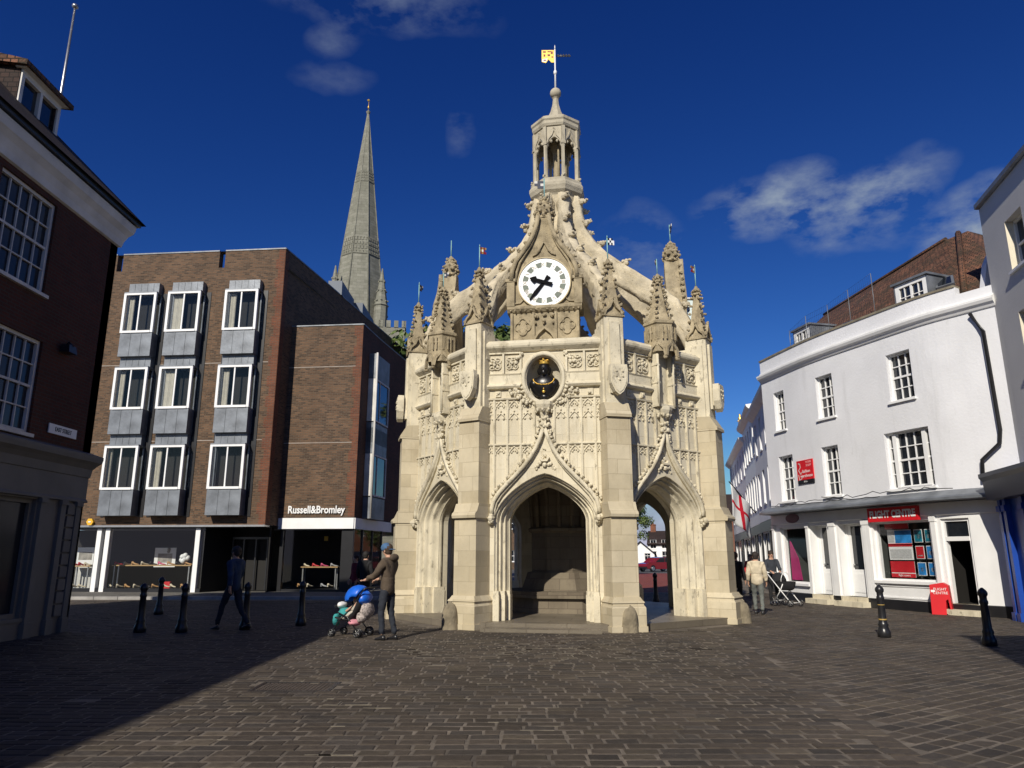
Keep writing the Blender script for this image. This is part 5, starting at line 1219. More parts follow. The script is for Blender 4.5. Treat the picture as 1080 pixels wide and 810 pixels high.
# roof
m = MB(); n_ = 24; rows = []
rid = [Vector((14.7, 32.5)).lerp(Vector((15.55, 24.1)), i/n_) for i in range(n_+1)]
eav = [pw.ev(pw.len*i/n_) for i in range(n_+1)]; eav = [e_[0]-e_[2]*.35 for e_ in eav]
for k in range(9): f = k/8; rows.append([(e_.x*(1-f)+r_.x*f, e_.y*(1-f)+r_.y*f, 9.05+(12.6-9.05)*f) for e_, r_ in zip(eav, rid)])
m.grid(rows, False); 
e1 = eav[-1]; m.face([m.vert((e1.x, e1.y, 9.05)), m.vert((14.0, 19.3, 9.05)), m.vert((15.9, 23.4, 12.62)), m.vert((15.55, 24.1, 12.6))]); m.face([m.vert((14.0, 19.3, 9.05)), m.vert((20, 19.5, 9.05)), m.vert((18, 24, 12.4)), m.vert((15.9, 23.4, 12.62))])
m.face([m.vert((20, 19.5, 9.05)), m.vert((20, 33, 9.05)), m.vert((14.7, 32.5, 12.6)), m.vert((15.55, 24.1, 12.6)), m.vert((15.9, 23.4, 12.62)), m.vert((18, 24, 12.4))])
m.face([m.vert((eav[0].x, eav[0].y, 9.05)), m.vert((14.7, 32.5, 12.6)), m.vert((20, 33, 9.05))])
RF = m.build('roof', MT['roof'], WB, True)
m = MB(); m.tube([(e1.x+.1, e1.y, 9.12), (15.75, 23.7, 12.68)], .1, 6); m.tube([(rid[i].x, rid[i].y, 12.64) for i in range(0, 25, 4)], .07, 6); m.build('ridge_tiles', MT['roof'], RF, True)
m = MB(); m.M = Path([(13.55, 19.75), (14.9, 19.9)]).M(0, 0); m.extr([(0, 8.7), (1.4, 8.7), (1.4, 10.9), (.75, 10.7), (.3, 9.9)], 0, .2) ; m.build('gable_end', MT['render_white'], WB, True)
def dormer(px, py, w_, h_, lab=None, back=1.2):
    s_, z_ = pw.pix(px, py); p, t, n = pw.ev(s_); z_ = 9.25
    o0 = p-n*.75
    Mx = Matrix(((t.x, -n.x, 0, o0.x), (t.y, -n.y, 0, o0.y), (0, 0, 1, z_), (0, 0, 0, 1)))
    m = MB(); m.M = Mx; m.box(-w_/2-.05, -w_/2, 0, back, 0, h_); m.box(w_/2, w_/2+.05, 0, back, 0, h_); m.box(-w_/2-.1, w_/2+.1, -.08, back+.4, h_, h_+.07); m.box(-w_/2, w_/2, back-.04, back, 0, h_); d_ = m.build('dormer', MT['lead'], WB, True)
    m = MB(); m.M = Mx; m.box(-w_/2, -w_/2+.14, 0, .1, 0, h_); m.box(w_/2-.14, w_/2, 0, .1, 0, h_); m.box(-w_/2+.14, w_/2-.14, 0, .1, 0, .12); m.box(-w_/2+.14, w_/2-.14, 0, .1, h_-.14, h_); m.box(-.035, .035, .01, .08, .12, h_-.14)
    for x in (-1, 1): m.box(x*(w_/4-.035)-.012, x*(w_/4-.035)+.012, .02, .06, .12, h_-.14)
    m.box(-w_/2+.14, w_/2-.14, .02, .06, h_*.5-.012, h_*.5+.012); q = m.build('dormer_frame', MT['white'], d_, True)
    m = MB(); m.M = Mx; m.box(-w_/2+.1, w_/2-.1, .065, .08, .1, h_-.1); m.build('pane', MT['glass'], d_, True)
dormer(943, 310, 1.15, .95); dormer(828, 362, 1.0, .9)
def rooflight(px, py, w_, h_, f0):
    s_, _ = pw.pix(px, py); i = s_/pw.len; a = eav[int(i*24)]; b = rid[int(i*24)]; t = pw.ev(s_)[1]
    e3 = Vector((a.x, a.y, 9.05)); r3 = Vector((b.x, b.y, 12.6)); u = (r3-e3).normalized(); tt = Vector((t.x, t.y, 0)); nn = tt.cross(u).normalized(); nn = nn if nn.z > 0 else -nn
    o0 = e3+u*f0+nn*.06; M4 = Matrix(((tt.x, u.x, nn.x, o0.x), (tt.y, u.y, nn.y, o0.y), (tt.z, u.z, nn.z, o0.z), (0, 0, 0, 1)))
    m = MB(); m.M = M4; m.box(-w_/2, w_/2, 0, h_, -.05, .05); r_ = m.build('rooflight', MT['lead'], WB, True); m = MB(); m.M = M4; m.box(-w_/2+.07, w_/2-.07, .07, h_-.07, .052, .06); m.build('pane', MT['glass'], r_, True)
rooflight(993, 290, .55, .75, 1.0); rooflight(880, 338, .5, .7, .6)
# bird netting posts and net over the roof's far half
net = thing('bird_netting', 'fine dark bird netting on thin posts above the tiled roof', 'netting', (12, 27, 9.3))
m = MB(); pp = []
for px, h_ in ((824, .9), (838, 1.25), (862, 1.3), (882, 1.6), (905, 1.9)):
    s_, _ = pw.pix(px, 350); p, t, n = pw.ev(s_); q = p-n*(.3+.5*(h_-.8)); pp.append((q, h_)); 
net_h = [Vector((q.x, q.y, 9.25+h_*.95)) for q, h_ in pp]
for (q, h_) in pp: mm = MB(); mm.tube([(q.x, q.y, 9.2), (q.x, q.y, 9.25+h_*.95)], .013, 5); mm.build('post', MT['lead'], net, True)
for a, b in zip(pp, pp[1:]):
    for k in range(7):
        f = k/6; za = 9.3+(a[1]*.95-.05)*f; zb = 9.3+(b[1]*.95-.05)*f; m.tube([(a[0].x, a[0].y, za), (b[0].x, b[0].y, zb)], .004, 3)
    for k in range(12):
        f = k/12; q = a[0].lerp(b[0], f); m.tube([(q.x, q.y, 9.3), (q.x, q.y, 9.25+.95*(a[1]*(1-f)+b[1]*f))], .003, 3)
m.build('mesh', MT['navy'], net, True)
# drainpipe
m = MB(); P_ = Path([(12.94, 20.0), (13.48, 19.15)])
dn = lambda s_, z, o=.1: P_.M(s_, z) @ Vector((0, -o, 0))
m.tube([dn(.35, 8.3), dn(.62, 7.7), dn(.66, 4.9), dn(.6, 4.55), dn(.1, 4.15), dn(.05, 3.6)], .055, 8)
for z in (7.6, 6.3, 5.1): m.box(0, 0, 0, 0, 0, 0) if False else None
dpp = m.build('drainpipe', MT['iron'], WB, True)
# shop canopy band, lead covered
m = MB(); follow(m, Pall, [(0, 3.42), (.12, 3.4), (.45, 3.24), (.5, 3.18), (.5, 3.12), (0, 3.1)]); follow(m, Pall, [(.5, 3.12), (.53, 3.12), (.53, 3.19), (.5, 3.19)]); m.build('lead_canopy', MT['lead'], WB, True)
m = MB(); rr = random.Random(4); prev = None
for (a0, a1, z0, dr) in ((0.2, 4.5, 3.45, .05), (3.5, 8.4, 3.5, .07), (.5, 6, 3.4, .03)):
    pts_ = []
    for i in range(19): f = i/18; s_ = a0+(a1-a0)*f; q = pw.M(min(s_, pw.len), z0+rr.uniform(-1, 1)*dr) @ Vector((0, -.16-.1*rr.random(), 0)); pts_.append(q)
    m.tube(pts_, .012, 4)
m.build('cable', MT['black'], WB, True)
m = MB(); follow(m, Pall, [(.02, 2.72), (.06, 2.74), (.06, 3.08), (.02, 3.1)]); m.build('fascia', MT['white'], WB, True)
# shopfront: openings on a wall 0..2.75
def S_(px): return pw.pix(px, 600)[0]
def Z_(px, py): return pw.pix(px, py)[1]
op = []
def opening(name, x0, x1, zb, zt): op.append((name, S_(x0), S_(x1), zb, zt))
opening('window', 826, 853, .62, 2.62); opening('door', 858, 876, .3, 2.62); opening('door', 888, 912, .3, 2.62); opening('window', 925, 986, .85, 2.62); opening('doorway', 1000, 1034-22, .3, 2.62)
op[-1] = ('doorway', S_(998), S_(1029), .3, 2.62)
print('shop openings', [[round(v, 2) for v in o[1:]] for o in op], pw.len)
m = MB(); wall_grid(m, pw, 0, 2.74, [o[1:5] for o in op], .3); wall_grid(m, pw2, 0, 3.12, [], .3); SFR = m.build('shopfront_wall', MT['white'], WB, True)
m = MB(); follow(m, Pall, [(0.0, 0), (.03, 0), (.03, .28), (.0, .3)]); 
# gaps in the black plinth at the doors are covered by steps
m.build('black_plinth', MT['black'], WB, True)
def chordM(a, b, z):
    pa = pw.ev(a)[0]; pb_ = pw.ev(b)[0]; t = (pb_-pa).normalized(); return Matrix(((t.x, -t.y, 0, pa.x), (t.y, t.x, 0, pa.y), (0, 0, 1, z), (0, 0, 0, 1))), (pb_-pa).length
for name, a, b, zb, zt in op:
    Mx, w_ = chordM(a, b, zb); h_ = zt-zb
    if name == 'window':
        f = MB(); f.M = Mx; f.box(0, .06, .1, .2, 0, h_); f.box(w_-.06, w_, .1, .2, 0, h_); f.box(.06, w_-.06, .1, .2, 0, .06); f.box(.06, w_-.06, .1, .2, h_-.06, h_); f.box(-.06, w_+.06, -.1, .1, -.08, -.002); o = f.build('shop_window', MT['white'], WB, True)
        g_ = MB(); g_.M = Mx; g_.box(.06, w_-.06, .14, .15, .06, h_-.06); g_.build('pane', MT['clear'], o, True)
        bk = MB(); bk.M = Mx; bk.box(0, w_, 1.2, 1.25, -.2, h_+.1); bk.box(-.02, 0, .25, 1.2, -.2, h_+.1); bk.box(w_, w_+.02, .25, 1.2, -.2, h_+.1); bk.box(0, w_, .25, 1.2, h_+.05, h_+.1); bk.box(0, w_, .25, 1.2, -.2, -.1); bk.build('window_interior', plain('shop_back', (.05, .055, .05), .8, .3, 1, 0) if w_ > 1.6 else plain('shop_back_green', (.16, .2, .17), .8, .2, 1, 0), WB, True)
    elif name == 'door':
        f = MB(); f.M = Mx; f.box(0, .07, .3, .4, -.0, h_); f.box(w_-.07, w_, .3, .4, -.0, h_); f.box(.07, w_-.07, .3, .4, h_-.07, h_); f.box(.07, w_-.07, .33, .38, .0, .85); f.box(.07, .2, .33, .38, .85, h_-.07); f.box(w_-.2, w_-.07, .33, .38, .85, h_-.07); f.box(.16, w_-.16, .315, .33, .12, .72, .03)
        o = f.build('shop_door', MT['white'], WB, True); g_ = MB(); g_.M = Mx; g_.box(.2, w_-.2, .35, .36, .85, h_-.07); g_.build('pane', MT['glass'], o, True); k_ = MB(); k_.M = Mx; k_.ball((.26 if w_ > .5 else .15, .29, 1.0), .035, 8, 5); k_.build('handle', MT['steel'], o, True)
        s2 = MB(); s2.M = Mx; s2.box(-.12, w_+.12, -.35, .3, -.3, -.14); s2.box(-.05, w_+.05, -.1, .3, -.14, 0); s2.build('doorstep', MT['dress'], WB, True)
    else:
        f = MB(); f.M = Mx; f.box(0, .08, .06, .2, 0, h_); f.box(w_-.08, w_, .06, .2, 0, h_); f.box(.08, w_-.08, .06, .2, h_-.08, h_); f.box(.08, w_-.08, .04, .2, h_-.62, h_-.5); o = f.build('doorway_frame', MT['white'], WB, True)
        g_ = MB(); g_.M = Mx; g_.box(.08, w_-.08, .12, .13, h_-.5, h_-.08); g_.build('pane', MT['glass'], o, True)
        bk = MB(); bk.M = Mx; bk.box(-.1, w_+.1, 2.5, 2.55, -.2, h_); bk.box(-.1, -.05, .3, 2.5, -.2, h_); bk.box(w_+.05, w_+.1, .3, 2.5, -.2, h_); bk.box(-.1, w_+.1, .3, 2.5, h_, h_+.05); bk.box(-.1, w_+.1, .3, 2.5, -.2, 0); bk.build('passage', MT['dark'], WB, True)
        s2 = MB(); s2.M = Mx; s2.box(-.1, w_+.1, -.3, .3, -.3, -.15); s2.box(-.02, w_+.02, -.02, .3, -.15, 0.0); s2.build('doorstep', MT['dress'], WB, True)
# pilasters and stall riser panel
m = MB()
for px in (820, 856, 881, 884, 917, 921, 991): 
    s_ = S_(px); m.M = pw.M(s_, 0); m.box(-.07, .07, -.07, -.001, .3, 2.72); m.box(-.09, .09, -.09, -.001, 2.56, 2.7)
build_pieces(m, 'pilaster', MT['white'], WB, True)
a, b = op[3][1:3]; Mx, w_ = chordM(a, b, 0); m = MB(); m.M = Mx; m.box(.0, w_, -.03, .0, .34, .38); m.box(.0, w_, -.03, 0, .68, .72); m.box(0, .05, -.03, 0, .38, .68); m.box(w_-.05, w_, -.03, 0, .38, .68); m.build('stall_riser_moulding', MT['white'], WB, True)
# signs
Mx3, w3 = chordM(op[3][1], op[3][2], 0)
sg = thing('shop_sign', 'red shop sign with white capital letters above the travel agency window', 'shop sign', tuple(Mx3 @ Vector((w3*.5, -.2, 2.8))))
m = MB(); m.M = Mx3; m.box(.02, w3*.9, -.17, -.06, 2.62, 3.04); m.build('board', MT['red'], sg, True)
text_mesh('lettering', 'FLIGHT CENTRE', .3, MT['white'], sg, Mx3 @ Matrix.Translation((w3*.46, -.178, 2.83)), .004, xs=.78, bold=.012)
art = {'blue': plain('poster_blue', (.03, .22, .55), .4, .5, 3, 0), 'red': plain('poster_red', (.55, .02, .03), .4, .1, 3, 0), 'grey': plain('poster_grey', (.5, .5, .5), .5, .15, 20, 0), 'teal': plain('poster_teal', (.02, .2, .28), .4, .7, 6, 0)}
def wposter(lab, x, z, w_, h_, cols, txt=None):
    t = thing('window_poster', lab, 'poster', tuple(Mx3 @ Vector((x+w_/2, .25, z))), 0)
    m = MB(); m.M = Mx3; m.box(x, x+w_, .25, .26, z, z+h_); m.build('sheet', MT['white'], t, True)
    for (fx, fz, fw, fh, c) in cols: m = MB(); m.M = Mx3; m.box(x+fx*w_, x+(fx+fw)*w_, .243, .25, z+fz*h_, z+(fz+fh)*h_); m.build('panel', art[c], t, True)
    if txt: text_mesh('lettering', txt[0], txt[1], MT['white'], t, Mx3 @ Matrix.Translation((x+w_*txt[2], .238, z+h_*txt[3])), .001)
g3 = w3
wposter('blue and white beach holiday poster in the travel agency window', .15*g3, 1.95, .42*g3, .42, [(.32, .05, .68, .9, 'blue'), (.02, .1, .26, .8, 'grey'), (.0, -.04, 1, .06, 'red')])
wposter('white fare list poster with red edge in the middle of the travel agency window', .15*g3, 1.47, .42*g3, .44, [(0, .9, 1, .1, 'red'), (.05, .1, .9, .62, 'grey')])
wposter('red poster at the bottom left of the travel agency window', .15*g3, .95, .42*g3, .48, [(0, .3, 1, .7, 'red'), (0, 0, 1, .24, 'red')], ('flight centre', .09, .55, .13))
wposter('dark red poster hanging at the top left of the travel agency window', .12*g3, 2.4, .42*g3, .2, [(0, 0, 1, 1, 'red')])
for i, (x, z, c, lab) in enumerate(((.62, 1.98, 'teal', 'dark teal brochure card, top row left in the travel window'), (.8, 1.98, 'teal', 'dark teal brochure card, top row right in the travel window'), (.62, 1.5, 'red', 'red brochure card in the middle row of the travel window'), (.8, 1.5, 'blue', 'blue brochure card in the middle row of the travel window'), (.62, 1.02, 'blue', 'blue brochure card, bottom row left in the travel window'), (.8, 1.02, 'blue', 'blue brochure card, bottom row right in the travel window'))):
    wposter(lab, x*g3, z, .14*g3, .38, [(.06, .05, .88, .9, c), (.3, .3, .35, .3, 'grey') if c != 'red' else (.2, .2, .6, .1, 'grey')])
# red banner sign upstairs
sa, sb = pw.pix(842, 498)[0], pw.pix(859, 498)[0]; Mx5, w5 = chordM(sa, sb, 0); z5 = pw.pix(850, 510)[1]; z6 = pw.pix(850, 485)[1]; h5 = z6-z5
sg = thing('wall_sign', 'square red sign with black foot fixed between the first floor windows', 'shop sign', tuple(Mx5 @ Vector((w5/2, 0, z5))))
m = MB(); m.M = Mx5; m.box(0, w5, -.05, -.01, z5+h5*.16, z6); m.build('board', MT['red'], sg, True)
m = MB(); m.M = Mx5; m.box(0, w5, -.052, -.01, z5, z5+h5*.159); m.build('foot_panel', MT['black'], sg, True)
text_mesh('lettering', 'fashion\nwarehouse', .16, MT['white'], sg, Mx5 @ Matrix.Translation((w5*.58, -.055, z5+h5*.42)), .002)
text_mesh('lettering', 'YOUR\nSHOP', .12, plain('pink_lettering', (.8, .4, .4), .5, 0, 1, 0), sg, Mx5 @ Matrix.Translation((w5*.75, -.055, z6-h5*.18)), .002)
text_mesh('lettering', '& Co', .09, MT['white'], sg, Mx5 @ Matrix.Translation((w5*.5, -.057, z5+h5*.08)), .002)
m = MB(); m.M = Mx5; m.band([(.1, z6-.1), (.2, z6-.12), (.22, z6-.25), (.1, z6-.35), (.22, z6-.5), (.3, z6-.42)], -.056, -.052, .035); m.band([(.08, z6-.5), (.12, z6-.7), (.25, z6-.66), (.3, z6-.55)], -.056, -.052, .03); m.build('emblem', MT['oldwhite'], sg, True)
# oval sign over the left shop window
s_ = S_(842); m = MB(); m.M = pw.M(s_, 2.93) @ Matrix.Rotation(pi/2, 4, 'X'); m.prism([(.42*cos(k*pi/12), .17*sin(k*pi/12)) for k in range(24)], .062, .085); o = m.build('oval_sign', plain('maroon', (.12, .03, .06), .5, .1, 3, 0)); tag(o, 'small oval maroon sign above the empty left hand shop window', 'shop sign')
# pink banner in left window
a, b = op[0][1:3]; Mx, w_ = chordM(a, b, 0); m = MB(); m.M = Mx; m.extr([(.08, .72), (.42*w_+.05, .72), (.35*w_, 1.5), (.1, 2.2)], .3, .32); o = m.build('pink_banner', plain('magenta_cloth', (.45, .02, .15), .7, .1, 2, 0)); tag(o, 'magenta banner standing inside the left white shop window', 'banner')
# red A-board / bin
Pb = ground(990, 648); t = thing('advertising_stand', 'bright red advertising board standing on the paving beside the open doorway', 'advertising board', (Pb.x+.12, Pb.y, 0), R(-38))
m = MB(); m.extr([(-.24, .0), (.12, 0), (.12, .02), (.14, .38), (.2, .42), (.24, 0), (.27, 0), (.24, .78), (.1, .86), (-.22, .8)], -.16, .16); m.build('panel', MT['red'], t)
text_mesh('lettering', 'FLIGHT\nCENTRE', .1, MT['white'], t, wm(t) @ Matrix.Translation((.03, -.166, .63)), .002)
m = MB(); m.box(-.2, -.1, -.164, -.16, .6, .66); m.build('emblem', MT['white'], t); m = MB(); m.box(-.2, .22, -.14, .14, -.0, .03); m.build('base', MT['black'], t)
MT['cream'] = plain('cream_paint', (.7, .64, .5), .6, .05, 2, 0)
# ================================================================ GREY BUILDING, RIGHT EDGE
GB = thing('grey_rendered_building', 'tall grey rendered building with cream window reveals above the blue shop', 'building', (14, 16, 0))
pq = Path([(13.46, 19.2), (11.9, 12.6)])
zg = 11.3
gw = []
for (xa, xb, ya, yb) in ((1059, 1075, 213, 262), (1068, 1084, 307, 375)):
    s1_ = pq.pix(xa, (ya+yb)/2)[0]; gw.append([s1_, s1_+1.0])
gs = pq.pix(1059, 235)[0]
hl = [(gs+k*2.6, gs+k*2.6+1.0, 8.85, 10.25) for k in (0, 1, 2) if gs+k*2.6+1 < pq.len]+[(gs-.05+k*2.6, gs+.95+k*2.6, 6.2, 7.75) for k in (0, 1, 2) if gs+k*2.6+1 < pq.len]
m = MB(); wall_grid(m, pq, 3.6, zg, hl, .4); wall_grid(m, Path([(11.9, 12.6), (20, 11.6)]), 0, zg, [], .4); wall_grid(m, Path([(20, 19.5), (13.46, 19.2)]), 3, zg, [], .4); m.build('wall', MT['render_grey'], GB, True)
for a, b, c, d in hl:
    sash(GB, pq.M(a, c), b-a, d-c, 2, 2, .22, .07, .03, 'white', .12)
    m = MB(); m.M = pq.M(a, c); m.box(.0, .012, .0, .2, 0, d-c); m.box(b-a-.012, b-a, 0, .2, 0, d-c); build_pieces(m, 'cream_reveal', MT['cream'], GB, True)
m = MB(); follow(m, pq, [(.06, zg), (.12, zg+.02), (.12, zg+.14), (-.4, zg+.14), (-.4, zg)]); m.build('coping', MT['lead'], GB, True)
m = MB(); m.quad((13.46, 19.2, zg-.2), (11.9, 12.6, zg-.2), (20, 11.6, zg-.2), (20, 19.5, zg-.2)); m.build('roof', MT['lead'], GB, True)
pq2 = Path([(12.84, 19.3), (11.27, 12.7)])
BS = thing('blue_shop_front', 'bright blue shop front with dark navy fascia at the right edge of the square', 'shop front', (12.8, 17, 0))
m = MB(); follow(m, pq2, [(0, 3.0), (.3, 3.02), (.34, 3.5), (.42, 3.6), (.42, 3.7), (0, 3.8)]); m.build('fascia', MT['navy'], BS, True)
m = MB(); wall_grid(m, Path([(13.46, 19.45), (12.84, 19.3)]), 0, 3.75, [], .2); m.quad((12.9, 19.28, 3.74), (13.5, 19.4, 3.74), (12, 12.7, 3.74), (11.3, 12.7, 3.74)); m.build('side_return', MT['blue'], BS, True)
m = MB(); ho = [(.55, 1.0, 1.9, 2.7), (1.7, 3.4, .8, 2.7), (3.9, 5.8, .8, 2.7)]; wall_grid(m, pq2, 0, 3.7, ho[1:], .3); m.build('wall', MT['blue'], BS, True)
for a, b, c, d in ho[1:]: sash(BS, pq2.M(a, c), b-a, d-c, 2, 1, .12, .07, .04, 'white', .06, False, 'shop_window')
m = MB()
for s_ in (.15, .45, 1.45, 3.5): m.M = pq2.M(s_, 0); m.box(0, .16, -.12, -.001, .2, 3.0); m.box(-.03, .19, -.16, -.001, 0, .2); m.box(-.03, .19, -.16, -.001, 2.7, 2.85)
build_pieces(m, 'pilaster', MT['blue'], BS, True)
# ================================================================ STREET OF WHITE HOUSES ON THE RIGHT
def terrace(name, lab, a, b, h, mat, nw, floors, roofm=None, par=True, gf=3.2, cat='building', shop=True):
    t = thing(name, lab, cat, ((a[0]+b[0])/2, (a[1]+b[1])/2, 0)); p = Path([a, b]); hl = []
    for f in range(floors):
        zb = gf+.8+f*(h-gf-.4)/floors; zt = zb+(h-gf-.4)/floors*.62
        for k in range(nw): c = p.len*(k+.5)/nw; hl.append((c-.42, c+.42, zb, zt))
    m = MB(); wall_grid(m, p, gf, h, hl, .25); m.build('wall', mat, t, True)
    for x in hl: sash(t, p.M(x[0], x[2]), x[1]-x[0], x[3]-x[2], 2, 4, .12, .05, .025, 'white', .07)
    n_ = (p.t[0].y, -p.t[0].x)
    m = MB(); follow(m, p, [(0, h-.25), (.1, h-.2), (.3, h-.02), (.34, h+.1), (0, h+.14)]); m.build('cornice', MT['white'], t, True)
    d = Vector((-n_[0], -n_[1])); A_, B_ = Vector(a), Vector(b)
    m = MB(); q = lambda v, o, z: ((v+d*o).x, (v+d*o).y, z)
    m.quad(q(A_, -.1, h+.1), q(B_, -.1, h+.1), q(B_, 4, h+2.2), q(A_, 4, h+2.2)); m.quad(q(A_, 4, h+2.2), q(B_, 4, h+2.2), q(B_, 8, h), q(A_, 8, h)); m.build('roof', roofm or MT['slate'], t, True)
    m = MB(); 
    for e_ in (A_, B_): m.face([m.vert(q(e_, 0.02, 0)), m.vert(q(e_, 8, 0)), m.vert(q(e_, 8, h)), m.vert(q(e_, 4, h+2.15)), m.vert(q(e_, 0.02, h))])
    m.build('side_wall', mat, t, True)
    m = MB(); sh_ = [(.3, p.len/2-.6, .5, gf-.5), (p.len/2-.3, p.len/2+.5, .1, gf-.5), (p.len/2+.9, p.len-.3, .5, gf-.5)]
    if not shop: sh_ = hl and [(x[0], x[1], 1.0, 2.5) for x in hl[:nw]]
    wall_grid(m, p, 0, gf-.02, sh_, .25); m.build('ground_floor', MT['black'] if shop else mat, t, True)
    for x in sh_: sash(t, p.M(x[0], x[2]), x[1]-x[0], x[3]-x[2], 2, 1 if shop else 3, .1, .05, .03, 'white', 0, False, 'shop_window' if shop else 'window')
    return t, p
terrace('white_house', 'near white terraced house with tall sash windows next to the curved building', (12.6, 37.5), (10.75, 29.3), 8.6, MT['render_white'], 4, 2)
terrace('white_house', 'middle white terraced house with bracketed cornice in the side street', (14.6, 45.5), (12.7, 37.6), 9.3, MT['white'], 5, 2)
terrace('white_house', 'far white terraced house at the end of the side street', (18, 60), (14.7, 45.6), 8.8, MT['render_white'], 6, 2, MT['roof'])
c_ = Vector((14.4, 45.1, 9.72)); t = thing('gilded_figure', 'small gilded figure standing on the cornice of the side street houses', 'statue', (c_.x, c_.y, 9.43))
m = MB(); m.lathe([(.16, 0), (.18, .05), (.12, .1)], 8); m.build('pedestal', MT['oldwhite'], t)
m = MB(); m.lathe([(.1, .1), (.14, .25), (.09, .45), (.13, .62), (.05, .72), (.07, .8), (.02, .9)], 8); m.tube([(0, 0, .55), (.18, 0, .75)], .03, 5); m.tube([(0, 0, .5), (-.18, 0, .4)], .03, 5); m.build('figure', MT['gold'], t)
# projecting iron bracket and hanging lamps etc.
# English flag on a slanted pole
fl = thing('hanging_flag', 'white flag with a red cross hanging on a slanted pole in the side street', 'flag', tuple(at_y(789, 545, 30.0)))
A_ = at_y(797, 541, 30.2); B_ = at_y(769, 508, 28.3)
m = MB(); m.tube([tuple(A_), tuple(B_)], .025, 6); m.build('pole', MT['black'], fl, True)
m = MB(); rows = []; cols_ = 12
d_ = (A_-B_); 
def flagpt(u, v):
    P = B_+d_*(.05+.75*u); return Vector((P.x+.05*sin(u*9+v*3), P.y+.07*sin(u*7+v*2), P.z-1.45*v*(1-.12*u)))
ids = [[m.vert(tuple(flagpt(i/16, j/12))) for i in range(17)] for j in range(13)]
for j in range(12):
    for i in range(16): m.cur = 1 if ((7 <= i < 9) or (j == 5)) else 0; m.face((ids[j][i], ids[j][i+1], ids[j+1][i+1], ids[j+1][i]), True)
m.cur = 0
fo = m.build('cloth', [MT['white'], plain('flag_red', (.65, .01, .03), .7, .05, 2, 0)], fl, True)
md = fo.modifiers.new('thick', 'SOLIDIFY'); md.thickness = .008
# ================================================================ CATHEDRAL SPIRE
SPY = 120.0; c_ = at_y(388, 300, SPY)
SP = thing('cathedral_spire', 'tall pale grey stone church spire with two lattice bands rising behind the brick building', 'spire', (at_y(388.5, 118, SPY).x, SPY, 0), R(10))
top_ = at_y(389, 118, SPY).z; bz = at_y(388, 345, SPY).z
hw0 = (at_y(409, 330, SPY).x-at_y(357, 330, SPY).x)/2/cos(pi/8)
hz = lambda z: hw0*(top_-z)/(top_-at_y(388, 330, SPY).z)
m = MB(); zz = bz-6; m.lathe([(hz(zz), zz), (hz(top_-.6)+.12, top_-.6), (.35, top_-.3), (.4, top_), (.1, top_+.3)], 8, ph=pi/8, smooth=False); m.build('spire_shell', MT['spire'], SP)
m = MB()
for k in range(8): a = pi/8+k*pi/4; m.tube([((hz(z)+.02)*cos(a), (hz(z)+.02)*sin(a), z) for z in (zz, top_-.5)], .14, 5)
build_pieces(m, 'rib', MT['spire'], SP, eps=-.3)
for (ya, yb) in ((196, 184), (275, 256)):
    z0_, z1_ = at_y(388, ya, SPY).z, at_y(388, yb, SPY).z; m = MB()
    m.lathe([(hz(z0_)+.12, z0_), (hz(z0_)+.2, z0_+.15), (hz(z0_)+.05, z0_+.3)], 8, ph=pi/8, smooth=False, cap=False); m.lathe([(hz(z1_)+.05, z1_-.3), (hz(z1_)+.2, z1_-.15), (hz(z1_)+.1, z1_)], 8, ph=pi/8, smooth=False, cap=False)
    rws = 4
    for k in range(8):
        a = k*pi/4; T = Matrix.Rotation(a, 4, 'Z'); m.M = T
        for j in range(rws):
            z_ = z0_+(z1_-z0_)*(j+.5)/rws; r_ = hz(z_)*cos(pi/8); w_ = hz(z_)*sin(pi/8)*.9; hh = (z1_-z0_)/rws*.42
            for i in range(4): cx = -w_+2*w_*(i+.5)/4; m.box(r_-.02, r_+.16, cx-w_*.17, cx+w_*.17, z_-hh*.8, z_+hh*.8)
        m.M = Matrix.Identity(4)
    m.build('lattice_band', MT['spire'], SP)
for k in range(4):
    a = pi/4+k*pi/2; r_ = hz(bz)*1.12; m = MB(); cx, cy = r_*cos(a), r_*sin(a)
    m.lathe([(1.15, bz-8), (1.15, bz+2.5), (1.35, bz+2.7), (1.1, bz+3), (.1, bz+9.5)], 8, cx, cy, False)
    for q in range(8):
        for j in range(3): rr_ = 1.1*(1-.28*j)*.9; m.knob((cx+rr_*cos(q*pi/4), cy+rr_*sin(q*pi/4), bz+3.5+j*1.8), .25)
    m.build('corner_pinnacle', MT['spire'], SP)
m = MB(); w_ = hz(bz)*1.15; m.box(-w_, w_, -w_, w_, 0, bz-5)
for s_ in (-1, 1):
    for i in range(8): x = -w_+2*w_*(i+.25)/8; m.box(x, x+w_*.14, s_*w_-.25, s_*w_+.25, bz-5, bz-3.8); m.box(s_*w_-.25, s_*w_+.25, x, x+w_*.14, bz-5, bz-3.8)
m.M = Matrix.Identity(4)
m.build('tower', MT['spire'], SP)
m = MB(); m.tube([(0, 0, top_), (0, 0, top_+2.2)], .06, 5); m.ball((0, 0, top_+.9), .22, 8, 5); m.knob((0, 0, top_+2.4), .35); m.build('weathercock', MT['gold'], SP)
c_ = at_y(414, 345, 100); m = MB(); w_ = 3.4; T = thing('crenellated_turret', 'grey crenellated church turret at the foot of the spire, just left of the cross', 'turret', (c_.x, 100, 0), R(8))
zt = c_.z
m = MB(); m.box(-1.8, 1.8, -1.8, 1.8, 0, zt-.6); m.build('shaft', MT['spire'], T)
m = MB()
for s_ in (-1, 1):
    for i in range(4): x = -1.9+i*1.08; m.box(x, x+.6, s_*1.75-.15, s_*1.75+.15, zt-.6, zt+.4); m.box(s_*1.75-.15, s_*1.75+.15, x, x+.6, zt-.6, zt+.4)
build_pieces(m, 'merlon', MT['spire'], T)
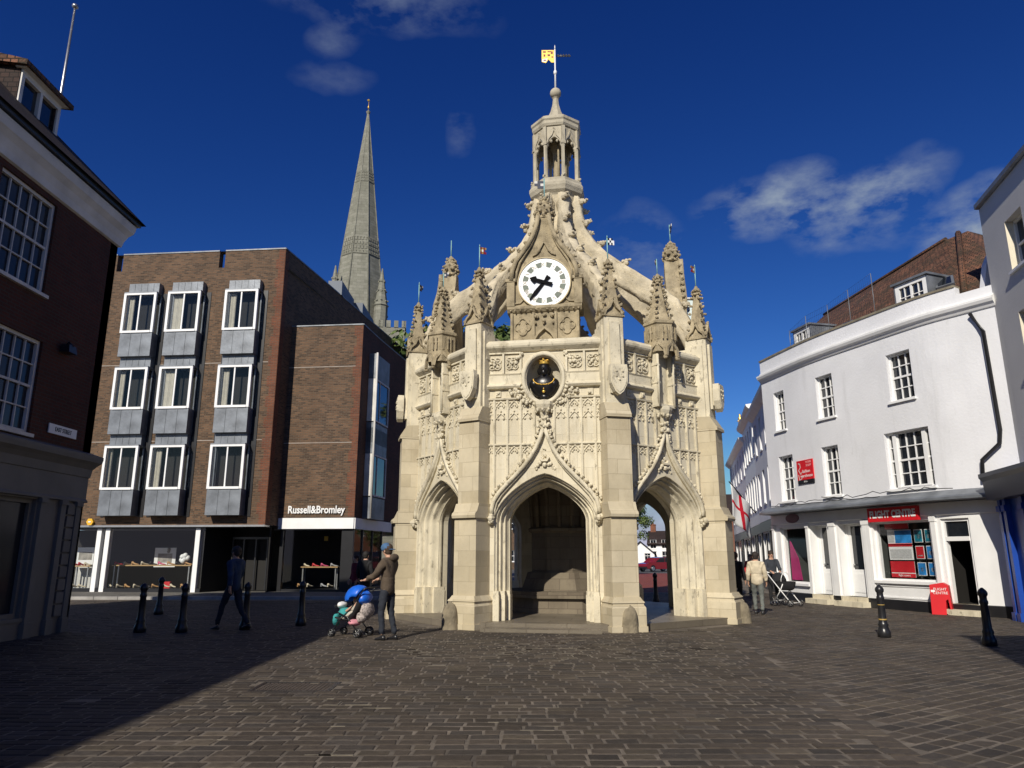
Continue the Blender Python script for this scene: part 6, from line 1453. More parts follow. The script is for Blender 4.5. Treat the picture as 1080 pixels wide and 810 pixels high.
# ================================================================ BOLLARDS, GUARD STONES
def make_bollard(bands=0):
    m = MB(); m.lathe([(.17, 0), (.17, .1), (.15, .14), (.12, .2), (.135, .24), (.12, .27), (.105, .3), (.085, .72), (.1, .74), (.1, .78), (.085, .8), (.085, .86), (.11, .89), (.115, .93), (.09, .97), (.05, 1.0), (.02, 1.02)], 12)
    return m.mesh('body', MT['iron'])
bol_me = make_bollard(); m = MB(); m.lathe([(.109, .33), (.108, .355)], 12); band_me = m.mesh('band', plain('worn_gilt', (.4, .27, .07), .5, .3, 9, 0))
def bollard(px, py, lab, gilt=False, grp=None, sc=1, loc=None):
    p = loc or ground(px, py); t = thing('bollard', lab, 'bollard', (p[0], p[1], 0), 0, grp or 'cast iron bollards round the square'); t.scale = (.74, .74, 1)
    o = bpy.data.objects.new('body', bol_me); C.objects.link(o); o.parent = t
    if gilt:
        for z in (0, .42): q = bpy.data.objects.new('band', band_me); C.objects.link(q); q.parent = t; q.location.z = z; q.scale = (1, 1, 1) if not z else (.85, .85, .6)
bollard(147, 667, 'black iron bollard in deep shade, leftmost of the row before the brick shop'); bollard(191, 667, 'black iron bollard in deep shade, second from the left before the brick shop')
bollard(258, 664, 'black iron bollard in shade just behind the walking man'); bollard(317, 660, 'black iron bollard at the edge of the shadow, nearest to the pushchair'); bollard(167, 648, 'black iron bollard farther back in shade between the two leftmost bollards')
bollard(933, 672, 'sunlit black iron bollard with gold bands in front of the travel agency', True); bollard(1044, 681, 'black iron bollard standing in the shadow near the right edge of the square')
bollard(692, 636, 'black iron bollard seen through the right hand arch of the cross')
def guard_stone(px, py, h, w, lab, seed):
    p = ground(px, py); t = MB(); rows = []
    for j in range(10):
        z = h*j/9; r = w*(1-.12*(j/9)-.0*(j/9)**3)*sqrt(max(0, 1-(j/9)**5*.98)); rows.append([((r*(1+.12*noise.noise(Vector((cos(a)*1.3+seed, sin(a)*1.3, z*2)))))*cos(a), r*.85*(1+.15*noise.noise(Vector((cos(a)*2+seed, sin(a)*2, z*3))))*sin(a), z*(1+.05*cos(a+seed))) for a in [2*pi*i/14 for i in range(14)]])
    ids = t.grid(rows, True, True); t.face(ids[-1], True); o = t.build('guard_stone', plain('old_grey_stone', (.22, .185, .125), .95, .4, 5, .7, bscale=22)); o.location = (p.x, p.y, -.02); tag(o, lab, 'guard stone', 'worn guard stones at the buttress feet')
guard_stone(474, 664, .6, .19, 'rounded worn guard stone at the foot of the left front buttress', 1); guard_stone(664, 667, .58, .21, 'rounded worn guard stone at the foot of the right front buttress', 5); guard_stone(784, 657, .55, .2, 'rounded worn guard stone at the rightmost buttress of the cross', 9)
# ================================================================ BEYOND THE CROSS
# red estate car
cp_ = at_y(694, 601, 76); CRX = thing('red_estate_car', 'dark red estate car parked across the far end of the street', 'car', (cp_.x, 76, 0), R(33))
redp = plain('car_red', (.2, .01, .015), .25, .03, 1, 0, coat=1)
sideP = [(-2.2, .35), (-2.25, .6), (-2.2, .8), (-1.2, .92), (-.5, 1.38), (.2, 1.45), (1.6, 1.4), (2.1, 1.0), (2.2, .9), (2.22, .4), (1.75, .32), (1.7, .5), (1.5, .66), (1.25, .66), (1.05, .5), (1.0, .28), (-1.05, .28), (-1.1, .5), (-1.3, .66), (-1.55, .66), (-1.75, .5), (-1.8, .33)]
m = MB(); m.extr(sideP, -.82, .82); m.build('body', redp, CRX)
m = MB(); m.extr([(-1.05, .95), (-.48, 1.34), (.15, 1.4), (.15, .95)], -.83, .83); m.extr([(.22, .95), (.22, 1.4), (1.5, 1.35), (1.9, .98)], -.83, .83); m.build('side_windows', MT['glass'], CRX)
for x in (-1.42, 1.38):
    for s_ in (-1, 1):
        m = MB(); m.M = Matrix.Translation((x, s_*.72, .33)) @ Matrix.Rotation(pi/2, 4, 'X'); m.lathe([(.32, -.1), (.33, -.05), (.33, .05), (.32, .1)], 18); w_ = m.build('wheel', MT['black'], CRX); m = MB(); m.M = Matrix.Translation((x, s_*.72, .33)) @ Matrix.Rotation(pi/2, 4, 'X'); m.lathe([(.2, -.112), (.2, .112)], 12); m.build('rim', MT['steel'], w_)
m = MB(); m.box(2.16, 2.24, -.8, -.55, .7, .95); m.build('tail_light', plain('lamp_red', (.7, .02, .02), .3, 0, 1, 0), CRX); m = MB(); m.box(2.16, 2.24, .55, .8, .7, .95); m.build('tail_light', MT['darkred'], CRX); m = MB(); m.box(2.22, 2.24, -.26, .26, .62, .74); m.build('number_plate', MT['yellow'], CRX); m = MB(); m.extr([(-2.27, .35), (-2.2, .35), (-2.2, .5), (-2.27, .5)], -.8, .8); m.build('bumper', MT['black'], CRX)
# dark car beyond
cp2 = at_y(716, 598, 80); m = MB(); dk = thing('dark_van', 'dark blue van parked behind the red car at the far end', 'van', (cp2.x+1.2, 80, 0), R(10))
m.extr([(-2.4, .3), (-2.4, 1.0), (-1.7, 1.2), (-1.2, 2.0), (2.3, 2.05), (2.4, .3)], -.9, .9); m.build('body', MT['navy'], dk); m = MB(); m.extr([(-1.6, 1.22), (-1.15, 1.9), (-.3, 1.9), (-.3, 1.22)], -.91, .91); m.build('side_windows', MT['glass'], dk)
for x in (-1.6, 1.5): m = MB(); m.M = Matrix.Translation((x, -.85, .35)) @ Matrix.Rotation(pi/2, 4, 'X'); m.lathe([(.35, -.1), (.35, .1)], 14); m.build('wheel', MT['black'], dk)
def house(name, lab, x, y, w, d, h, rh, wallm, roofm, rot=0, nx=3, nz=2, chim=0, gable_front=False):
    t = thing(name, lab, 'house', (x, y, 0), rot)
    fl_h = h/nz; hl = [(w*(i+.5)/nx-.45, w*(i+.5)/nx+.45, k*fl_h+.9, k*fl_h+2.2) for i in range(nx) for k in range(nz)]
    p = Path([(-w/2, -d/2), (w/2, -d/2)]); m = MB(); wall_grid(m, p, 0, h, hl, .25); m.box(-w/2, w/2, d/2-.2, d/2, 0, h); m.box(-w/2, -w/2+.2, -d/2+.25, d/2-.2, 0, h); m.box(w/2-.2, w/2, -d/2+.25, d/2-.2, 0, h)
    if gable_front: m.extr([(-w/2, h), (w/2, h), (0, h+rh)], -d/2, -d/2+.25)
    else:
        for s_ in (-w/2, w/2-.2): i = [m.vert((s_, -d/2, h)), m.vert((s_, d/2, h)), m.vert((s_, 0, h+rh))]; j = [m.vert((s_+.2, -d/2, h)), m.vert((s_+.2, d/2, h)), m.vert((s_+.2, 0, h+rh))]; m.face(i); m.face(j)
    m.build('wall', wallm, t)
    for q in hl: sash(t, wm(t) @ p.M(q[0], q[2]), .9, 1.3, 2, 2, .1, .06, .03, 'white', .06)
    m = MB()
    if gable_front:
        for s_ in (-1, 1): m.M = Matrix.Identity(4); ids = [(0, -d/2-.3, h+rh+.1), (0, d/2, h+rh+.1), (s_*(w/2+.3), d/2, h-.15), (s_*(w/2+.3), -d/2-.3, h-.15)]; m.quad(*ids); m.quad(*[(a, b, c-.15) for a, b, c in ids])
    else:
        for s_ in (-1, 1): ids = [(-w/2-.1, 0, h+rh+.1), (w/2+.1, 0, h+rh+.1), (w/2+.1, s_*(d/2+.3), h-.15), (-w/2-.1, s_*(d/2+.3), h-.15)]; m.quad(*ids); m.quad(*[(a, b, c-.15) for a, b, c in ids])
    rf = m.build('roof', roofm, t)
    for k in range(chim): m = MB(); cx = (-w/2+.7) if k == 0 else (w/2-.7); m.box(cx-.4, cx+.4, -.4, .4, h+rh*.5, h+rh+1.1); m.box(cx-.45, cx+.45, -.45, .45, h+rh+.9, h+rh+1.0); m.lathe([(.13, h+rh+1.1), (.1, h+rh+1.5)], 8, cx, 0); m.build('chimney', MT['redbrick'], rf)
    return t
q = at_y(685, 580, 105); house('white_gabled_house', 'small white gabled house beyond the red car, seen through the right arch', q.x+.3, 114, 4.0, 8, 1.9, 1.7, MT['white'], MT['slate'], R(-10), 2, 1, 0, True)
house('white_house', 'white two storey house behind the red car with a slate roof', q.x+4.2, 114, 5, 8, 3.4, 1.8, MT['white'], MT['slate'], R(-14), 3, 2, 1)
house('red_brick_house', 'tall red brick house at the far right end beyond the arch', q.x+7.6, 106, 4, 8, 6.6, 2.0, MT['redbrick'], MT['roof'], R(-12), 2, 3, 1)
house('low_white_house', 'long low white house far down the street at the left', q.x-5, 118, 8, 7, 2.4, 1.8, MT['white'], MT['slate'], R(-4), 4, 1, 1)
house('background_house', 'brown brick house closing the street behind the cross', -4, 92, 16, 9, 7.5, 3, MT['brownbrick'], MT['roof'], R(3), 6, 2, 2)
house('background_house', 'red roofed house far behind the cross at the right', 33, 104, 16, 9, 7, 3, MT['redbrick'], MT['slate'], R(-10), 6, 2, 2)
# pale building top behind the right arms
q = at_y(713, 330, 34); T = thing('stair_tower', 'pale mint clad tower top showing between the arms of the cross at the right', 'tower', (q.x+.3, 60, 0))
z1_ = at_y(714, 324, 60).z; a_ = at_y(711, 340, 60).x; b_ = at_y(725, 340, 60).x
m = MB(); m.box(a_-b_-.0, .6, -2, 2, 0, z1_); T.location.x = b_; m.build('shaft', plain('mint_cladding', (.62, .7, .66), .6, .05, 1, 0), T)
for k in range(5):
    for ys, x0 in ((-2.06, (a_-b_)*.5+.1),): m = MB(); m.box(x0-.45, x0+.45, ys, -2.001, 2.5+k*3.4, 4.0+k*3.4); m.build('window', MT['glass'], T)
    m = MB(); m.box(.601, .66, -1, 1, 2.5+k*3.4, 4.0+k*3.4); m.build('window', MT['glass'], T)
m = MB(); m.box(a_-b_-.15, .75, -2.15, 2.15, z1_, z1_+.12); m.build('parapet', MT['oldwhite'], T)
m = MB(); m.tube([(-3.6, 0, z1_+.4), (1.5, 0, z1_+.4)], .06, 5); m.tube([(-3.5, 0, z1_-3), (-3.5, 0, z1_+.4)], .05, 5); m.tube([(.3, 0, z1_), (.3, 0, z1_+.4)], .05, 5); m.build('handrail', MT['oldwhite'], T)
# ================================================================ TREES
leafm, lt, lp = new_mat('leaves'); 
oi = N(lt, 'ShaderNodeAttribute'); oi.attribute_name = 'shade'; 
rmp = N(lt, 'ShaderNodeMix', data_type='RGBA'); rmp.inputs[6].default_value = (.035, .07, .012, 1); rmp.inputs[7].default_value = (.11, .15, .03, 1); lt.links.new(oi.outputs['Fac'], rmp.inputs[0]); lt.links.new(rmp.outputs[2], lp.inputs['Base Color']); lp.inputs['Roughness'].default_value = .6
def tree(name, lab, x, y, h, r, n=2600, th=.45, seed=0, leaf=.32, squash=1.0, grp=None):
    rn = random.Random(seed); t = thing(name, lab, 'tree', (x, y, 0), 0, grp)
    m = MB(); m.tube([(0, 0, 0), (.1, 0, h*th*.6), (.0, .1, h*.75)], [r*.09, r*.07, r*.02], 8)
    cl = []
    for k in range(26):
        a = rn.uniform(0, 2*pi); e = rn.uniform(-.5, 1); rr = r*rn.uniform(.35, .95)
        c = Vector((rr*cos(a)*sqrt(1-e*e*.7), rr*sin(a)*sqrt(1-e*e*.7), h*(th+(1-th)*.5)+e*h*(1-th)*.42*squash)); cl.append((c, r*rn.uniform(.2, .4)))
        m.tube([(0, 0, h*th*rn.uniform(.6, 1.1)), tuple(c*.55+Vector((0, 0, c.z*.4))), tuple(c)], [r*.03, r*.018, r*.006], 5)
    m.build('trunk', plain('bark', (.07, .055, .04), .95, .3, 4, .4), t)
    V = []; F = []; Sh = []
    for k in range(n):
        c, cr = rn.choice(cl); d = Vector((rn.gauss(0, 1), rn.gauss(0, 1), rn.gauss(0, .8))).normalized()*cr*rn.uniform(.5, 1.1); p = c+d
        nrm = (d.normalized()+Vector((rn.uniform(-.7, .7), rn.uniform(-.7, .7), rn.uniform(-.2, .9)))).normalized(); u = nrm.orthogonal().normalized(); v = nrm.cross(u); s = leaf*rn.uniform(.6, 1.4); b = len(V)
        ang = rn.uniform(0, pi); u, v = u*cos(ang)+v*sin(ang), v*cos(ang)-u*sin(ang)
        V += [tuple(p-u*s), tuple(p+v*s*.5), tuple(p+u*s), tuple(p-v*s*.5)]; F.append((b, b+1, b+2, b+3)); Sh.append(rn.random())
    me = bpy.data.meshes.new('crown'); me.from_pydata(V, [], F); me.materials.append(leafm); at_ = me.attributes.new('shade', 'FLOAT', 'FACE'); at_.data.foreach_set('value', Sh)
    o = bpy.data.objects.new('crown', me); C.objects.link(o); o.parent = t; return t
tree('tree', 'leafy green tree whose crown shows left of the cross above the brick annex', -5.6, 47, 16.6, 3.0, 4200, .5, 1, .22)
tree('tree', 'leafy green tree behind the arms of the cross, left of the clock', -1.6, 49, 17.4, 3.4, 4600, .5, 2, .22)
q = at_y(676, 560, 84); tree('tree', 'tree in young yellow green leaf left of the white gabled house, seen through the arch', q.x-1.5, 84, 7.6, 2.7, 4200, .3, 3, .13)
q = at_y(668, 560, 62); tree('tree', 'dark tree at the left edge of the view through the right arch', q.x-2.6, 62, 6.4, 2.2, 3000, .25, 4, .14)
# ================================================================ PEOPLE
def skin(name, pts, edges, rad, mat, parent, root=0, sub=1, extra=None):
    me = bpy.data.meshes.new(name); me.from_pydata([tuple(p) for p in pts], edges, [])
    o = bpy.data.objects.new(name, me); C.objects.link(o)
    md = o.modifiers.new('s', 'SKIN'); md.use_smooth_shade = True
    if not me.skin_vertices: bpy.context.view_layer.update()
    for i, r in enumerate(rad):
        v = me.skin_vertices[0].data[i]; v.radius = r if isinstance(r, (tuple, list)) else (r, r); v.use_root = (i == root)
    s2 = o.modifiers.new('u', 'SUBSURF'); s2.levels = sub; s2.render_levels = sub
    dg = bpy.context.evaluated_depsgraph_get(); m2 = bpy.data.meshes.new_from_object(o.evaluated_get(dg)); bpy.data.objects.remove(o); m2.name = name
    m2.materials.clear(); m2.materials.append(mat)
    for p in m2.polygons: p.use_smooth = True
    if name in ('jacket', 'trousers'):          # folds in the cloth
        nn = [v.normal.copy() for v in m2.vertices]
        for v, n_ in zip(m2.vertices, nn):
            q_ = v.co; v.co = q_+n_*(.016*noise.noise(Vector((q_.x*9, q_.y*9, q_.z*16+q_.x*8)))+.008*noise.noise(Vector((q_.x*22, q_.y*22, q_.z*30))))
    q = bpy.data.objects.new(name, m2); C.objects.link(q); q.parent = parent; return q
skin_m = plain('skin', (.5, .29, .2), .6, .06, 6, .05)
def cloth(n, c): return plain('cloth_'+n, c, .9, .22, 7, .4, bscale=30)
def person(lab, x, y, rot, H=1.75, pose=None, top=None, legs=None, hair=None, cap=None, coat=1.0, shoes=None, long_coat=False, hood=False, hold=False):
    t = thing('person', lab, 'person', (x, y, 0), rot); k = H/1.75
    J = dict(pel=(0, 0, .95), wai=(0, 0, 1.12), che=(0, 0, 1.3), sho=(0, 0.01, 1.42), nek=(0, -.01, 1.5), hd0=(0, -.02, 1.57), hd1=(0, -.025, 1.64), hd2=(0, -.015, 1.71),
             lsh=(.17, 0.01, 1.4), lel=(.24, .03, 1.13), lwr=(.25, -.08, .9), rsh=(-.17, 0.01, 1.4), rel=(-.24, .03, 1.13), rwr=(-.25, -.08, .9),
             lhi=(.09, 0, .9), lkn=(.1, -.02, .5), lan=(.1, .02, .09), rhi=(-.09, 0, .9), rkn=(-.1, -.02, .5), ran=(-.1, .02, .09))
    J.update(pose or {})
    J = {a: Vector(b)*k for a, b in J.items()}
    def foot(a, kn): return J[a]+Vector((0, -.06, -.045)), J[a]+Vector((0, -.15, -.06))
    names = ['pel', 'wai', 'che', 'sho', 'nek', 'hd0', 'hd1', 'hd2', 'lsh', 'lel', 'lwr', 'rsh', 'rel', 'rwr', 'lhi', 'lkn', 'lan', 'rhi', 'rkn', 'ran']
    ix = {n: i for i, n in enumerate(names)}; P = [J[n] for n in names]
    Rr = [(.12, .09), (.11, .085), (.13, .095), (.1, .08), (.052, .055), (.068, .08), (.078, .092), (.06, .07), .055, .04, .026, .055, .04, .026, .08, .055, .038, .08, .055, .038]
    E = [('pel', 'wai'), ('wai', 'che'), ('che', 'sho'), ('sho', 'nek'), ('nek', 'hd0'), ('hd0', 'hd1'), ('hd1', 'hd2'), ('sho', 'lsh'), ('lsh', 'lel'), ('lel', 'lwr'), ('sho', 'rsh'), ('rsh', 'rel'), ('rel', 'rwr'), ('pel', 'lhi'), ('lhi', 'lkn'), ('lkn', 'lan'), ('pel', 'rhi'), ('rhi', 'rkn'), ('rkn', 'ran')]
    E = [(ix[a], ix[b]) for a, b in E]
    # hands: palm and five fingers, curled a little
    for s_, w, e in ((1, 'lwr', 'lel'), (-1, 'rwr', 'rel')):
        d = (J[w]-J[e]).normalized(); side = Vector((0, -1, 0)) if abs(d.y) < .8 else Vector((1, 0, 0)); n = d.cross(side).normalized(); side = n.cross(d).normalized()
        base = len(P); P.append(J[w]+d*.05); Rr.append((.036, .018)); E.append((ix[w], base))
        for f in range(4):
            off = side*(f-1.5)*.02; L_ = (.065, .075, .07, .055)[f]; a = len(P)
            P.append(J[w]+d*.09+off); Rr.append(.0095); E.append((base, a)); P.append(J[w]+d*(.09+L_*.55)+off+n*.012*s_); Rr.append(.0085); E.append((a, a+1)); P.append(J[w]+d*(.09+L_*.85)+off+n*.035*s_); Rr.append(.007); E.append((a+1, a+2))
        a = len(P); P.append(J[w]+d*.045+side*.045); Rr.append(.011); E.append((base, a)); P.append(J[w]+d*.085+side*.055+n*.02*s_); Rr.append(.009); E.append((a, a+1))
    # nose, ears
    hd = J['hd1']; h0 = J['hd0']
    a = len(P); P.append((hd+h0)/2+Vector((0, -.098, -.0))*k); Rr.append(.014); E.append((ix['hd1'], a))
    skin('body', P, E, Rr, skin_m, t, 0, 2)
    for s_ in (-1, 1): m = MB(); m.ball(tuple((hd*.6+h0*.4)+Vector((s_*.082, .005, 0))*k), .024, 6, 5, .5, .8, 1.3); m.build('ear', skin_m, t)
    m = MB()
    for s_ in (-1, 1): m.ball(tuple((hd*.75+h0*.25)+Vector((s_*.032, -.084, .0))*k), .011, 6, 4)
    build_pieces(m, 'eye', MT['black'], t)
    m = MB(); m.box(hd.x-.022, hd.x+.022, h0.y-.088*k, h0.y-.07*k, h0.z+.0, h0.z+.006); m.build('mouth', MT['darkred'], t)
    if hair:
        m = MB(); c = hd+Vector((0, .018, .02))*k; m.ball(tuple(c), .108*k, 12, 8, .9, 1.02, .98); m.ball(tuple(c+Vector((0, .03, -.05))*k), .09*k, 10, 6, .9, .8, 1); m.build('hair', plain('hair_%s' % hair[0], hair[1], .7, .3, 30, .5), t)
    # hairline: the face is cleared by moving the hair back
    # clothes
    dz = -.24 if not long_coat else -.45
    cp_ = [J['pel']+Vector((0, 0, dz+.06))*k, J['pel']+Vector((0, 0, .05))*k, J['wai'], J['che'], J['sho']+Vector((0, 0, .01)), J['nek']+Vector((0, .01, -.02)), J['lsh'], J['lel'], J['lwr']-(J['lwr']-J['lel'])*.06, J['rsh'], J['rel'], J['rwr']-(J['rwr']-J['rel'])*.06]
    g = coat
    skin('jacket', cp_, [(0, 1), (1, 2), (2, 3), (3, 4), (4, 5), (4, 6), (6, 7), (7, 8), (4, 9), (9, 10), (10, 11)], [(.175*g, .135*g), (.165*g, .13*g), (.155*g, .125*g), (.17*g, .13*g), (.13*g, .105*g), (.072, .075), (.085*g, .085*g), .064*g, .05*g, (.085*g, .085*g), .064*g, .05*g], top, t, 3, 2)
    if hood:
        m = MB(); m.ball(tuple(J['sho']+Vector((0, .11, .06))*k), .11*k, 10, 6, 1.15, .6, .7); m.build('hood', top, t)
    skin('trousers', [J['pel']+Vector((0, 0, .06))*k, J['pel']+Vector((0, 0, -.03))*k, J['lhi'], (J['lhi']+J['lkn'])/2, J['lkn'], J['lan']+Vector((0, 0, .0)), J['rhi'], (J['rhi']+J['rkn'])/2, J['rkn'], J['ran']],
         [(0, 1), (1, 2), (2, 3), (3, 4), (4, 5), (1, 6), (6, 7), (7, 8), (8, 9)], [(.15, .115), (.15, .12), .1, .09, .068, .055, .1, .09, .068, .055], legs, t, 0, 2)
    for s_, a in ((1, 'lan'), (-1, 'ran')):
        A = J[a]; m = MB(); rows = []
        for (yy, w_, hh) in ((.07, .02, .05), (.06, .036, .09), (.02, .04, .1), (-.04, .042, .075), (-.1, .046, .05), (-.15, .035, .04), (-.17, .01, .02)):
            rows.append([(A.x+w_*cos(q), A.y+yy, max(0, A.z-.09*k)+.002+hh*max(0, .5+.5*sin(q))) for q in [2*pi*i/10 for i in range(10)]])
        ids = m.grid(rows, True, True); m.face(ids[0]); m.face(ids[-1]); m.build('shoe', shoes or MT['black'], t)
    if cap:
        m = MB(); c = hd+Vector((0, 0.0, .035))*k; m.ball(tuple(c), .112*k, 14, 8, .92, 1.05, .85); m.ball(tuple(c+Vector((0, .12, -.03))*k), .075*k, 10, 4, 1, 1.1, .14); m.build('cap', cap, t)
    return t
def dirrot(dx, dy): return atan2(dx, -dy)     # rotation that turns the default -Y facing to (dx,dy)
jeans = cloth('dark_jeans', (.018, .022, .032)); blk = cloth('black', (.012, .012, .014)); brown = cloth('brown_jacket', (.085, .062, .042))
p1 = ground(407, 675)
person('man in brown hooded jacket, dark jeans and backwards blue cap pushing a blue pushchair', p1.x, p1.y, dirrot(-.9, .42), 1.84,
       dict(lel=(.25, -.12, 1.16), lwr=(.2, -.36, 1.08), rel=(-.25, -.12, 1.16), rwr=(-.2, -.36, 1.08), lkn=(.1, -.06, .5), lan=(.1, -.02, .09), rkn=(-.1, .02, .5), ran=(-.1, .12, .09), hd0=(0, -.04, 1.56), hd1=(0, -.06, 1.63), hd2=(0, -.055, 1.7)), brown, jeans, ('brown', (.06, .035, .02)), cloth('blue_cap', (.06, .13, .25)), 1.04, hood=True)
def wheel(parent, x, y, r, w=.03, twin=False):
    m = MB(); m.M = Matrix.Translation((x, y, r)) @ Matrix.Rotation(pi/2, 4, 'Y'); n = 16
    rows = [[((r-.018+.018*cos(b))*cos(2*pi*i/n), (r-.018+.018*cos(b))*sin(2*pi*i/n), w*.7*sin(b)) for i in range(n+1)] for b in [j*pi/3 for j in range(7)]]
    m.grid(rows, True)
    o = m.build('wheel', MT['black'], parent); m = MB(); m.M = Matrix.Translation((x, y, r)) @ Matrix.Rotation(pi/2, 4, 'Y')
    m.lathe([(.025, -w*.6), (.025, w*.6)], 8)
    for i in range(5): a = 2*pi*i/5; m.tube([(0, 0, 0), ((r-.02)*cos(a), (r-.02)*sin(a), 0)], .008, 4)
    m.build('hub', MT['steel'], o)
def blob(mb, c, r, sx=1, sy=1, sz=1, amp=.22, seed=0):
    rows = []
    for j in range(11):
        t_ = pi*j/10; row = []
        for i in range(17):
            a_ = 2*pi*(i % 16)/16; n_ = Vector((sin(t_)*cos(a_), sin(t_)*sin(a_), -cos(t_))); q_ = 1+amp*noise.noise(n_*2.2+Vector((seed, c[0]*9, c[2]*9)))+amp*.5*noise.noise(n_*5+Vector((seed*3, 0, 0)))
            row.append((c[0]+n_.x*r*sx*q_, c[1]+n_.y*r*sy*q_, c[2]+n_.z*r*sz*q_))
        rows.append(row)
    mb.grid(rows, True)
# blue pushchair; faces -Y locally
p2 = ground(371, 671)
PR = thing('pushchair', 'pushchair with bright blue hood, bags and blankets pushed by the man in the cap', 'pushchair', (p2.x, p2.y, 0), dirrot(-.93, .36))
for x in (-.24, .24):
    for dx in (-.035, .035): wheel(PR, x+dx, -.38, .085); wheel(PR, x+dx, .3, .1)
m = MB()
for x in (-.22, .22): m.tube([(x, -.38, .09), (x, -.25, .3), (x, .1, .62), (x, .38, .98), (x, .44, 1.04)], .014, 6); m.tube([(x, .3, .1), (x, .0, .42), (x, -.28, .52)], .014, 6)
m.tube([(-.22, .44, 1.04), (.22, .44, 1.04)], .02, 6); m.tube([(-.24, -.38, .09), (.24, -.38, .09)], .012, 5); m.tube([(-.24, .3, .1), (.24, .3, .1)], .012, 5); m.tube([(-.22, -.32, .62), (-.1, -.42, .64), (.1, -.42, .64), (.22, -.32, .62)], .02, 6)
m.build('frame', MT['iron'], PR)
bl = plain('blue_nylon', (.01, .12, .62), .4, .15, 5, .1); grp_ = plain('patterned_cloth', (.35, .3, .28), .9, .8, 22, 0); teal = cloth('teal', (.04, .3, .3)); pink = cloth('pink', (.6, .25, .3))
m = MB(); rows = []
for j in range(8):
    a = R(-15+j*20); rows.append([(.24*cos(b), .14-.33*cos(a)*(.35+.65*sin(b)), .78+.3*sin(a)*(.2+.8*sin(b))+.02) for b in [pi*i/12 for i in range(13)]])
m.grid(rows, True); hd_ = m.build('sun_hood', bl, PR); md = hd_.modifiers.new('t', 'SOLIDIFY'); md.thickness = .012
m = MB(); blob(m, (0, .3, .82), .17, 1.2, .8, .9); m.build('blue_bag', bl, PR)
m = MB(); rows = []
for (yy, zz) in ((-.34, .42), (-.2, .38), (.0, .38), (.1, .5), (.22, .75)): rows.append([(x, yy+.04*(1-abs(x)/.2), zz-.03*(1-abs(x)/.2)) for x in (-.2, -.1, 0, .1, .2)])
m.grid(rows, True); s_ = m.build('seat', blk, PR); md = s_.modifiers.new('t', 'SOLIDIFY'); md.thickness = .03
m = MB(); blob(m, (-.02, .36, .55), .17, 1.35, .7, 1.1); blob(m, (.1, .3, .42), .12); m.build('patterned_bag', grp_, PR)
m = MB(); blob(m, (0, -.2, .5), .15, 1.2, 1.1, .7); blob(m, (.05, -.4, .34), .1, 1.2, .6, 1.3); m.build('teal_blanket', teal, PR)
m = MB(); blob(m, (.1, .12, .3), .12, 1.2, 1.2, .6); blob(m, (-.15, .2, .5), .08); m.build('pink_blanket', pink, PR)
m = MB(); blob(m, (0, -.3, .66), .1, 1.5, .9, .7); blob(m, (-.1, -.36, .6), .05); m.build('white_shawl', MT['white'], PR)
PR.scale = (.9, .9, .92)
# a small child in the seat, hardly visible under the hood: head and legs
CH = thing('person', 'small child sitting in the blue pushchair under its hood', 'person', (p2.x, p2.y, 0), PR.rotation_euler.z); CH.scale = (.9, .9, .92)
skin('body', [(0, .02, .46), (0, .06, .6), (0, .08, .68), (0, .07, .75), (0, .06, .82), (.08, -.1, .46), (.09, -.26, .34), (-.08, -.1, .46), (-.09, -.26, .34), (.11, .0, .6), (.12, -.12, .53), (-.11, .0, .6), (-.12, -.12, .53)], [(0, 1), (1, 2), (2, 3), (3, 4), (0, 5), (5, 6), (0, 7), (7, 8), (1, 9), (9, 10), (1, 11), (11, 12)], [.09, .085, .045, .075, .06, .05, .035, .05, .035, .035, .025, .035, .025], skin_m, CH, 0, 2)
skin('romper', [(0, .02, .46), (0, .06, .6), (0, .075, .67), (.08, -.1, .46), (.09, -.24, .36), (-.08, -.1, .46), (-.09, -.24, .36), (.11, 0, .6), (-.11, 0, .6)], [(0, 1), (1, 2), (0, 3), (3, 4), (0, 5), (5, 6), (1, 7), (1, 8)], [.105, .1, .05, .06, .045, .06, .045, .045, .045], cloth('cream', (.5, .45, .38)), CH, 0, 2)
m = MB(); m.ball((0, .08, .81), .075, 10, 6, .95, 1, .9); m.build('hair', plain('hair_fair', (.25, .15, .07), .7, .2, 20, .3), CH)
# walking man in the shade
p3 = ground(243, 665)
person('man in blue jumper and dark trousers striding through the shade before the shoe shop', p3.x, p3.y, dirrot(-.92, .4), 1.8,
       dict(lkn=(.1, -.18, .52), lan=(.1, -.3, .1), rkn=(-.1, .1, .5), ran=(-.1, .38, .14), lel=(.25, .12, 1.14), lwr=(.24, .12, .9), rel=(-.25, -.06, 1.14), rwr=(-.2, -.22, .95)), cloth('blue_jumper', (.018, .04, .09)), jeans, ('dark', (.03, .02, .015)), None, 1.0)
# dark couple behind the pushchair
person('person in long black coat standing in the shade behind the blue pushchair', -4.55, 23.2, dirrot(.3, .95), 1.72, None, blk, blk, ('black', (.015, .012, .01)), None, 1.08, long_coat=True)
person('person in dark red coat half hidden in the shade behind the pushchair, nearest the annex', -5.0, 24.0, dirrot(-.6, -.5), 1.62, None, cloth('dark_red', (.16, .01, .02)), blk, ('brown', (.04, .02, .015)), None, 1.05)
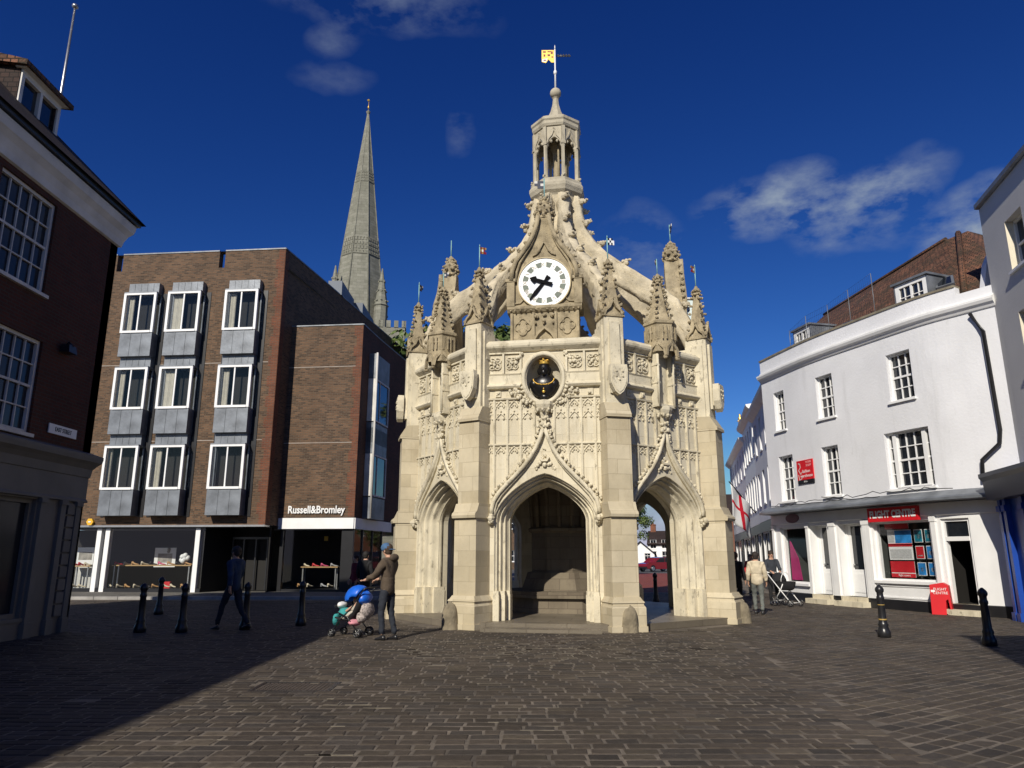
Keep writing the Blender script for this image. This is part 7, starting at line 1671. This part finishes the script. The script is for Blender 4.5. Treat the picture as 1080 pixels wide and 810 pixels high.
# right hand group
cream = cloth('cream_jacket', (.6, .52, .38)); greyt = cloth('grey_trousers', (.13, .14, .13))
person('person in pale cream jacket and grey trousers walking away beside the cross', 6.95, 21.3, dirrot(.35, .93), 1.7, dict(lkn=(.1, -.12, .5), lan=(.1, -.1, .09), ran=(-.1, .16, .1)), cream, greyt, ('dark', (.025, .018, .015)), None, 1.12)
person('person in black coat standing close behind the rightmost buttress of the cross', 6.72, 22.5, dirrot(.6, .8), 1.7, None, blk, blk, ('brown', (.06, .03, .02)), None, 1.05)
p5 = ground(815, 638)
person('smiling woman in dark jacket pushing the black and white pram', 8.75, 25.2, dirrot(-.1, -1), 1.76, dict(lel=(.22, -.14, 1.16), lwr=(.16, -.36, 1.08), rel=(-.22, -.14, 1.16), rwr=(-.12, -.36, 1.08)), cloth('dark_slate', (.03, .035, .045)), blk, ('dark', (.03, .018, .012)), None, 1.0)
person('dark clad shopper far down the side street, left of the woman with the pram', 9.7, 33.0, dirrot(.2, .9), 1.7, None, blk, jeans, ('dark', (.03, .02, .015)), None, 1.05)
person('person in red coat far down the side street beside the hanging flag', 9.9, 31.0, dirrot(-.2, -.9), 1.65, None, cloth('tomato', (.4, .03, .03)), blk, ('fair', (.2, .12, .06)), None, 1.0)
PM = thing('pram', 'black and white pram with hood pushed by the woman in the dark jacket', 'pram', (8.9, 24.55, 0), dirrot(.55, -.85))
for x in (-.25, .25): wheel(PM, x, -.35, .12); wheel(PM, x, .25, .17)
m = MB()
for x in (-.23, .23): m.tube([(x, -.35, .12), (x, 0, .5), (x, .5, 1.05)], .016, 6); m.tube([(x, .25, .17), (x, 0, .5), (x, -.1, .7)], .016, 6)
m.tube([(-.23, .5, 1.05), (.23, .5, 1.05)], .02, 6); m.tube([(-.23, .25, .17), (.23, .25, .17)], .014, 6); m.tube([(-.25, -.35, .12), (.25, -.35, .12)], .012, 6); m.build('frame', MT['white'], PM)
m = MB(); rows = []
for (z, sx_, y0, y1) in ((.5, .12, -.25, .2), (.55, .19, -.33, .27), (.68, .22, -.38, .31), (.78, .23, -.4, .33)): rows.append([(sx_*sin(a), (y0+y1)/2-(y1-y0)/2*cos(a), z) for a in [2*pi*i/16 for i in range(17)]])
ids = m.grid(rows, True); m.face(ids[0][:-1]); m.build('carrycot', blk, PM)
m = MB(); rows = []
for j in range(7): a = R(j*22); rows.append([(.23*cos(b), .12-.26*cos(a)*sin(b)+.1, .76+.3*sin(a)*sin(b)) for b in [pi*i/10 for i in range(11)]])
m.grid(rows, True); h_ = m.build('hood', blk, PM); md = h_.modifiers.new('t', 'SOLIDIFY'); md.thickness = .012
m = MB(); m.tube([(.235*cos(b), -.05+.0, .77+.29*sin(b)) for b in [pi*i/12 for i in range(13)]], .012, 5); m.build('hood_trim', MT['white'], PM)
